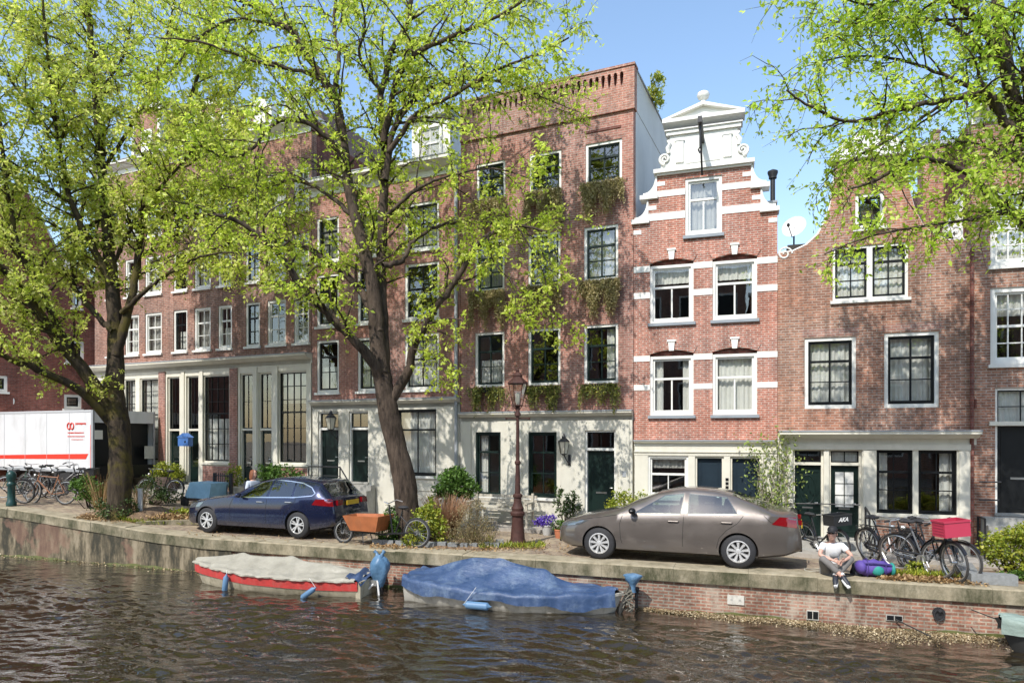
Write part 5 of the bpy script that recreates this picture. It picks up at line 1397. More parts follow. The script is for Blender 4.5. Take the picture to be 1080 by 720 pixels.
# silver-brown saloon
a = R(-22); d = Vector((math.cos(a), math.sin(a))); n = Vector((-d.y, d.x))
fw = Vector((1.80, 13.98)); o = fw-d*.93+n*.80
S1 = CarShape(top=[(0,.60),(.05,.70),(.2,.77),(.6,.88),(1.05,.98),(1.32,1.045),(1.7,1.23),(2.1,1.385),(2.45,1.455),(2.8,1.475),(3.15,1.455),(3.5,1.385),(3.85,1.26),(4.2,1.12),(4.35,1.085),(4.6,1.085),(4.68,1.02),(4.72,.85),(4.74,.62)],
    belt=[(0,.58),(.3,.70),(1.0,.88),(1.4,.93),(2.8,.965),(3.8,1.01),(4.4,1.01),(4.7,.95)],
    wid=[(0,.58),(.06,.68),(.2,.775),(.45,.85),(.8,.90),(1.3,.905),(3.6,.905),(4.1,.885),(4.45,.83),(4.65,.75),(4.74,.66)],
    zb=[(0,.27),(.3,.2),(.8,.19),(3.9,.19),(4.4,.25),(4.74,.36)], L=4.74)
car('parked_car', 'taupe grey saloon car parked along the quay edge right of the lamp post', S1, (o.x, o.y, g(1.8,13.98)+.01), a, (.93, 3.63), .325, 'cap', M['paint_taupe'], M['rim_silver'], dict(
    side_glass=[[(1.62,.965),(2.56,.985),(2.60,1.375),(2.22,1.325)], [(2.68,.99),(3.62,1.03),(3.42,1.325),(2.70,1.375)]],
    seams=[[(1.42,.95),(1.36,.75),(1.38,.45),(1.42,.32)], [(2.62,.97),(2.60,.6),(2.60,.30)], [(3.72,1.0),(3.62,.86),(3.42,.72),(3.28,.56),(3.22,.32)], [(1.42,.32),(3.22,.32)], [(4.08,1.02),(4.2,.9),(4.35,.86)], [(.35,.72),(.62,.80),(1.3,.92)]],
    handles=[(2.42,.84),(3.42,.86)], tail=[(4.22,.86),(4.66,.80),(4.64,.99),(4.36,1.0)], head=[(.06,.62),(.5,.68),(.72,.79),(.16,.71)], mirror=(1.63,1.02),
    ws=(1.36,2.06,8.9), rw=(3.5,4.17,9.0), plate=.80, sill=[(1.45,.335),(3.15,.335)], tail_back=(.84,.93,.5), cabin=(1.80,3.80), seats=(2.45,3.30)))
# navy estate
a = R(-20.7); d = Vector((math.cos(a), math.sin(a))); n = Vector((-d.y, d.x))
fw = Vector((-7.87, 17.72)); o = fw-d*.86+n*.80
S2 = CarShape(top=[(0,.62),(.05,.72),(.2,.79),(.6,.89),(1.1,.965),(1.66,1.03),(2.06,1.24),(2.38,1.375),(2.72,1.445),(3.1,1.465),(3.6,1.45),(4.05,1.41),(4.2,1.36),(4.42,1.15),(4.55,1.02),(4.64,.98),(4.68,.8),(4.70,.6)],
    belt=[(0,.6),(.3,.72),(1.0,.88),(1.5,.935),(3.0,.965),(4.2,1.02),(4.6,.93)],
    wid=[(0,.58),(.06,.70),(.2,.79),(.5,.87),(.9,.905),(3.8,.905),(4.2,.88),(4.5,.82),(4.7,.74)],
    zb=[(0,.24),(.3,.18),(4.0,.18),(4.5,.26),(4.7,.36)], L=4.70, tumble=.25)
car('parked_car', 'dark blue estate car with silver roof rails parked between the two trunks', S2, (o.x, o.y, g(-6.6,17.2)+.01), a, (.86, 3.70), .33, 'alloy', M['paint_blue'], M['rim_silver'], dict(
    side_glass=[[(1.98,.970),(2.74,.985),(2.76,1.365),(2.50,1.335)], [(2.82,.985),(3.5,1.01),(3.46,1.345),(2.82,1.365)], [(3.56,1.015),(4.12,1.10),(3.95,1.24),(3.52,1.335)]],
    chrome=[(1.88,.955),(2.78,.975),(3.6,1.0),(4.1,1.05),(4.16,1.11),(4.0,1.24),(3.7,1.335),(3.3,1.375),(2.85,1.395),(2.55,1.36),(2.2,1.2)],
    seams=[[(1.72,.94),(1.64,.75),(1.62,.45),(1.66,.32)], [(2.78,.97),(2.76,.6),(2.76,.30)], [(3.66,1.0),(3.60,.86),(3.42,.72),(3.32,.56),(3.26,.32)], [(1.5,.30),(3.26,.30)], [(.3,.74),(.7,.84),(1.4,.94)]],
    handles=[(2.58,.86),(3.45,.88)], tail=[(4.12,.84),(4.66,.80),(4.62,.98),(4.22,.97)], head=[(.1,.60),(.62,.68),(.75,.80),(.16,.74)], mirror=(1.98,1.02),
    ws=(1.70,2.40,8.9), rw=(4.2,4.54,9.1), plate=.86, sill=[(1.42,.25),(3.2,.25)], tail_back=(.82,.95,.42), cabin=(2.10,4.30), seats=(2.65,3.45)))
# ---------------------------------------------------------------- bicycles (local: x towards the front wheel, z up, wheels on z=0)
M['bike_black'] = simple('black_enamel', (.015,.015,.017), .35); M['bike_grey'] = simple('grey_enamel', (.22,.23,.24), .35, .3); M['bike_rust'] = simple('rusty_brown_frame', (.28,.13,.07), .6)
M['bike_green'] = simple('dull_green_frame', (.06,.10,.08), .4); M['tyre_worn'] = paint('worn_tyre', (.045,.042,.04), .8, .2, 10); M['alu'] = simple('brushed_aluminium', (.55,.55,.54), .35, .8)
M['spoke'] = simple('steel_spoke', (.45,.45,.45), .35, .9)
def bike_wheel(root, x, r=.34, steer=0, tyre='tyre_worn'):
    M_ = Matrix.Rotation(steer, 3, 'Z')
    t = MB().tube([Vector((r*math.cos(a), 0, r*math.sin(a))) for a in np.linspace(0, 2*math.pi, 37)[:-1]], .021, 7, closed=True).build('wheel', M[tyre], root, True, loc=(x, 0, r), M=M_)
    MB().tube([Vector(((r-.03)*math.cos(a), 0, (r-.03)*math.sin(a))) for a in np.linspace(0, 2*math.pi, 37)[:-1]], .011, 5, closed=True).build('rim', M['alu'], t, True, M=M_)
    s = MB()
    for k in range(18):
        a = 2*math.pi*k/18; b = a+(.35 if k % 2 else -.35)
        s.tube([(.02*math.cos(b), .02*(1 if k % 4 < 2 else -1), .02*math.sin(b)), ((r-.03)*math.cos(a), 0, (r-.03)*math.sin(a))], .0022, 3, False)
    s.tube([(0,-.045,0), (0,.045,0)], .022, 8); s.build('spokes', M['spoke'], t, M=M_)
    return t
def bicycle(label, pos, heading, lean=0, mat='bike_black', step=True, crate=None, group='parked bicycles', lock=True, bar='wide', steer=0.0, guard='bike_black', tyre='tyre_worn', name='bicycle'):
    root = thing(name, label, 'bicycle', pos, 0, group); 
    root.rotation_euler = (Matrix.Rotation(heading, 3, 'Z') @ Matrix.Rotation(lean, 3, 'X')).to_euler()
    r = .34; bb = Vector((-.06, 0, .28)); seat = Vector((-.25, 0, .86)); head = Vector((.40, 0, .86)); hb = Vector((.44, 0, .70)); rx, fx = -.52, .60
    f = MB(); f.tube([bb, seat], .016, 7).tube([hb, bb+Vector((.02,0,0))], .018, 7)
    if step: f.tube([hb+Vector((-.01,0,.03)), Vector((.15,0,.42)), bb+Vector((-.03,0,.12))], .015, 6)
    else: f.tube([head-Vector((0,0,.04)), seat-Vector((-.01,0,.08))], .016, 6)
    f.tube([head, hb], .022, 7)
    for s_ in (-1, 1):
        f.tube([(rx, s_*.06, r), (bb.x, s_*.035, bb.z)], .010, 5); f.tube([(rx, s_*.06, r), (seat.x+.01, s_*.02, seat.z-.12)], .009, 5)
    f.build('frame', M[mat], root, True)
    fk = MB(); Ms = Matrix.Rotation(steer, 3, 'Z')
    for s_ in (-1, 1): fk.tube([(0, 0, hb.z-.0), (.03, s_*.05, .62), (fx-hb.x, s_*.055, r)], .012, 6)
    fk.tube([(0,0,hb.z-.02), (-.05,0,.96)], .014, 6); fk.build('fork', M[mat], root, True, loc=(hb.x, 0, 0), M=Ms)
    bike_wheel(root, rx, r, 0, tyre)
    # front wheel turns about the fork
    off = Ms @ Vector((fx-hb.x, 0, 0)); w = bike_wheel(root, 0, r, steer, tyre); w.location = (hb.x+off.x, off.y, r)
    h = MB()
    if bar == 'wide': h.tube([Ms @ Vector(p) for p in ((-.26,-.29,.97), (-.16,-.28,1.02), (-.02,-.18,1.03), (-.04,0,1.0), (-.02,.18,1.03), (-.16,.28,1.02), (-.26,.29,.97))], .011, 6)
    else: h.tube([Ms @ Vector(p) for p in ((0,-.28,1.0), (-.02,0,.99), (0,.28,1.0))], .012, 6)
    h.tube([Ms @ Vector((-.05,0,.93)), Ms @ Vector((-.04,0,1.0))], .014, 6)
    hb_ = h.build('handlebar', M['alu'], root, True, loc=(hb.x, 0, 0))
    gp_ = MB()
    for s_ in (-1, 1):
        e0, e1 = ((-.27, .29*s_, .965), (-.16, .28*s_, 1.018)) if bar == 'wide' else ((0, .29*s_, 1.0), (-.007, .18*s_, .997))
        gp_.tube([Ms @ Vector(e0), Ms @ Vector(e1)], .018, 6)
    gp_.build('grips', M['rubber'], hb_, True)
    MB().ell((-.28, 0, .95), .13, .075, .04, 10, 6).ell((-.37, 0, .955), .07, .10, .04, 10, 6).tube([(-.25,0,.86), (-.29,0,.93)], .013, 6).build('saddle', M['rubber'], root, True)
    mg = MB()
    for cx, a0, a1 in ((rx, R(15), R(175)),):
        P = [[Vector((cx+(r+.035)*math.cos(t), y, r+(r+.035)*math.sin(t))) for y in (-.028, 0, .028)] for t in np.linspace(a0, a1, 16)]; mg.grid(P)
    mg.build('rear_mudguard', M[guard], root, True)
    P = [[Ms @ Vector((fx-hb.x+(r+.035)*math.cos(t), y, r+(r+.035)*math.sin(t))) for y in (-.028, 0, .028)] for t in np.linspace(R(30), R(170), 16)]
    MB().grid(P).build('front_mudguard', M[guard], root, True, loc=(hb.x, 0, 0))
    c = MB(); c.tube([(rx, -.045, r+.05), (-.05, -.045, .36), (.03, -.045, .28), (-.05, -.045, .21), (rx, -.045, r-.05), (rx-.05, -.045, r)], .022, 6, closed=True); c.build('chain_guard', M['bike_black'], root, True)
    MB().lathe([(.085,0), (.085,.012)], (bb.x, -.06, bb.z), 14, Matrix.Rotation(R(90), 3, 'X')).tube([(bb.x, -.07, bb.z), (bb.x+.1, -.08, bb.z-.13), (bb.x+.1, -.16, bb.z-.13)], .011, 5).tube([(bb.x, .05, bb.z), (bb.x-.1, .08, bb.z+.13), (bb.x-.1, .16, bb.z+.13)], .011, 5).build('crankset', M['alu'], root)
    k = MB()
    for s_ in (-1, 1): k.tube([(-.30, s_*.055, .74), (-.74, s_*.055, .73), (-.60, s_*.06, .40), (rx, s_*.06, r)], .008, 5)
    for x in (-.4,-.52,-.64,-.74): k.tube([(x,-.055,.735), (x,.055,.735)], .006, 4)
    k.build('rear_rack', M['bike_black'], root)
    MB().lathe([(.045,0), (.05,.03), (.02,.07)], (.50, 0, .84), 10, Matrix.Rotation(R(90), 3, 'Y')).build('front_lamp', M['alu'], root, True)
    if crate:
        cm, where, w_, d_, h_ = crate
        cx, cz = (.60, .80) if where == 'front' else (-.62, .76)
        m = MB(); t = .012
        m.box(cx-d_/2, cx+d_/2, -w_/2, w_/2, cz, cz+t); e = .0
        for (x0, x1, y0, y1) in ((cx-d_/2, cx+d_/2, -w_/2, -w_/2+t), (cx-d_/2, cx+d_/2, w_/2-t, w_/2), (cx-d_/2, cx-d_/2+t, -w_/2+t, w_/2-t), (cx+d_/2-t, cx+d_/2, -w_/2+t, w_/2-t)):
            m.box(x0, x1, y0, y1, cz+t, cz+h_)
        m.box(cx-d_/2-.012, cx+d_/2+.012, -w_/2-.012, -w_/2, cz+h_-.03, cz+h_); m.box(cx-d_/2-.012, cx+d_/2+.012, w_/2, w_/2+.012, cz+h_-.03, cz+h_)
        m.box(cx+d_/2, cx+d_/2+.012, -w_/2, w_/2, cz+h_-.03, cz+h_); m.box(cx-d_/2-.012, cx-d_/2, -w_/2, w_/2, cz+h_-.03, cz+h_)
        for q in range(4): m.box(cx-d_/2+.03, cx+d_/2-.03, -w_/2-.006, -w_/2-.001, cz+.05+q*h_*.18, cz+.065+q*h_*.18)
        o = m.build('crate', M[cm], root)
        return root, o, (cx, cz, w_, d_, h_)
    return root
M['crate_black'] = simple('black_plastic_crate', (.02,.021,.023), .5); M['crate_red'] = simple('faded_red_plastic', (.46,.035,.075), .45); M['white_ink'] = simple('white_print', (.75,.75,.73), .6)
def place(px, py, dz=0): return gp(px, py, dz)
GR = 'bicycles parked below the lace curtain windows'
# black bike with the black crate in front of the green doors, seen head on
p = place(866, 586)
bk, cr, (cx, cz, w_, d_, h_) = bicycle('black bicycle with a big black plastic crate facing the water, behind the sitting man', p, R(-75), R(4), 'bike_black', True, ('crate_black', 'front', .48, .34, .25), 'parked bicycles', True, 'wide', 0)
text_mesh('AKA', .125, M['white_ink'], cr, (cx+d_/2+.016, 0, cz+h_*.55), (R(90), 0, R(90)), 'crate_lettering', .001, .35, .004)
p = place(925, 594); bicycle('old black bicycle seen front on, left of the pair of wheels by the brick apron', p, R(-94), R(-5), 'bike_grey', False, None, GR, steer=R(10), guard='bike_black')
p = place(938, 596); bicycle('slim dark bicycle leaning against the front on bicycle', p, R(-78), R(10), 'bike_black', False, None, GR, bar='flat', steer=R(-8))
p = place(966, 602); bicycle('black bicycle with aluminium fork in the middle of the row under the window', p, R(-96), R(-8), 'bike_black', True, None, GR, steer=R(25))
p = place(978, 605); bicycle('dark roadster with its big wheel turned to the water, beside the red crate', p, R(-58), R(7), 'bike_grey', True, None, GR, steer=R(-6))
p = place(984, 606); bicycle('black bicycle carrying a faded red plastic crate, rightmost of the row', p, R(-88), R(5), 'bike_black', True, ('crate_red', 'front', .45, .34, .28), GR, steer=R(0))
# bicycles at far left, along the truck
GL = 'bicycles parked beside the white truck'
for i, (px, py, hd, ln, mt, stp, lab) in enumerate([
    (52, 531, 172, 5, 'bike_rust', False, 'rusty brown bicycle parked parallel to the quay, nearest the green mooring post'),
    (8, 530, 176, -6, 'bike_black', True, 'black bicycle cut by the left edge of the picture'),
    (18, 526, 160, 8, 'bike_green', True, 'dull green bicycle just behind the mooring post'),
    (76, 526, 185, -4, 'bike_black', True, 'black step through bicycle with a rear basket next to the green shrub'),
    (35, 523, 150, 7, 'bike_grey', False, 'grey bicycle deep in the tangle in front of the truck stripe'),
    (62, 521, 20, -8, 'bike_black', True, 'black bicycle turned the other way against the truck'),
    (170, 527, 165, 4, 'bike_black', True, 'black bicycle leaning in the shade behind the mossy trunk')]):
    bicycle(lab, place(px, py), R(hd), R(ln), mt, stp, ('crate_black', 'back', .36, .3, .2) if i == 3 else None, GL, steer=R(rs) if (rs := (i*13) % 30-12) else 0)

# ---------------------------------------------------------------- cargo bike with the orange wooden box
M['box_wood'] = paint('orange_stained_plywood', (.38,.12,.04), .5, .2, 5, dirt=.3)
def cargo_bike():
    p = place(386, 574); A = R(158)
    root = thing('cargo_bike', 'cargo bike with an orange wooden box parked behind the dark blue estate car', 'cargo bike', p, A)
    # local x forward, wheel at front, box, saddle behind
    def wh(x, r, y=0):
        t = MB().tube([Vector((r*math.cos(a_), 0, r*math.sin(a_))) for a_ in np.linspace(0, 2*math.pi, 37)[:-1]], .026, 7, closed=True).build('wheel', M['rubber'], root, True, loc=(x, y, r+.02))
        MB().tube([Vector(((r-.035)*math.cos(a_), 0, (r-.035)*math.sin(a_))) for a_ in np.linspace(0, 2*math.pi, 37)[:-1]], .014, 5, closed=True).build('rim', M['alu'], t, True)
        s = MB(); [s.tube([(0,0,0), ((r-.03)*math.cos(k*.349), 0, (r-.03)*math.sin(k*.349))], .003, 3, False) for k in range(18)]; s.tube([(0,-.05,0), (0,.05,0)], .05, 10); s.build('spokes', M['spoke'], t)
    wh(.62, .25); wh(-1.35, .32)
    z0, z1 = .34, .68; b = MB()
    lo = [(-.42,-.24), (.30,-.20), (.30,.20), (-.42,.24)]; hi = [(-.55,-.34), (.46,-.27), (.46,.27), (-.55,.34)]
    vs = [(x,y,z0) for x,y in lo]+[(x,y,z1+(.0 if x > 0 else .02)) for x,y in hi]; t = .03
    vi = [(x*.94,y*.9,z0+.02) for x,y in lo]+[(x*.95,y*.93,z1+(.0 if x > 0 else .02)) for x,y in hi]
    b.add(vs+vi, [(3,2,1,0), (0,1,5,4), (1,2,6,5), (2,3,7,6), (3,0,4,7), (8,9,10,11), (9,8,12,13), (10,9,13,14), (11,10,14,15), (8,11,15,12), (4,5,13,12), (5,6,14,13), (6,7,15,14), (7,4,12,15)])
    bx = b.build('cargo_box', M['box_wood'], root)
    MB().box(-.3, .3, -.2, .2, .5, .53).build('bench_board', M['box_wood'], bx)
    f = MB(); f.tube([(.62,.06,.27), (.66,.05,.55), (.60,0,.62), (.50,0,.72)], .018, 6).tube([(.62,-.06,.27), (.66,-.05,.55), (.60,0,.62)], .018, 6).tube([(.56,0,.55), (.45,0,.30), (-.5,0,.26), (-.75,0,.3), (-1.35,.05,.34)], .022, 6)
    f.tube([(-.72,0,.3), (-.62,0,.95)], .02, 6).tube([(-.8,0,.32), (-.98,0,.82)], .018, 6).tube([(-1.35,.06,.34), (-.95,.02,.7)], .012, 6)
    f.build('frame', M['bike_black'], root, True)
    MB().tube([(-.80,-.3,1.0), (-.66,-.26,1.04), (-.62,0,.98), (-.66,.26,1.04), (-.80,.3,1.0)], .012, 6).build('handlebar', M['alu'], root, True)
    MB().ell((-1.0,0,.9), .14, .085, .045, 10, 6).build('saddle', M['rubber'], root, True)
    MB().tube([(.0,-.14,.3), (-.06,-.2,.03), (-.06,.2,.03), (.0,.14,.3)], .012, 5).build('stand', M['bike_black'], root)
cargo_bike()
# ---------------------------------------------------------------- boats (local: x from bow to stern, -y towards the viewer, z=0 waterline)
M['hull_cream'] = paint('weathered_hull', (.36,.32,.23), .6, .2, 4, dirt=.9, dirtc=(.13,.11,.06)); M['hull_white'] = paint('white_hull_paint', (.42,.40,.35), .5, .15, 4, dirt=.95, dirtc=(.14,.13,.09))
M['hull_dark'] = simple('dark_hull', (.03,.03,.028), .6)
M['red_paint'] = paint('red_gunwale_paint', (.42,.035,.03), .6, .2, 6, dirt=.5, dirtc=(.3,.16,.12))
M['fender_blue'] = simple('blue_fender_vinyl', (.10,.20,.33), .45)
def tarp_mat(name, c, d, faded=0):
    m, nt, b = _m(name); n = noise(nt, 2.2, 7, .65); n2 = noise(nt, 9, 5, .6, sx=(.6,1.6,1))
    col = ramp(nt, [(.3, c), (.62, [min(1,x*1.35+.03) for x in c]), (.75, [min(1,x*1.8+.08) for x in c])], n.outputs[0]); 
    if faded: n4 = noise(nt, 2.4, 7, .75); col = mix(nt, col, (.22,.29,.37), ramp(nt, [(.50, 0.0), (.70, .5)], n4.outputs[0]))
    nt.links.new(col, b.inputs['Base Color']); b.inputs['Roughness'].default_value = d
    ad = N(nt, 'ShaderNodeMath', operation='ADD'); nt.links.new(n2.outputs[0], ad.inputs[0]); nt.links.new(n.outputs[0], ad.inputs[1]); bump(nt, b, ad.outputs[0], .45, .04); return m
M['tarp_cream'] = tarp_mat('cream_tarpaulin', (.25,.235,.19), .85); M['tarp_blue'] = tarp_mat('blue_tarpaulin', (.014,.042,.11), .5, 1); M['tarp_green'] = tarp_mat('grey_green_tarpaulin', (.17,.22,.19), .6); M['tarp_pale'] = tarp_mat('bleached_blue_plastic', (.06,.14,.24), .4, 1)

def hull_sec(x, L, B, sheer, bow_full=.5, stern=.8):
    """half beam and gunwale height along the boat"""
    t = x/L
    w = B/2*min(1, (t/.42)**bow_full if t < .42 else 1)*(1 if t < .6 else 1-(1-stern)*((t-.6)/.4)**2)
    return max(w, .012), sheer(t)
def make_hull(root, L, B, sheer, mat, z0=-.2, band=None, bandm=None, rake=.35, bow_full=.5, stern=.8):
    n = 34; rows = []; xs = [L*i/n for i in range(n+1)]
    for x in xs:
        w, zg = hull_sec(x, L, B, sheer, bow_full, stern); t = x/L; zt = zg-(band or 0)
        sh = rake*max(0, 1-t/.3)**1.5      # the stem rakes forward
        prof = [(0, z0), (w*.55, z0+.02), (w*.82, z0+.12), (w*.93, z0+.12+(zt-z0-.12)*.5), (w*.985, zt)]
        rows.append([Vector((x-sh*0+ (sh*(1-(z-z0)/(zg-z0))) , s_*y, z)) for s_, y, z in [(-1, y, z) for y, z in prof[::-1]]+[(1, y, z) for y, z in prof[1:]]])
    m = MB().grid(rows); k = len(rows[0]); m.f.append(tuple(n*k+j for j in range(k)))
    h = m.build('hull', M[mat], root, 60)
    if band:
        for s_ in (-1, 1):
            P = []
            for x in xs:
                w, zg = hull_sec(x, L, B, sheer, bow_full, stern); P.append([Vector((x, s_*(w*.985+.012), zg-band)), Vector((x, s_*(w+.018), zg)), Vector((x, s_*(w-.03), zg+.004))])
            MB().grid(P).build('gunwale_band', M[bandm], root, True)
    return h
def make_tarp(root, L, B, sheer, mat, ridge, skirt, over=.05, x0=.0, x1=1.0, seed=1, bow_full=.5, stern=.8, thick=.0, poles=(), ridge_w=.0):
    rng = random.Random(seed); n = 90; mcount = 20; rows = []
    ph = [rng.uniform(0, 6) for _ in range(8)]
    for i in range(n+1):
        t = x0+(x1-x0)*i/n; x = L*t; w, zg = hull_sec(max(0, min(L, x)), L, B, sheer, bow_full, stern); zr = ridge(t); row = []
        for j in range(-mcount, mcount+1):
            u = j/mcount; s_ = 1 if u > 0 else -1; au = abs(u)
            if au < .78:
                k = au/.78; y = w*(1.0+.04)*k; base = zg+.03
                # tent profile with slack between supports
                z = base+(zr-base)*(1-k)**(1.0+.25*k)-.11*math.sin(k*math.pi)*(zr-base)*1.6
                z += .045*abs(math.sin(x*4.2+ph[0]+u*2.2))**.7*k-.02*k+.02*abs(math.sin(x*9+ph[6]-u*4))*k*k+.014*math.sin(x*19+ph[1]+u*3)*k*(1.2-k)+.012*math.sin(x*5-u*14+ph[2])
                for px_, a_ in poles: z += a_*math.exp(-((x-px_)/.16)**2)*max(0, 1-k*1.4)
            else:
                k = (au-.78)/.22; y = w*1.04+.03+.016*math.sin(x*14+ph[3])*k+.012*math.sin(x*31+ph[4])*k; sk = skirt(t)*(1+.12*math.sin(x*6+ph[5])); z = zg+.03-sk*k
            row.append(Vector((x+.012*math.sin(x*11+u*9), s_*y if j else 0, z)))
        rows.append(row)
    return MB().grid(rows).build('tarpaulin', M[mat], root, 80)
def fender(root, x, y, z, L=.34, r=.055, tilt=0, label=None):
    Mx = Matrix.Rotation(R(tilt), 3, 'Y')
    o = MB().lathe([(.012,-L/2-.03), (.02,-L/2), (r,-L/2+.05), (r,L/2-.05), (.02,L/2), (.012,L/2+.03)], (0,0,0), 14, Mx).build('fender', M['fender_blue'], root, True, loc=(x, y, z))
    MB().tube([Mx @ Vector((0,0,L/2+.02)), (0, .05, L/2+.10)], .004, 4).build('fender_rope', M['white_ink'], o)
    return o
def quay_point(t, v): return wtv(t, v)
# positions: bow and stern of each boat on the water
def wpt(px, py, z=0): Y = (ZC-z)*F/(py-HZ); return Vector(((px-540)/F*Y, Y, z))
def boat1():
    A = wpt(214, 611); Bp = wpt(400, 632)
    bow = Vector((-7.35, 15.86)); stv = Vector((-3.05, 14.60)); d = (stv-bow).normalized(); L = (stv-bow).length; ang = math.atan2(d.y, d.x)
    root = thing('covered_boat', 'open boat with a red gunwale under a cream tarpaulin, moored at the left', 'boat', (bow.x, bow.y, 0), ang)
    sh = lambda t: .31+.15*(1-t)**2.2+.02*t
    make_hull(root, L, 1.42, sh, 'hull_cream', -.18, .19, 'red_paint', .3, .55, .72)
    make_tarp(root, L, 1.42, sh, 'tarp_cream', lambda t: sh(t)+.06+.24*math.sin(min(1, max(0, t)*1.05)*math.pi)**.8, lambda t: .035, seed=4, x0=.01, x1=.99, bow_full=.55, stern=.72, poles=((1.3,.05), (2.6,.06), (3.5,.03)))
    w1 = hull_sec(L*.33, L, 1.42, sh, .55, .72)[0]; w2 = hull_sec(L*.72, L, 1.42, sh, .55, .72)[0]
    fender(root, L*.31, -w1-.08, .13, .42, .06, 8); fender(root, L*.78, -w2-.1, .10, .40, .058, 55)
    # blue cloth at the stern and transom bracket
    MB().box(L-.05, L+.06, -.5, .5, -.1, .33).build('transom', M['hull_cream'], root)
    P = [[Vector((L-.28+.36*i/8, -.55+1.1*j/10, .44+.05*math.sin(i*1.3+j)-.10*(i/8)**2-.05*(abs(j-5)/5)**3)) for j in range(11)] for i in range(9)]
    MB().grid(P).build('stern_cloth', M['tarp_blue'], root, 80)
    # outboard motor wrapped in bleached blue plastic
    p = wpt(409, 631)
    om = thing('outboard_motor', 'outboard motor wrapped in bleached blue plastic between the two boats', 'motor', (bow.x+d.x*(L+.24), bow.y+d.y*(L+.24), 0), ang)
    prof = [(.02,.02), (.05,.12), (.10,.24), (.15,.38), (.185,.52), (.18,.64), (.13,.74), (.08,.79), (.05,.83)]
    vs = MB(); n = 22; rr = []
    for r_, z in prof: rr.append([Vector((r_*1.15*math.cos(a)*(1+.13*math.sin(a*5+z*9)+.06*math.sin(a*11)), r_*math.sin(a)*(1+.15*math.sin(a*3-z*9)+.06*math.cos(a*9)), z+.012*math.sin(a*4))) for a in np.linspace(0, 2*math.pi, n+1)])
    vs.grid(rr).tube([(-.05,0,.80), (-.08,.02,.86), (-.13,.0,.90)], [.05,.03,.04], 7).tube([(.05,0,.80), (.08,.0,.86), (.1,.03,.91)], [.05,.03,.045], 7).build('plastic_cover', M['tarp_pale'], om, 80)
    MB().box(-.05, .07, -.04, .04, -.5, .3).build('leg', M['iron'], om); MB().box(-.32, -.02, -.12, .12, .18, .3).build('clamp_bracket', M['alu'], om)
    MB().tube([(-.05,-.09,.26), (-.2,-.14,.1), (-.36,-.12,.06)], .022, 6).tube([(0,-.1,.3), (.06,-.12,-.1)], .02, 6).build('steering_arm', M['white_ink'], om, True)
    MB().tube([Vector((L+.1,-.1,.2))-Vector((L+.24,0,0)), (-.3,.3,.35), (-.6,.7,.5)], .01, 4).build('mooring_rope', M['stone'], om)
boat1()
M['old_rope'] = simple('dirty_rope', (.16,.15,.12), .9)
def boat2():
    bow = Vector((-2.08, 14.36)); st = Vector((2.12, 12.94)); d = (st-bow).normalized(); L = (st-bow).length; ang = math.atan2(d.y, d.x)
    # the high prow is on the right: run the hull from the right end
    d2 = -d; root = thing('covered_boat', 'white hulled boat under a big rumpled blue tarpaulin', 'boat', (st.x, st.y, 0), math.atan2(d2.y, d2.x))
    sh = lambda t: .27+.12*(1-t)**2.5+.20*t**2.2
    make_hull(root, L, 1.5, sh, 'hull_white', -.18, .05, 'hull_white', .25, .62, .62)
    rg = lambda t: sh(t)+.06+.36*math.exp(-((t-.70)/.17)**2)+.30*math.exp(-((t-.45)/.17)**2)+.06*max(0, math.sin(t*math.pi))
    make_tarp(root, L, 1.5, sh, 'tarp_blue', rg, lambda t: .20+.05*math.sin(t*9)+.10*max(0, .3-t)*3, seed=9, x0=.03, x1=1.0, bow_full=.62, stern=.62, poles=((1.55,.06), (2.45,.05)))
    w = hull_sec(L*.63, L, 1.5, sh, .62, .62)[0]
    # viewer side is +y here since the boat is turned round
    fender(root, L*.60, w+.08, .12, .52, .075, 90)
    b = MB(); b.tube([(.12,0,-.1), (.0,0,.2), (-.10,0,.40), (-.14,0,.52)], [.05,.05,.045,.04], 8); b.build('stem_post', M['hull_dark'], root, True)
    rr = [[Vector((-.17+r_*math.cos(a)*(1+.28*math.sin(4*a+z*20)), r_*math.sin(a)*(1+.12*math.sin(4*a)), z)) for a in np.linspace(0, 6.283, 15)] for r_, z in ((.05,.40), (.045,.50), (.07,.56), (.12,.64), (.15,.72), (.12,.74), (.05,.70))]
    MB().grid(rr).build('stem_wrap', M['tarp_pale'], root, 80)
    m = MB(); rn = random.Random(5)
    for k in range(9):
        pts = [(-.1+rn.uniform(-.1,.1), rn.uniform(-.1,.15), .45-i*.08+rn.uniform(-.03,.03)) for i in range(6)]; m.tube(pts, .012, 4)
    m.build('rope_tangle', M['old_rope'], root); 
    q = root.matrix_basis.inverted() @ Vector((2.45, 13.2, .32))
    MB().tube([(-.12,0,.35), ((q.x-.12)/2, q.y/2, .22), q], .012, 5).build('mooring_line', M['hull_dark'], root)
boat2()
def boat3():
    root = thing('covered_boat', 'small boat under a grey green tarpaulin poking in at the lower right edge', 'boat', (7.62, 10.78, 0), R(-19.4-5))
    sh = lambda t: .34+.14*(1-t)**2
    make_hull(root, 3.4, 1.3, sh, 'hull_dark', -.15, None, None, .3, .6, .8)
    make_tarp(root, 3.4, 1.3, sh, 'tarp_green', lambda t: sh(t)+.05+.1*math.sin(min(1, t)*math.pi), lambda t: .22, seed=12, x0=.02, x1=1, bow_full=.6)
    MB().tube([(.05,0,.45), (-.25,.35,.5)], .01, 4).build('mooring_rope', M['hull_dark'], root)
boat3()
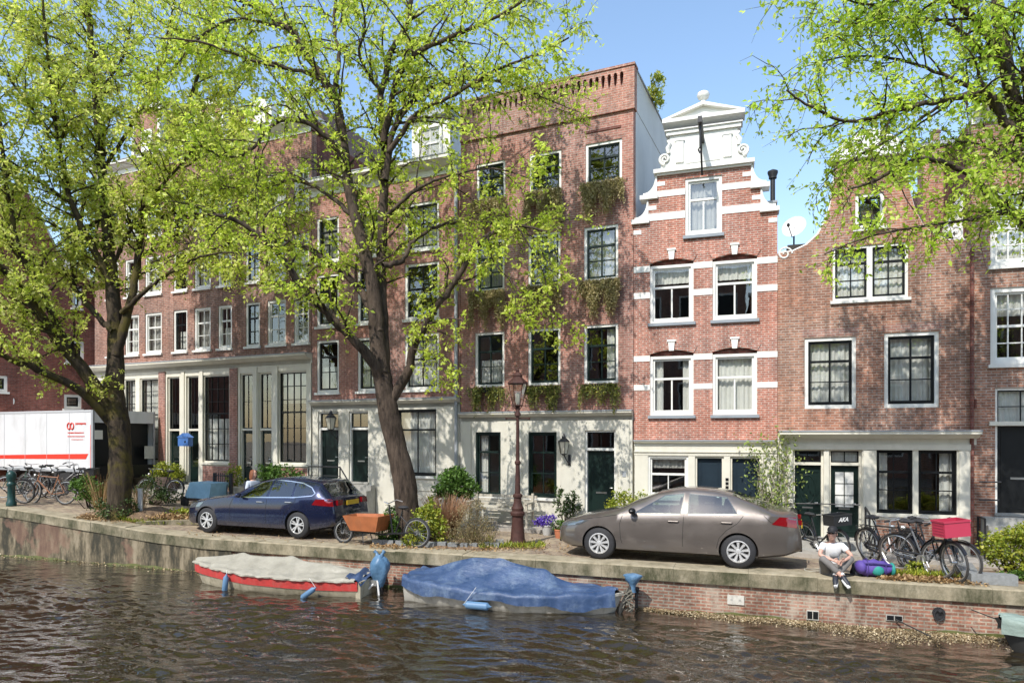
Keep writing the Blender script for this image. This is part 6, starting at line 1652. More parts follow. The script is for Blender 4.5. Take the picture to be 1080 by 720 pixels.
def mooring():
    t, z = q_tl(672, 627); p = wtv(t, -.05)
    r = thing('mooring_post', 'short dark mooring chain and stake hanging on the wall right of the blue boat', 'mooring', (p.x, p.y, 0), -AL)
    MB().tube([(0,-.04,-.3), (0,-.05,.3), (.02,-.06,.42)], [.03,.032,.045], 7).build('stake', M['iron'], r, True)
    MB().tube([(-.04,-.08,.36), (0,-.1,.40), (.05,-.08,.36)], .025, 6).build('hook', M['iron'], r, True)
    t, z = q_tl(943, 652); p = wtv(t, 0); a = Vector((p.x, p.y, z)); b = wpt(982, 671, .02)
    o = MB().tube([a-Vector((0,.06,0)), (a+b)/2-Vector((0,.12,.0)), b], .012, 5).build('rope', M['hull_dark']); tag(o, 'dark rope running from the drain slots down into the floating leaves', 'rope')
mooring()
# floating leaf debris along the wall
def debris():
    rng = np.random.default_rng(4); n = 13000; t = rng.uniform(2.6, 10.0, n)
    wd_ = np.clip((t-2.2)*.14, .08, .60)*(1+.3*np.sin(t*2.1)); v = -.05-np.abs(rng.normal(0, .5, n))*wd_
    X = Q0.x+DQ.x*t+NQ.x*v; Y = Q0.y+DQ.y*t+NQ.y*v
    o = leaves_mesh('floating_leaves', np.stack([X, Y, np.full(n, .012)], 1), .032, M['float'], None, rng, up=6, droop=0, aspect=.8); kind(o, 'stuff')
    n = 900; t = rng.uniform(-18, 3, n); v = -.06-np.abs(rng.normal(0, .12, n)); X = Q0.x+DQ.x*t+NQ.x*v; Y = Q0.y+DQ.y*t+NQ.y*v
    o = leaves_mesh('floating_leaves', np.stack([X, Y, np.full(n, .012)], 1), .045, M['float'], None, rng, up=6, droop=0, aspect=.8); kind(o, 'stuff')
M['float'] = leaf('floating_blossom', (.22,.15,.08), (.36,.27,.15), (.50,.42,.28), trans=.1)
debris()
# ---------------------------------------------------------------- shrubs, grasses, trailing plants
def shrub(name, label, cat, pos, blobs, n, size, mat, stems=10, stem_mat='bark', group=None, seed=0, up=.6, aspect=.6, droop=.1, trunk=None, stem_r=.008):
    rng = np.random.default_rng(seed+100); r = thing(name, label, cat, tuple(pos), 0, group)
    vols = np.array([b[3]*b[4]*b[5] for b in blobs]); pr = vols**.75/sum(vols**.75); L = []
    for b, q in zip(blobs, pr):
        k = int(n*q); # clumps inside each blob, more towards the surface
        nc = max(4, int(k/16)); d = rng.normal(size=(nc, 3)); d /= np.linalg.norm(d, axis=1, keepdims=True); rad = rng.uniform(.35, 1.08, nc)[:, None]**.6
        cen = np.array(b[:3])+d*rad*np.array(b[3:6]); cl = np.repeat(cen, max(1, k//nc), axis=0)
        L.append(cl+rng.normal(size=cl.shape)*np.array(b[3:6])*.13)
    L = np.concatenate(L); L[:, 2] = np.maximum(L[:, 2], .02)
    leaves_mesh('foliage', L, size, M[mat], r, rng, up, aspect, droop)
    tb = TubeNP()
    for i in range(stems):
        b = blobs[i % len(blobs)]; e = np.array(b[:3])+rng.normal(size=3)*np.array(b[3:6])*.45; a = np.array([e[0]*.25+rng.normal()*.04, e[1]*.25+rng.normal()*.04, 0])
        if trunk: a = np.array([rng.normal()*.02, rng.normal()*.02, 0])
        m = (a+e)/2+rng.normal(size=3)*.05; tb.tube(np.array([a, m, e]), [stem_r*1.6, stem_r, stem_r*.5], 4)
    tb.build('stems', M[stem_mat], r); return r
def blades(name, label, cat, pos, rad, h, n, mat, spread=.6, seed=0, width=.008, bend=.3, group=None):
    rng = np.random.default_rng(seed+50); r = thing(name, label, cat, tuple(pos), 0, group); v = []; f = []
    for i in range(n):
        a = rng.uniform(0, 6.28); q = rad*rng.uniform(0, 1)**.5; b = np.array([math.cos(a)*q*.45, math.sin(a)*q*.45, 0]); o = np.array([math.cos(a), math.sin(a), 0])*spread*q/rad*h*.6+rng.normal(size=3)*.05*h
        H = h*rng.uniform(.6, 1.1); w = np.array([-math.sin(a+1), math.cos(a+1), 0])*width; pts = [b, b+o*.35+[0,0,H*.5], b+o+[0,0,H*(1-bend*.3)], b+o*(1.3+bend)+[0,0,H*(1-bend*rng.uniform(0,1))]]
        k = len(v)
        for j, p in enumerate(pts): s = (1, .9, .6, .1)[j]; v += [tuple(p-w*s), tuple(p+w*s)]
        for j in range(3): f.append((k+2*j, k+2*j+1, k+2*j+3, k+2*j+2))
    MB().add(v, f).build('blades', M[mat], r); return r
def gpo(px, py, Y=None): return gp(px, py)
# planted bed round the big tree
shrub('shrub', 'round bright green shrub on a short stem in front of the white bench wall', 'shrub', gp(480, 563), [(0,.0,1.28,.50,.45,.34), (-.22,-.05,1.12,.34,.3,.26), (.3,0,1.18,.34,.3,.28), (0,0,1.5,.3,.3,.22)], 4200, .075, 'leaf_shrub', 12, trunk=True, seed=1, stem_r=.014)
blades('ornamental_grass', 'feathery tan ornamental grass clump behind the dry bush', 'grass clump', gp(470, 566), .5, 1.05, 900, 'leaf_tan', .6, 1, .006)
shrub('shrub', 'yellow green leafy shrub at the foot of the leaning elm', 'shrub', gp(452, 574), [(0,0,.55,.36,.3,.42), (-.2,0,.35,.25,.25,.28), (.2,.0,.35,.25,.25,.3), (.05,0,.85,.22,.2,.2)], 2300, .075, 'leaf_lime', 10, seed=2)
shrub('shrub', 'wiry dry brown bush at the right end of the planted bed', 'shrub', gp(497, 577), [(0,0,.5,.52,.35,.42), (-.25,0,.35,.35,.3,.3), (.3,0,.35,.35,.3,.3), (.05,0,.85,.35,.3,.25)], 3600, .045, 'leaf_dry', 130, 'leaf_dry', seed=3, aspect=.35, stem_r=.003)
shrub('shrub', 'small dark green plant left of the leaning trunk base', 'shrub', gp(408, 573), [(0,0,.28,.3,.22,.25), (.1,0,.55,.2,.2,.2)], 1100, .07, 'leaf_shrub', 8, seed=4)
shrub('shrub', 'lime green low plant against the right side of the leaning trunk', 'shrub', gp(436, 577), [(0,0,.16,.24,.16,.16)], 500, .06, 'leaf_lime', 5, seed=5)
shrub('shrub', 'bushy green shrub with blue tinged leaves between trunk and box of the cargo bike', 'shrub', gp(412, 562), [(0,0,.4,.25,.22,.33)], 700, .06, 'leaf_dark', 8, seed=6)
# by the doors
shrub('shrub', 'bright green bush beside the plain dark green door', 'shrub', P1.w(P1.U(662, -.75), -.75, -.1), [(0,0,.75,.55,.35,.42), (-.35,0,.55,.35,.3,.3), (.4,0,.6,.35,.3,.32)], 2600, .075, 'leaf_bright_shrub' if 'leaf_bright_shrub' in M else 'leaf_lime', 12, seed=7)
# potted plants at the tall house
def pot(px, py, r, h, mat, name, label, plant=None):
    p = gp(px, py); o = MB().lathe([(r*.72,0), (r*.78,.02), (r,h-.03), (r*1.07,h-.03), (r*1.07,h), (r*.93,h), (r*.9,h-.04)], (0,0,0), 18).build(name, M[mat], None, True, loc=p); tag(o, label, 'flower pot'); return p, h
M['terracotta'] = paint('terracotta', (.50,.18,.09), .75, .12, 8); M['zinc'] = paint('zinc_planter', (.50,.50,.48), .5, .12, 6, dirt=.3); M['purple'] = leaf('purple_petal', (.10,.05,.38), (.19,.10,.58), (.30,.20,.7), trans=.3)
p, h = pot(577, 564, .14, .26, 'zinc', 'planter', 'pale zinc planter holding the purple flowers')
shrub('flower_plant', 'mound of purple flowers in the pale zinc planter', 'flowers', p+Vector((0,0,h-.03)), [(0,0,.16,.24,.18,.13), (-.18,0,.10,.15,.15,.1)], 900, .05, 'purple', 6, seed=8)
p, h = pot(590, 567, .13, .22, 'terracotta', 'flower_pot', 'terracotta pot right of the purple flowers')
shrub('potted_plant', 'low green plant spilling over the terracotta pot', 'plant', p+Vector((0,0,h-.03)), [(0,0,.12,.22,.18,.14)], 500, .05, 'leaf_shrub', 6, seed=9)
p, h = pot(596, 560, .15, .25, 'zinc', 'planter', 'zinc planter of the tall dark plant under the wall lantern')
shrub('potted_plant', 'tall open dark leaved plant standing under the wall lantern', 'plant', p+Vector((0,0,h-.03)), [(0,0,.35,.25,.2,.25), (-.18,0,.75,.14,.14,.3), (.2,0,.65,.18,.15,.28), (.32,0,.45,.14,.14,.2)], 950, .07, 'leaf_dark', 26, seed=10, stem_r=.005)
# climbing plant at the boundary of the gabled house
def climber():
    w = P2.w(P2.U(815), -.22, 0); base = Vector((w.x, w.y, g(w.x, w.y))); r = thing('climbing_plant', 'pale stemmed climbing plant with light green leaves growing up the wall between the blue door and green doors', 'climbing plant', base)
    r['label'] = 'light green climbing plant on pale stems between the blue and green doors'
    rng = np.random.default_rng(77); tb = TubeNP(); L = []
    tops = [f_loc(P2, *q, -.22) for q in ((790,470), (800,500), (812,468), (822,462), (832,478), (838,500), (805,482), (824,520), (812,530), (795,488), (830,470), (818,492))]
    for t in tops:
        e = np.array(P2.w(t.x, -.2-rng.uniform(0,.25), t.z)-base+Vector((0,0,P2.z0*0))); a = np.array([rng.normal()*.1, 0, 0]); pts = [a]
        for k in range(1, 6): pts.append(a+(e-a)*(k/5)*np.array([k/5*.6+.4, k/5, 1])+rng.normal(size=3)*.06)
        pts[-1] = e; tb.tube(np.array(pts), np.linspace(.028, .006, 6), 5)
        for k in range(60): i = rng.integers(2, 5); f_ = rng.random(); L.append(pts[i]*(1-f_)+pts[i+1]*f_+rng.normal(size=3)*.11)
        for k in range(34): L.append(e+rng.normal(size=3)*.2)
    tb.build('stems', M['pale_bark'], r); leaves_mesh('foliage', np.array(L), .085, M['leaf_climb'], r, rng, .8, .6, .3)
M['pale_bark'] = bark('pale_bark', (.22,.19,.14), (.42,.38,.30)); M['leaf_climb'] = leaf('climber_leaf', (.16,.25,.04), (.30,.38,.08), (.45,.48,.18), trans=.4)
climber()
# trailing plants under the tall house's windows
def hanging():
    rows = {0: ('lowest', .62), 1: ('middle', .85), 2: ('top', .9)}; cols = {0: 'left', 1: 'centre', 2: 'right'}
    for a, c, z0, z1, ri, ci in D_wins:
        base = P1.w((a+c)/2, -.12, z0-.06); lab = {(0,0): 'sparse trailing plant with yellow tips under the lowest left window', (0,1): 'trailing plant under the lowest middle window, beside the street lamp head', (0,2): 'two clumps of trailing plant under the lowest right window', (1,0): 'thick trailing curtain of plants under the left window one row up', (1,1): 'trailing plants under the middle window of the central row', (1,2): 'brown green trailing plants under the right window of the central row', (2,0): 'trailing plants under the top left window, half behind elm leaves', (2,1): 'trailing plants under the top middle window', (2,2): 'dry golden trailing plants under the top right window'}[(ri, ci)]
        r = thing('trailing_plant', lab, 'hanging plant', tuple(base), -P1.th, 'trailing plants in window boxes'); rng = np.random.default_rng(ri*3+ci+5); W = (c-a)/2+.06; L = []; tb = TubeNP()
        n = (100, 190, 190)[ri]
        for k in range(n):
            x = rng.uniform(-W, W)
            if ri == 0 and rng.random() < .8: x = (-.62 if rng.random() < .5 else .55)*W+rng.normal()*.13
            if ri > 0 and abs(x-.02) < .035: continue
            ln = (.60+.40*math.sin(x*13+ri*2+ci*4))*(.78, 1.05, 1.05)[ri]*rng.uniform(.45, 1.15)*(1-.2*abs(math.sin(x*7))); y = -rng.uniform(.03, .17)
            pts = np.array([[x, .05, .04], [x+rng.normal()*.02, y, .03], [x+rng.normal()*.05, y-.02, -ln*.5], [x+rng.normal()*.06, y, -ln]]); tb.tube(pts, [.004,.004,.003,.002], 3)
            m = int(ln*75); tt = rng.random(m); q = pts[1]+(pts[3]-pts[1])*tt[:, None]+rng.normal(size=(m, 3))*.025; L.append(q)
        tb.build('stems', M['leaf_dry'], r); leaves_mesh('foliage', np.concatenate(L),      .06, M['leaf_hang' if ri else 'leaf_hang_green'], r, rng, .2, .5, 1.2)
M['leaf_hang_green'] = leaf('trailing_green', (.06,.09,.02), (.17,.20,.04), (.40,.38,.07), trans=.3)
hanging()
# roof plants at the tall house's flank
def roof_plants():
    fz = P1.Z(668, 67); w = P1.w(u668-.1, 2.4, fz-.05)
    r = shrub('roof_plant', 'bushy green plant growing over the flat roof edge of the tall house', 'plant', w, [(0,-1.0,.15,.22,.5,.2), (.1,0,.2,.3,.6,.28), (.05,1.0,.22,.35,.6,.3), (.1,1.9,.2,.25,.5,.25)], 2600, .08, 'leaf_lime', 20, seed=21, stem_r=.006)
roof_plants()
# green things by the terrace and the left tree
shrub('shrub', 'leafy green shrub standing between the bicycles and the mossy trunk', 'shrub', gp(95, 536), [(0,0,.55,.45,.3,.35), (.35,0,.4,.35,.3,.3), (-.25,0,.75,.3,.25,.2)], 1900, .09, 'leaf_shrub', 12, seed=30)
shrub('shrub', 'olive green shrub in a dark tub left of the blue mailbox', 'shrub', P1.w(P1.U(177, -.55), -.55, .75), [(0,0,.45,.5,.35,.3), (.3,0,.25,.3,.3,.25), (-.3,0,.3,.3,.25,.25)], 1600, .08, 'leaf_lime', 9, seed=31)
shrub('shrub', 'dark green wide shrub under the terrace window behind the estate car', 'shrub', P1.w(P1.U(297, -.5), -.5, .6), [(0,0,.55,.6,.35,.3), (-.45,0,.65,.4,.3,.28), (.45,0,.35,.3,.3,.3)], 2400, .085, 'leaf_shrub', 12, seed=32)
shrub('shrub', 'small yellow green plant by the red haired woman', 'shrub', P1.w(P1.U(247, -.6), -.6, .55), [(0,0,.5,.3,.25,.4)], 700, .08, 'leaf_lime', 8, seed=33)
shrub('ground_plant', 'low leafy weeds on the mound right of the mossy trunk', 'plant', gp(185, 545), [(0,0,.1,.55,.3,.12), (.5,0,.12,.4,.3,.14), (-.5,0,.1,.4,.3,.12)], 1300, .085, 'leaf_lime', 6, seed=34)
blades('dry_stalks', 'bare pale dead stalks left of the mossy trunk', 'plant', gp(107, 540), .3, 1.15, 110, 'litter', .5, 35, .005)
blades('dry_stalks', 'bare wiry stalks growing up the right side of the mossy trunk', 'plant', gp(147, 543), .25, .95, 80, 'litter', .4, 36, .005)
shrub('shrub', 'dark tangled bush right of the mossy trunk in front of the open truck', 'shrub', gp(160, 532), [(0,0,.45,.5,.3,.4), (.5,0,.3,.4,.3,.25)], 1500, .07, 'leaf_dark', 60, seed=37, stem_r=.004)
shrub('shrub', 'ivy and suckers wrapped round the foot of the mossy trunk', 'shrub', gp(125, 546), [(0,-.35,.22,.6,.25,.22), (-.3,-.1,.35,.25,.3,.3), (.35,-.1,.3,.25,.3,.28)], 1300, .06, 'leaf_dark', 90, 'litter', seed=38, stem_r=.004)
shrub('ground_plant', 'brown and green undergrowth on the soil mound left of the pale kerb stone', 'plant', gp(165, 549), [(0,0,.1,.8,.35,.12), (.7,0,.1,.5,.3,.1)], 1500, .07, 'litter', 20, seed=39)
# big flowering plant bed at lower right
shrub('shrub', 'large sprawling green shrub with yellow tips at the right edge above the quay', 'shrub', gp(1068, 608), [(0,0,.45,.45,.35,.40), (-.3,0,.55,.25,.25,.25), (.35,0,.55,.4,.35,.4), (.1,0,.75,.3,.3,.2)], 4200, .062, 'leaf_lime', 26, seed=40)
shrub('ground_plant', 'low green creeping plant spilling over the granite block', 'plant', gp(1066, 614), [(0,0,.1,.3,.15,.1), (.3,0,.12,.3,.15,.12)], 800, .05, 'leaf_shrub', 5, seed=41)
shrub('ground_plant', 'tuft of weeds under the two leaning bicycles', 'plant', gp(966, 606), [(0,0,.12,.12,.1,.14)], 300, .06, 'leaf_lime', 5, seed=42)
# leaf litter and soil
def litter():
    rng = np.random.default_rng(9); L = []
    for (c0, c1, py, sx, sy, n) in ((75, 215, 546, 1.0, .45, 2600), (930, 1030, 611, 1.0, .28, 2200), (390, 520, 577, 1.0, .25, 1200), (500, 575, 578, .8, .2, 500), (560, 860, 575, 1, .8, 500), (200, 400, 560, 1, 1.2, 700)):
        for _ in range(n):
            p = gp(rng.uniform(c0, c1), py); q = p+Vector((0, rng.normal()*sy, 0)); t, v = tv(q.x, q.y)
            if v < .05: v = rng.uniform(.05, .5); q = wtv(t, v)
            L.append((q.x, q.y, gtv(t, max(v, 0))+.012+.01*rng.random()))
    o = leaves_mesh('leaf_litter', np.array(L), .06, M['litter'], None, rng, up=4, droop=0, aspect=.6); kind(o, 'stuff')
litter()
def bed(name, c0, c1, py, hgt, dep, mat='soil'):
    """low mound of soil"""
    a, b = gp(c0, py), gp(c1, py); n = 26; m = 10; P = []
    ta, va = tv(a.x, a.y); tb, vb = tv(b.x, b.y)
    for i in range(n+1):
        s = i/n; row = []
        for j in range(m+1):
            q = j/m; t = ta+(tb-ta)*s; v = .47+dep*q; e = min(1, 4*min(s, 1-s))*min(1, 4*min(q, 1-q)); row.append(wtv(t, v, .006+hgt*e**.5*(.8+.25*math.sin(t*5+q*4))))
        P.append(row)
    return kind(MB().grid(P).build(name, M[mat], None, True), 'structure')
M['soil'] = paint('leafy_soil', (.17,.11,.065), .95, .35, 9, dirt=.6, dirtc=(.36,.25,.14), bumpy=.8)
bed('planting_bed', 60, 205, 545, .22, 2.0); bed('planting_bed', 385, 528, 572, .10, 1.5); bed('planting_bed', 925, 1032, 608, .03, .9); bed('planting_bed', 1040, 1140, 612, .12, .9)

def weeds():
    rng = np.random.default_rng(31); P = []
    for c0, c1, py, sy, n in ((505, 575, 577, .12, 700), (930, 1010, 612, .15, 600), (850, 960, 578, .25, 350), (70, 215, 552, .12, 600), (420, 520, 571, .25, 300)):
        for _ in range(n):
            p = gp(rng.uniform(c0, c1), py+rng.normal()*.8); q = p+Vector((0, rng.normal()*sy, 0)); t, v = tv(q.x, q.y)
            if v < .46: v = .47+rng.random()*.1; q = wtv(t, v)
            P.append((q.x, q.y, gtv(t, v)+.03))
    o = leaves_mesh('grass', np.array(P), .11, M['leaf_lime'], None, rng, up=.1, droop=-1.6, aspect=.16); kind(o, 'stuff')
weeds()
# ---------------------------------------------------------------- street furniture
M['lamp_iron'] = paint('rust_brown_iron', (.06,.026,.021), .65, .25, 8, dirt=.2, spec=.25); M['lamp_glass'] = glass('lantern_glass', (.85,.85,.8), .1, .01)
M['blue_sign'] = simple('blue_enamel', (.03,.10,.35), .4); M['green_iron'] = simple('mooring_green_paint', (.012,.05,.045), .4); M['sky_tarp'] = tarp_mat('light_blue_canvas', (.22,.40,.52), .6)
def street_lamp():
    p = gp(546, 575); H = (575-388)/F*p.y
    r = thing('street_lamp', 'old brown cast iron street lamp with a tapered glass lantern', 'street lamp', p)
    MB().lathe([(.21,0), (.21,.06), (.19,.10), (.165,.16), (.135,.55), (.13,.68), (.165,.70), (.17,.76), (.135,.80), (.145,.86), (.115,.92), (.09,1.0), (.085,1.1), (.11,1.12), (.11,1.17), (.066,1.2), (.050,1.8), (.048,1.86), (.07,1.88), (.07,1.93), (.045,1.96), (.038,2.6), (.035,H-1.12), (.07,H-1.10), (.07,H-1.05), (.045,H-1.0), (.05,H-.9), (.09,H-.86)], (0,0,0), 16).build('post', M['lamp_iron'], r, 30)
    MB().tube([(-.25,0,H-1.16), (.25,0,H-1.16)], .016, 6).ell((-.26,0,H-1.16), .03,.03,.03, 8, 6).ell((.26,0,H-1.16), .03,.03,.03, 8, 6).build('ladder_bar', M['lamp_iron'], r)
    z0, z1 = H-.86, H-.36; a, b = .11, .21; ln = MB()
    cs = [(math.cos(R(60*k)), math.sin(R(60*k))) for k in range(6)]
    for x, y in cs: ln.tube([(a*x,a*y,z0), (b*x,b*y,z1)], .010, 5)
    for rad, z in ((a,z0), (b,z1)): ln.tube([(rad*x,rad*y,z) for x,y in cs], .014, 5, closed=True)
    for x, y in cs: ln.tube([(a*x,a*y,z0), (.04*x,.04*y,z0-.10)], .010, 5)
    lf = ln.build('lantern_frame', M['lamp_iron'], r)
    MB().add([(a*x*.98,a*y*.98,z0) for x,y in cs]+[(b*x*.98,b*y*.98,z1) for x,y in cs], [(k,(k+1)%6,6+(k+1)%6,6+k) for k in range(6)]).build('lantern_glass', M['lamp_glass'], lf)
    MB().lathe([(.03,z0+.02), (.05,z0+.1), (.05,z0+.25), (.03,z0+.3)], (0,0,0), 10).build('lamp_bulb', M['curtain'], lf, True)
    MB().lathe([(b+.03,z1), (b+.02,z1+.03), (.12,z1+.13), (.10,z1+.15), (.11,z1+.19), (.07,z1+.24), (.03,z1+.27), (.045,z1+.31), (.0,z1+.36)], (0,0,0), 6).build('lantern_roof', M['lamp_iron'], r)
street_lamp()
def wall_lantern(f, px, pt, pb, label, side=1):
    u, zb = f.at(px, pb, -.1); _, zt = f.at(px, pt, -.1); h = zt-zb; w = f.w(u, -.04, zb); r = thing('wall_lantern', label, 'lantern', w, -f.th); y = -.2
    MB().tube([(side*.09,.0,h*.1), (side*.09,-.06,h*.02), (side*.06,-.14,h*.12), (0,y,h*.3)], [.03,.022,.018,.02], 7).box(side*.09-.035, side*.09+.035, -.02, .01, -h*.05, h*.3).build('bracket', M['iron'], r)
    z0, z1 = h*.34, h*.72; a, b = h*.11, h*.19; ln = MB(); cs = [(math.cos(R(60*k)), math.sin(R(60*k))) for k in range(6)]
    for x, q in cs: ln.tube([(a*x,y+a*q,z0), (b*x,y+b*q,z1)], .008, 5)
    ln.lathe([(.03,z0-.05), (a,z0-.01), (a,z0)], (0,y,0), 6)
    lf = ln.build('lantern_frame', M['iron'], r)
    MB().add([(a*x*.97,y+a*q*.97,z0) for x,q in cs]+[(b*x*.97,y+b*q*.97,z1) for x,q in cs], [(k,(k+1)%6,6+(k+1)%6,6+k) for k in range(6)]).build('lantern_glass', M['lamp_milk'], lf)
    MB().lathe([(b+.02,z1), (b*.7,z1+h*.08), (b*.35,z1+h*.12), (b*.35,z1+h*.16), (.01,z1+h*.28)], (0,y,0), 6).build('lantern_roof', M['iron'], r)
M['lamp_milk'] = simple('milky_lantern_glass', (.55,.52,.42), .3)
wall_lantern(P1, 596.5, 456.5, 489, 'black wall lantern on the white wall left of the plain green door')
wall_lantern(P1, 352, 432, 463, 'black wall lantern between the twin dark doors behind the estate car')
def bollard():
    p = gp(12, 533); r = MB().lathe([(.13,0), (.13,.10), (.10,.14), (.095,.55), (.12,.58), (.12,.64), (.09,.68), (.12,.8), (.13,.88), (.10,.96), (.03,1.0)], (0,0,0), 16).build('mooring_post', M['green_iron'], None, True, loc=p); tag(r, 'dark green cast iron mooring post at the far left of the quay', 'bollard')
    p = gp(148, 547); o = MB().box(-.055,.055,-.03,.03,0,.82).box(-.06,.06,-.035,.035,.821,.85).build('marker_post', M['zinc'], None, loc=p); tag(o, 'thin pale marker post right of the mossy trunk', 'post')
    p = gp(527, 576); o = MB().box(-.09,.09,-.07,.07,0,.16).build('stone_block', M['stone'], None, loc=p); tag(o, 'little upright grey stone at the end of the planted bed', 'stone')
bollard()
def bench():
    w = P1.w(P1.U(528, -.75), -.75); z = g(w.x, w.y)+.09; r = thing('bench', 'long pale slatted wooden bench against the white house wall behind the lamp', 'bench', (w.x, w.y, z), -P1.th); L = .95
    s = MB(); [s.box(-L, L, -.22+i*.095, -.15+i*.095, .42, .45) for i in range(5)]; s.build('seat', M['old_wood'], r)
    s = MB(); [s.box(-L, L, .26+i*.012, .285+i*.012, .52+i*.11, .60+i*.11) for i in range(3)]; s.build('backrest', M['old_wood'], r)
    for x in (-L+.08, L-.14):
        for y in (-.2, .22): MB().box(x, x+.06, y, y+.06, 0, .42 if y < 0 else .88).build('leg', M['old_wood'], r)
        MB().box(x-.01, x+.07, -.24, .22, .62, .66).build('armrest', M['old_wood'], r); MB().box(x, x+.06, -.21, -.16, .451, .62).build('arm_support', M['old_wood'], r)
M['old_wood'] = paint('bleached_bench_wood', (.46,.42,.34), .8, .15, 5, dirt=.5)
bench()
# granite edging stones of the planted bed
def edging():
    rn = random.Random(8); x = 388; i = 0
    while x < 523:
        a, b = gp(x, 577.5+rn.uniform(-.8,.8)), gp(x+rn.uniform(8,13), 577.5); L = (b-a).length; ang = math.atan2((b-a).y, (b-a).x)
        t, v = tv(a.x, a.y); v = max(v, .56)
        m = MB().obox((0,0,.05), L/2-.01, .07, .07); p = wtv(t, v, .0)
        o = m.build('edging_stone', M['granite'], None, loc=(p.x, p.y, p.z)); o.rotation_euler = (R(rn.uniform(-6,6)), R(rn.uniform(-3,3)), -AL+R(rn.uniform(-5,5)))
        tag(o, 'blue grey granite edging stone in the row along the planted bed', 'stone', 'edging stones along the planted bed'); x += (b.x-a.x)/a.y*F*1.02; i += 1
    for (px, py, L, W_, H, rz, lab) in ((1020, 606, .55, .13, .14, 62, 'long granite kerb stone running back beside the bicycles'), (1046, 615, .34, .13, .17, -17, 'pale granite block in front of the large shrub')):
        p = gp(px, py); o = MB().obox((0,0,H/2), L, W_, H/2).build('kerb_stone', M['granite'], None, loc=p); o.rotation_euler = (0,0,R(rz)); tag(o, lab, 'kerb stone')
    p = gp(181, 553); o = MB().obox((0,0,.05), .85, .08, .07).build('kerb_stone', M['sand_stone'], None, loc=p); o.rotation_euler = (0,0,R(20)); tag(o, 'pale kerb stone lying askew left of the estate car', 'kerb stone')
M['granite'] = paint('granite', (.22,.23,.23), .75, .2, 14, dirt=.3, bumpy=.3)
edging()
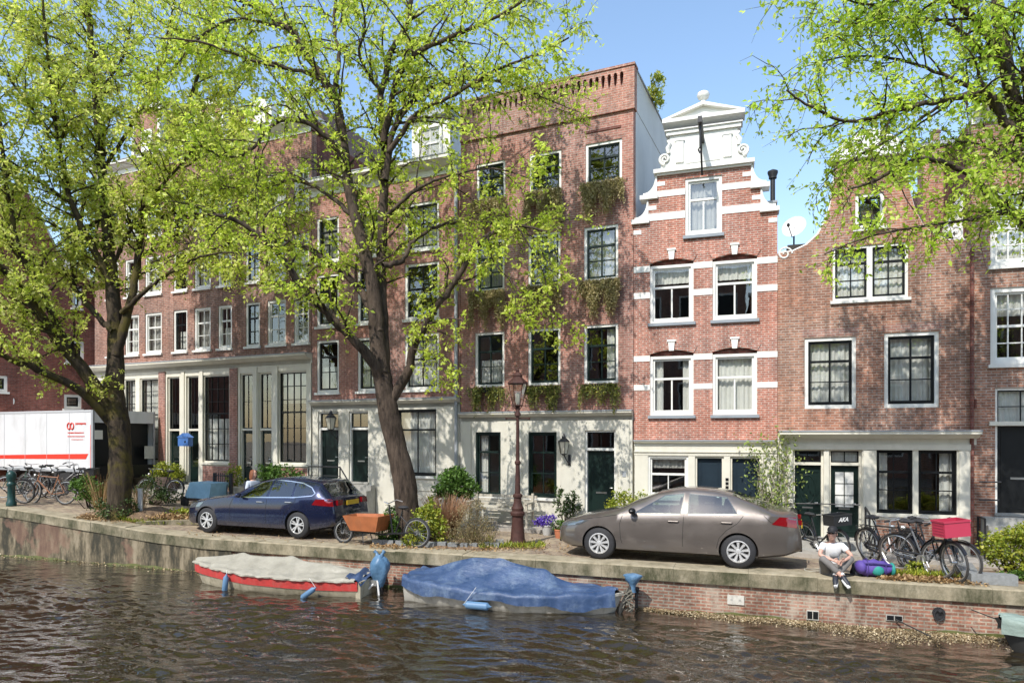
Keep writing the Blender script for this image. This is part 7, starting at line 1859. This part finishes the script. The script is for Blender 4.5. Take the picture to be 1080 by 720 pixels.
# delivery truck
M['zinc_dull'] = simple('panel_joint_grey', (.45,.46,.47), .6)
def truck():
    Yc = 22.6; c = px2w(98, 498, Yc); zg = g(c.x, c.y); th = 24
    d = Vector((-math.cos(R(th)), math.sin(R(th)), 0))      # towards the cab (left)
    r = thing('delivery_truck', 'white box truck with a red stripe, its dark rear end open towards the mossy trunk', 'truck', (c.x, c.y, zg), -R(th))
    # local x: right; truck runs to -x; y away
    zt = ZC-(432-HZ)/F*Yc-zg; zb = .75; W = 2.3; L = 6.4; t = .05
    b = MB(); b.box(-L, 0, 0, t, zb, zt); b.box(-L, 0, W-t, W, zb, zt); b.box(-L, 0, t, W-t, zt-t, zt); b.box(-L, 0, t, W-t, zb, zb+.12); b.box(-L, -L+t, t, W-t, zb+.12, zt-t)
    bx = b.build('cargo_box', M['truck_white'], r)
    MB().box(-.1, .01, .0+t, W-t, zt-.42, zt-.051).build('roller_housing', M['truck_white'], bx)
    MB().box(-L+.5, -.25, .08, W-.08, zb+.13, zt-.1).build('shade_block', M['black'], r)  # black block standing in for the shade inside the open box
    e = MB()
    for x0, x1, y0, y1, z0, z1 in ((-.08,.015,-.015,.05,zb,zt), (-.08,.015,W-.05,W+.015,zb,zt), (-L,.015,-.012,.02,zb-.0,zb+.1)): e.box(x0,x1,y0,y1,z0,z1)
    e.build('corner_rail', M['lead'], bx)
    MB().add([(-L,-.006,zb+.50), (-.22,-.006,zb+.62), (-.35,-.006,zb+.44), (-L,-.006,zb+.38)], [(0,1,2,3)]).build('red_stripe', M['truck_red'], bx)
    MB().add([(-.11,-.016,zb+.1), (-.085,-.016,zb+.1), (-.085,-.016,zt-.5), (-.11,-.016,zt-.5)], [(0,1,2,3)]).build('red_reflector', M['truck_red'], bx)
    sm = MB(); [sm.box(-x_-.008, -x_+.008, -.007, -.001, zb+.1, zt-.02) for x_ in (1.2, 2.4, 3.6, 4.8, 6.0)]; sm.box(-L, -.09, -.012, -.001, zt-.07, zt-.01); build_each(sm, 'panel_joint', M['zinc_dull'], bx)
    # ring emblem and illegible small lines
    k = F/Yc; X = lambda px: -(98-px)/k/.93; Z = lambda py: ZC-(py-HZ)/F*Yc-zg
    em = MB()
    for cx in (62.2, 67.0): em.tube([(X(cx)+.085*math.cos(a), -.012, Z(449)+.105*math.sin(a)) for a in np.linspace(0, 6.28, 21)[:-1]], .022, 5, closed=True)
    em.build('emblem', M['truck_red'], bx)
    tx = MB(); rn = random.Random(2)
    def line(x0, x1, y, h):
        x = x0
        while x < x1:
            w = rn.uniform(.5, 1.0); tx.box(X(x), X(min(x+w, x1)), -.010, -.007, Z(y+h*rn.uniform(.7,1)), Z(y)); x += w+.45
    line(72, 88, 445.5, 2.2); line(60, 85, 455.5, 1.4); line(60, 86, 459.5, 1.2); line(66, 84, 463, .9); tx.build('small_print', M['truck_red'], bx)
    # cab, chassis, wheels, tail lift
    cb = MB().prism([(-L-.1,.6), (-L-1.8,.6), (-L-1.85,1.3), (-L-1.55,2.3), (-L-.1,2.4)], .05, W-.05).build('cab', M['truck_white'], r)
    MB().prism([(-L-.5,1.45), (-L-1.45,1.45), (-L-1.25,2.15), (-L-.5,2.2)], .03, .049).build('cab_window', M['car_glass'], cb)
    MB().box(-L-1.2, -.1, .5, W-.5, .5, zb-.002).build('chassis', M['black'], r)
    for x in (-1.6, -L-.9):
        for y in (.02, W-.02): 
            Mx = Matrix.Rotation(R(90), 3, 'X'); wh = MB().lathe([(.3,-.0), (.46,0), (.48,-.04), (.48,-.24), (.3,-.26)], (0,0,0), 24, Mx).build('wheel', M['rubber'], r, True, loc=(x, y if y < 1 else y-.26, .48)); MB().lathe([(.3,-.01), (.26,-.06), (.08,-.05), (.07,.0), (0,0)], (0,0,0), 20, Mx).build('rim', M['alu'], wh, True)
    MB().box(.02, .07, .1, W-.1, .55, .95).build('tail_lift', M['black'], r)
    MB().box(.02, .05, .08, .3, .55, .72).build('tail_light', M['red_lens'], r); MB().box(.02, .05, W-.3, W-.08, .55, .72).build('tail_light', M['red_lens'], r)
    MB().box(.016, .03, W-.42, W-.05, 1.15, 1.6).build('door_leaf', M['zinc'], r); MB().box(.016,.03,.05,.32,1.85,2.15).build('notice', M['white'], r)
M['truck_white'] = paint('truck_white_paint', (.66,.67,.68), .45, .06, 1.2, dirt=.5, dirtc=(.40,.40,.38)); M['truck_red'] = simple('truck_red_vinyl', (.68,.05,.03), .45)
truck()
# round green sign and white globe lamp at far left
def left_bits():
    w = px2w(9, 423, 25.5); z = g(w.x, w.y); r = thing('round_sign', 'round green and white sign on a pole above the truck', 'sign', (w.x, w.y, z))
    h = w.z-z; MB().tube([(0,.03,0), (0,.03,h+.1)], .035, 8).build('pole', M['metal'], r); Mx = Matrix.Rotation(R(90), 3, 'X')
    d = MB().lathe([(.23,0), (.23,.02), (.2,.025)], (0,0,h), 28, Mx).build('disc', M['white'], r)
    n = 20; half = lambda s_: [(.175*math.cos(a), h+s_*.02+s_*.175*math.sin(a)) for a in np.linspace(0, math.pi, n)][::(1 if s_ > 0 else -1)]
    MB().prism(half(1), -.036, -.027).build('green_field', M['sign_green'], d); MB().prism(half(-1), -.036, -.027).build('green_field', M['sign_green'], d)
    w = P1.w(P1.U(195, -.35), -.35); z = P1.Z(195, 470); x = thing('birdhouse', 'little bright blue post box mounted on the white post of the terrace', 'box', (w.x, w.y, P1.z0+z), -P1.th); x['label'] = 'little bright blue box mounted on the pale post by the terrace doors'
    MB().box(-.25,.25,-.08,.12,.0,.30).prism([(-.29,.302), (.29,.302), (0,.46)], -.1, .14).build('box', M['blue_box'], x); MB().box(-.03,.03,.12,.34,.1,.16).build('bracket', M['iron'], x)
    MB().lathe([(.04,0), (.04,.005)], (.1,-.081,.15), 12, Mx).build('opening', M['black'], x)
    # canvas covered cart
    p = gp(222, 521); q = P1.w(P1.U(217, -1.6), -1.6); z = g(q.x, q.y); r = thing('covered_cart', 'low cart under a light blue canvas cover in front of the terrace', 'cart', (q.x, q.y, z), -P1.th)
    MB().prism([(-.55,.30), (.52,.30), (.62,.78), (-.30,.80), (-.42,.55)], -.35, .35).build('canvas_cover', M['sky_tarp'], r, 30)
    MB().box(-.62,.56,-.3,.3,.2,.295).build('chassis', M['roof'], r)
    for x in (-.55,.55):
        for y in (-.36,.3): MB().lathe([(.15,0), (.17,-.01), (.17,-.05), (.15,-.06)], (0,0,0), 16, Mx).build('wheel', M['rubber'], r, True, loc=(x, y, .17))
    # tub and barrels near the fence
    for i, (px, v, rad, hh, mt, lab) in enumerate(((176,-.55,.42,.55,'roof','dark round tub under the olive green shrub'), (252,-.8,.25,.6,'old_wood','small wooden barrel left of the red haired woman'), (297,-.5,.4,.45,'roof','dark tub below the wide shrub behind the estate car'))):
        q = P1.w(P1.U(px, v), v); z = g(q.x, q.y)+.06; o = MB().lathe([(rad*.8,0), (rad,hh*.5), (rad*.9,hh), (rad*.8,hh), (rad*.78,hh-.05)], (0,0,0), 18).build('tub', M[mt], None, True, loc=(q.x, q.y, z)); tag(o, lab, 'tub')
    for a, c, lab in ((226, 244, 'low black iron fence section right of the blue canvas cart'),):
        q0 = P1.w(P1.U(a, -1.3), -1.3); q1 = P1.w(P1.U(c, -1.3), -1.3); z = g(q0.x, q0.y); r = thing('iron_fence', lab, 'fence', (q0.x, q0.y, z), -P1.th); L = (q1-q0).to_2d().length
        MB().tube([(0,0,1.0), (L,0,1.0)], .02, 5).tube([(0,0,.2), (L,0,.2)], .015, 5).build('rail', M['iron'], r)
        for k in range(9): MB().tube([(L*k/8,0,0), (L*k/8,0,1.08)], .014 if k not in (0,8) else .045, 6).build('bar', M['iron'], r)
M['sign_green'] = simple('sign_green', (.12,.42,.28), .5); M['blue_box'] = paint('bright_blue_paint', (.06,.16,.42), .5, .1, 6)
left_bits()
def dish():
    f = P2; q = f_loc(f, 838, 240, .9); w = f.w(q.x, .9, q.z); r = thing('satellite_dish', 'white satellite dish between the scrolled gable and the bell gable', 'satellite dish', w, -f.th)
    Mx = Matrix.Rotation(R(68), 3, 'X') @ Matrix.Identity(3); Mx = Matrix.Rotation(R(-22), 3, 'Z') @ Mx
    prof = [(0,0), (.1,.006), (.2,.022), (.26,.04), (.30,.055)]; n = 28; mb = MB(); rows = [[Mx @ Vector((rr*math.cos(a), rr*math.sin(a), z)) for a in np.linspace(0, 6.2832, n+1)] for rr, z in prof]
    mb.grid(rows).build('reflector', M['zinc_white'], r, True)
    MB().tube([Mx @ Vector((0,-.34,.06)), Mx @ Vector((0,-.25,.38))], .012, 5).ell(Mx @ Vector((0,-.22,.42)), .04,.04,.05, 8, 6).tube([Mx @ Vector((0,0,0)), (0,.2,-.1), (0,.25,-.9)], .022, 6).build('receiver_arm', M['iron'], r)
M['zinc_white'] = simple('dish_white', (.68,.68,.67), .5)
dish()
# ---------------------------------------------------------------- people: skinned figures
def skin_mesh(name, joints, edges, mat, parent, sub=2, root_i=0):
    me = bpy.data.meshes.new(name); me.from_pydata([j[0] for j in joints], edges, []); me.update()
    o = bpy.data.objects.new(name, me); COL.objects.link(o)
    md = o.modifiers.new('skin', 'SKIN'); md.use_smooth_shade = True
    if not me.skin_vertices: 
        bpy.context.view_layer.objects.active = o
    sv = me.skin_vertices[0].data if me.skin_vertices else None
    if sv is None: raise RuntimeError('skin layer')
    for i, j in enumerate(joints):
        r_ = j[1]; sv[i].radius = (r_, r_) if isinstance(r_, (int, float)) else r_; sv[i].use_root = (i == root_i)
    s = o.modifiers.new('sub', 'SUBSURF'); s.levels = sub; s.render_levels = sub
    bpy.context.view_layer.update(); m2 = bpy.data.meshes.new_from_object(o.evaluated_get(bpy.context.evaluated_depsgraph_get()))
    bpy.data.objects.remove(o, do_unlink=True); m2.materials.clear(); m2.materials.append(mat); m2.shade_smooth(); m2.name = name
    o = bpy.data.objects.new(name, m2); COL.objects.link(o); o.parent = parent; return o
def chain(J, E, pts, start=None):
    prev = start
    for p in pts:
        J.append(p); i = len(J)-1
        if prev is not None: E.append((prev, i))
        prev = i
    return prev
M['tee'] = paint('white_cotton', (.74,.74,.73), .85, .04, 12); M['trousers'] = paint('grey_trousers', (.16,.15,.14), .85, .15, 12); M['shoe'] = simple('black_shoe', (.02,.022,.03), .5); M['sole'] = simple('white_sole', (.7,.7,.68), .6)
M['cap'] = simple('black_cap', (.012,.012,.014), .7); M['hair'] = simple('red_brown_hair', (.20,.07,.03), .6); M['jacket'] = paint('pale_blue_jacket', (.50,.55,.62), .85, .06, 10); M['dark_cloth'] = simple('dark_cloth', (.03,.035,.05), .9); M['print'] = simple('grey_print', (.28,.28,.28), .9); M['sock'] = simple('pale_sock', (.62,.6,.58), .9)
def head_mesh(parent, c, r, yaw, pitch, mat, joints_only=False):
    pass
def head_obj(root, c, yaw, tilt, sz=1.0):
    """head with face: lofted skull, nose, lips, brow, ears joined into the body mesh later"""
    mb = MB(); n = 20; rows = []
    prof = [(-.118,.022,.03,-.028), (-.11,.042,.042,-.018), (-.09,.056,.060,-.010), (-.06,.065,.075,-.004), (-.03,.070,.085,0), (0,.074,.092,.003), (.035,.076,.096,.006), (.07,.070,.090,.008), (.095,.052,.068,.008), (.113,.02,.03,.008)]
    for z, rx, ry, dy in prof:
        row = []
        for k in range(n+1):
            a = 2*math.pi*k/n; x = rx*math.cos(a); y = ry*math.sin(a)+dy
            fr = max(0, -math.sin(a))**6
            if -.055 < z < .0: y -= fr*.016*(1-abs(z+.03)/.03)   # nose
            if abs(z+.03) < .02: y -= fr*.012
            if abs(z-.0) < .02: y += max(0, -math.sin(a))**2*.004*(1 if abs(math.cos(a)) > .2 else 0)
            row.append(Vector((x, y, z)))
        rows.append(row)
    Mx = Matrix.Rotation(yaw, 3, 'Z') @ Matrix.Rotation(tilt, 3, 'X'); mb.grid(rows)
    for s_ in (-1, 1): mb.ell((s_*.077, .008, -.02), .010, .018, .030, 8, 6)
    mb.ell((0, -.088, -.068), .022, .008, .006, 8, 5)
    mb.ell((0, -.104, -.038), .012, .014, .014, 8, 5)
    mb.v = [tuple(Vector(c)+Mx @ (Vector(p)*sz)) for p in mb.v]; return mb, Mx
def join_into(body, mb):
    bm = bmesh.new(); bm.from_mesh(body.data); off = [bm.verts.new(v) for v in mb.v]
    for f in mb.f:
        try: bm.faces.new([off[i] for i in f]).smooth = True
        except ValueError: pass
    bm.to_mesh(body.data); bm.free()
def fingers(J, E, wrist_i, w, palm, dirv, side, up, curl):
    """five short chains rooted in the palm"""
    d = Vector(dirv).normalized(); s_ = Vector(side).normalized(); u = Vector(up).normalized()
    for k, (o_, ln) in enumerate(((-.03,.062), (-.010,.072), (.011,.068), (.031,.052))):
        b = Vector(palm)+s_*o_+d*.02
        i0 = chain(J, E, [(tuple(b), .0095), (tuple(b+d*ln*.5-u*curl*.012), .0088), (tuple(b+d*ln*.85-u*curl*.04), .008)], wrist_i)
    b = Vector(palm)-s_*.035-d*.03; chain(J, E, [(tuple(b), .011), (tuple(b-s_*.022+d*.025-u*.006), .0095), (tuple(b-s_*.024+d*.055-u*.014), .0085)], wrist_i)

def sitting_man():
    e = gp(880, 606); t, v = tv(e.x, e.y); e = wtv(t, .12)
    r = thing('person', 'man in a black cap and white T shirt sitting cross legged on the quay edge', 'person', e, -AL*.4)
    # hips behind the edge; -y towards the water
    sk = .58; J = []; E = []
    J.append(((0,.20,.11), (.115,.09)))
    ch = chain(J, E, [((0,.21,.24), (.095,.07)), ((0,.195,.38), (.10,.065)), ((-.005,.165,.49), (.10,.06)), ((-.01,.13,.575), (.06,.05)), ((-.02,.10,.64), (.045,.045)), ((-.03,.08,.69), (.05,.05))], 0)
    arms = {}
    for s_, sh, el, wr, hd in ((-1, (-.17,.13,.53), (-.27,-.02,.38), (-.10,-.19,.32), (-.045,-.22,.30)), (1, (.16,.13,.53), (.28,-.02,.37), (.11,-.20,.33), (.055,-.23,.315))):
        a = chain(J, E, [(sh, .055), (tuple((Vector(sh)+Vector(el))/2), .044), (el, .036), (tuple((Vector(el)+Vector(wr))/2), .032), (wr, .023), (hd, (.030,.018))], 3)
        d = (Vector(hd)-Vector(wr)); fingers(J, E, a, wr, hd, (-s_*.8, -.25, -.25), (0,.3*s_,-.9), (0,-1,0) if 0 else (0,.8,.3), 1.0)
    for s_, hip, kn, an, toe in ((-1, (-.10,.16,.10), (-.24,-.10,.34), (.05,-.26,.03), (.09,-.36,-.06)), (1, (.10,.16,.10), (.25,-.08,.35), (-.06,-.20,.02), (-.10,-.33,-.08))):
        chain(J, E, [(hip, .09), (tuple((Vector(hip)+Vector(kn))/2+Vector((s_*.02,0,.02))), .074), (kn, .055), (tuple((Vector(kn)*.55+Vector(an)*.45)), .052), (an, .034), (tuple(Vector(an)*.4+Vector(toe)*.6), (.036,.03)), (toe, (.034,.022))], 0)
    body = skin_mesh('body', J, E, M['skin'], r, 2)
    c = (-.03,.055,.765); hm, Mx = head_obj(r, c, R(-28), R(-4)); join_into(body, hm); C = Vector(c)
    # shirt: torso and short sleeves
    J = []; E = []
    J.append(((0,.20,.12), (.15,.115))); chain(J, E, [((0,.215,.25), (.14,.105)), ((0,.195,.38), (.148,.105)), ((-.005,.165,.49), (.145,.098)), ((-.01,.14,.555), (.10,.075))], 0)
    for sh, el in (((-.17,.13,.53), (-.27,-.02,.38)), ((.16,.13,.53), (.28,-.02,.37))):
        a, b = Vector(sh), Vector(el); chain(J, E, [(sh, .066), (tuple(a*.7+b*.3), .062), (tuple(a*.42+b*.58), .060)], 3)
    skin_mesh('t_shirt', J, E, M['tee'], r, 2)
    MB().ell((.0,.055,.37), .085, .02, .045, 12, 6).build('shirt_print', M['print'], r, True)
    J = []; E = []; J.append(((0,.20,.10), (.15,.115)))
    for s_, hip, kn, an in ((-1, (-.10,.15,.10), (-.24,-.10,.34), (.05,-.26,.03)), (1, (.10,.15,.10), (.25,-.08,.35), (-.06,-.20,.02))):
        h, k, a = Vector(hip), Vector(kn), Vector(an); chain(J, E, [(hip, .105), (tuple((h+k)/2+Vector((s_*.02,0,.02))), .088), (kn, .070), (tuple(k*.6+a*.4), .066), (tuple(k*.22+a*.78), .055)], 0)
    skin_mesh('trousers', J, E, M['trousers'], r, 2)
    for an, toe, rz in (((.05,-.26,.03), (.11,-.38,-.09), 20), ((-.06,-.20,.02), (-.11,-.36,-.10), -20)):
        a, t_ = Vector(an), Vector(toe); d = (t_-a).normalized(); MB().tube([a+Vector((0,.0,.035)), a, a+d*.06, a+d*.15, a+d*.19], [.044,.048,.048,.042,.022], 10).build('shoe', M['shoe'], r, True)
        sd_ = d.cross(Vector((1,0,0))).normalized(); off = Vector((0,-.02,-.034)); MB().tube([a+off, a+d*.1+off, a+d*.18+off], [.042,.042,.028], 8).build('shoe_sole', M['sole'], r, True)
        MB().tube([a+Vector((0,.0,.03)), a*.85+Vector((0,0,.06))], .040, 8).build('sock', M['sock'], r, True)
    # cap, hair, glasses
    cp = MB(); rows = [[C+Mx @ Vector((rx*math.cos(a), ry*math.sin(a)+.010, z)) for a in np.linspace(0, 6.2832, 21)] for z, rx, ry in ((.035,.084,.104), (.07,.084,.102), (.10,.072,.088), (.122,.045,.055), (.13,.004,.005))]
    cp.grid(rows); br = [[C+Mx @ Vector((x, -.085-q*.085*(1-(x/.085)**2*.7), .040-q*.018-.02*(x/.08)**2)) for x in np.linspace(-.078,.078,11)] for q in (0,.5,1)]; cp.grid(br); cp.build('cap', M['cap'], r, True)
    hr = [[C+Mx @ Vector((.080*math.cos(a), .100*math.sin(a)+.010, z)) for a in np.linspace(-.35, math.pi+.35, 15)] for z in (.05,.0,-.045,-.06)]; MB().grid(hr).build('hair', M['cap'], r, True)
    gl = MB(); gl.tube([C+Mx @ Vector((.078*math.cos(a), .096*math.sin(a)-.012, .008)) for a in np.linspace(-math.pi*.98, -.02, 14)], .007, 5)
    for s_ in (-1, 1): gl.ell(C+Mx @ Vector((s_*.033, -.092, .003)), .026, .010, .017, 10, 6, Mx)
    gl.build('sunglasses', M['cap'], r, True)
sitting_man()
def standing_woman():
    p = P1.w(0,0); q = Vector(((267-540)/F*19.3, 19.3)); z = g(q.x, q.y); r = thing('person', 'red haired woman in a pale blue jacket standing behind the dark blue estate car', 'person', (q.x, q.y, z), R(60)); k = .90
    J = []; E = []; J.append(((0,0,.95*k), (.15,.11)))
    chain(J, E, [((0,0,1.1*k), (.13,.10)), ((0,0,1.27*k), (.15,.10)), ((0,0,1.38*k), (.10,.07)), ((0,0,1.47*k), (.045,.045)), ((0,-.01,1.53*k), (.05,.05))], 0)
    for s_ in (-1, 1):
        a = chain(J, E, [((s_*.17,0,1.34*k), .055), ((s_*.21,.0,1.1*k), .042), ((s_*.20,-.06,.95*k), .034), ((s_*.15,-.2,.92*k), .026), ((s_*.13,-.27,.93*k), (.03,.02))], 2)
        fingers(J, E, a, None, (s_*.13,-.27,.93*k), (-s_*.2,-1,0), (s_,0,0), (0,0,1), .8)
        chain(J, E, [((s_*.09,0,.85*k), .085), ((s_*.10,0,.5*k), .055), ((s_*.10,.02,.12*k), .038), ((s_*.10,-.02,.05), .04), ((s_*.11,-.14,.035), (.04,.025))], 0)
    body = skin_mesh('body', J, E, M['skin'], r, 2); c = (0,-.02,1.60*k); hm, Mx = head_obj(r, c, 0, R(5)); join_into(body, hm); C = Vector(c)
    J = []; E = []; J.append(((0,0,.92*k), (.17,.13))); chain(J, E, [((0,0,1.1*k), (.15,.12)), ((0,0,1.27*k), (.168,.12)), ((0,0,1.38*k), (.12,.09))], 0)
    for s_ in (-1, 1): chain(J, E, [((s_*.17,0,1.34*k), .068), ((s_*.21,0,1.1*k), .058), ((s_*.20,-.06,.95*k), .048), ((s_*.155,-.19,.92*k), .040)], 2)
    skin_mesh('jacket', J, E, M['jacket'], r, 2)
    J = []; E = []; J.append(((0,0,.9*k), (.16,.12)))
    for s_ in (-1, 1): chain(J, E, [((s_*.09,0,.82*k), .10), ((s_*.10,0,.5*k), .07), ((s_*.10,.02,.1*k), .055)], 0)
    skin_mesh('trousers', J, E, M['dark_cloth'], r, 2)
    for s_ in (-1, 1): MB().tube([(s_*.10,.04,.06), (s_*.10,-.05,.05), (s_*.11,-.17,.035)], [.045,.048,.03], 8).build('shoe', M['shoe'], r, True)
    hr = [[C+Mx @ Vector((rx*math.cos(a), ry*math.sin(a)+dy, z)) for a in np.linspace(-.75, math.pi+.75, 21)] for z, rx, ry, dy in ((.12,.02,.02,.01), (.10,.075,.09,.008), (.04,.092,.108,.01), (-.03,.096,.112,.015), (-.10,.10,.10,.02), (-.15,.09,.08,.03))]; MB().grid(hr).build('hair', M['hair'], r, True)
    MB().obox((0,.17,1.15*k), .13, .06, .19).build('backpack', M['dark_cloth'], r)
standing_woman()
# luggage beside the sitting man
def bags():
    e = gp(922, 607); t, v = tv(e.x, e.y); e = wtv(t, .34)
    r = thing('backpack', 'purple and turquoise hiking backpack lying on the quay beside the sitting man', 'backpack', e, -AL*.5); r.scale = (.88, .95, 1.22)
    n = 26; rows = []; 
    for i in range(19):
        s_ = i/18; x = -.36+.72*s_; q = math.sin(math.pi*min(1, max(0, s_*.94+.03)))**.42; ry, rz = .15*q, .125*q*(1.08-.25*s_)
        rows.append([Vector((x, ry*math.cos(a)*(1+.07*math.sin(a*3+s_*11)), .125+rz*math.sin(a)*(1+.09*math.sin(s_*23+a*2)))) for a in np.linspace(0, 6.2832, n+1)])
    b = MB().grid(rows).build('bag', M['purple_cloth'], r, 70)
    MB().ell((.02,-.125,.10), .12, .055, .075, 14, 8).build('front_pocket', M['teal_cloth'], r, True); MB().ell((.33,0,.11), .055, .13, .10, 14, 8).build('base_pocket', M['teal_cloth'], r, True)
    MB().ell((-.28,-.05,.14), .11, .14, .10, 14, 8).build('top_lid', M['purple_cloth'], r, True)
    s = MB()
    for x in (-.16, .17): s.tube([(x+.01*math.cos(a), .165*math.cos(a), .125+.135*math.sin(a)) for a in np.linspace(0, 6.2832, 25)[:-1]], .009, 5, closed=True)
    s.tube([(-.3,-.1,.2), (-.1,-.16,.215), (.15,-.15,.2), (.3,-.08,.17)], .014, 6); s.build('strap', M['strap_cloth'], r)
    e2 = gp(905, 606); t, v = tv(e2.x, e2.y); e2 = wtv(t, .38); o = MB()
    rows = [[Vector((rr*math.cos(a)*(1+.2*math.sin(a*3+z*20)), rr*.8*math.sin(a)*(1+.15*math.cos(a*4)), z)) for a in np.linspace(0, 6.2832, 17)] for z, rr in ((0,.11), (.05,.14), (.13,.13), (.2,.10), (.25,.05), (.26,.01))]
    o.grid(rows).tube([(-.1,-.05,.02), (-.2,-.06,.03), (-.3,.0,.015), (-.25,.08,.015)], .012, 5); o = o.build('small_bag', M['dark_cloth'], None, 60, loc=e2); tag(o, 'small black bag slumped between the man and the purple backpack', 'bag')
    e3 = gp(861, 604); t, v = tv(e3.x, e3.y); e3 = wtv(t, .5, .01); o = MB().tube([(.2*math.cos(a), .13*math.sin(a)+.0, .012+.01*math.sin(a*3)) for a in np.linspace(0.3, 6.0, 24)], .012, 6).build('cable_loop', M['tarp_cream'], None, True, loc=e3); tag(o, 'thin loop of pale cable on the paving left of the sitting man', 'cable')
M['purple_cloth'] = paint('purple_nylon', (.09,.055,.27), .7, .15, 12); M['teal_cloth'] = paint('turquoise_nylon', (.02,.24,.20), .7, .1, 12); M['strap_cloth'] = simple('dark_purple_strap', (.06,.04,.18), .8)
bags()
# ---------------------------------------------------------------- camera, sun, sky
cam_d = bpy.data.cameras.new('camera'); cam = bpy.data.objects.new('camera', cam_d); COL.objects.link(cam)
cam.location = (0, 0, ZC); cam.rotation_euler = (R(90), 0, 0)
cam_d.sensor_width = 36; cam_d.lens = 24; cam_d.shift_y = 100/1080; cam_d.clip_end = 3000; cam_d.clip_start = .1
scene.camera = cam
PHI, ELV = R(33), R(48)
Ld = Vector((math.sin(PHI)*math.cos(ELV), math.cos(PHI)*math.cos(ELV), -math.sin(ELV)))
sd = bpy.data.lights.new('sun', 'SUN'); sd.energy = 2.85; sd.angle = R(.55); sd.color = (1, .955, .89)
so = bpy.data.objects.new('sun', sd); COL.objects.link(so); so.rotation_euler = Ld.to_track_quat('-Z', 'Y').to_euler(); so.location = (-10, -20, 30)
wd = bpy.data.worlds.new('World'); scene.world = wd; wd.use_nodes = True; nt = wd.node_tree
sk = nt.nodes.new('ShaderNodeTexSky'); sk.sky_type = 'NISHITA'; sk.sun_disc = False; sk.sun_elevation = ELV
sk.sun_rotation = math.atan2(-Ld.x, -Ld.y); sk.air_density = 1.35; sk.dust_density = 1; sk.ozone_density = 2.5
bg = nt.nodes['Background']; nt.links.new(sk.outputs[0], bg.inputs[0]); bg.inputs[1].default_value = .15
vs_ = scene.view_settings; vs_.view_transform = 'Standard'; vs_.look = 'None'; vs_.gamma = 1; vs_.exposure = .82
scene.cycles.max_bounces = 8; scene.cycles.transparent_max_bounces = 12
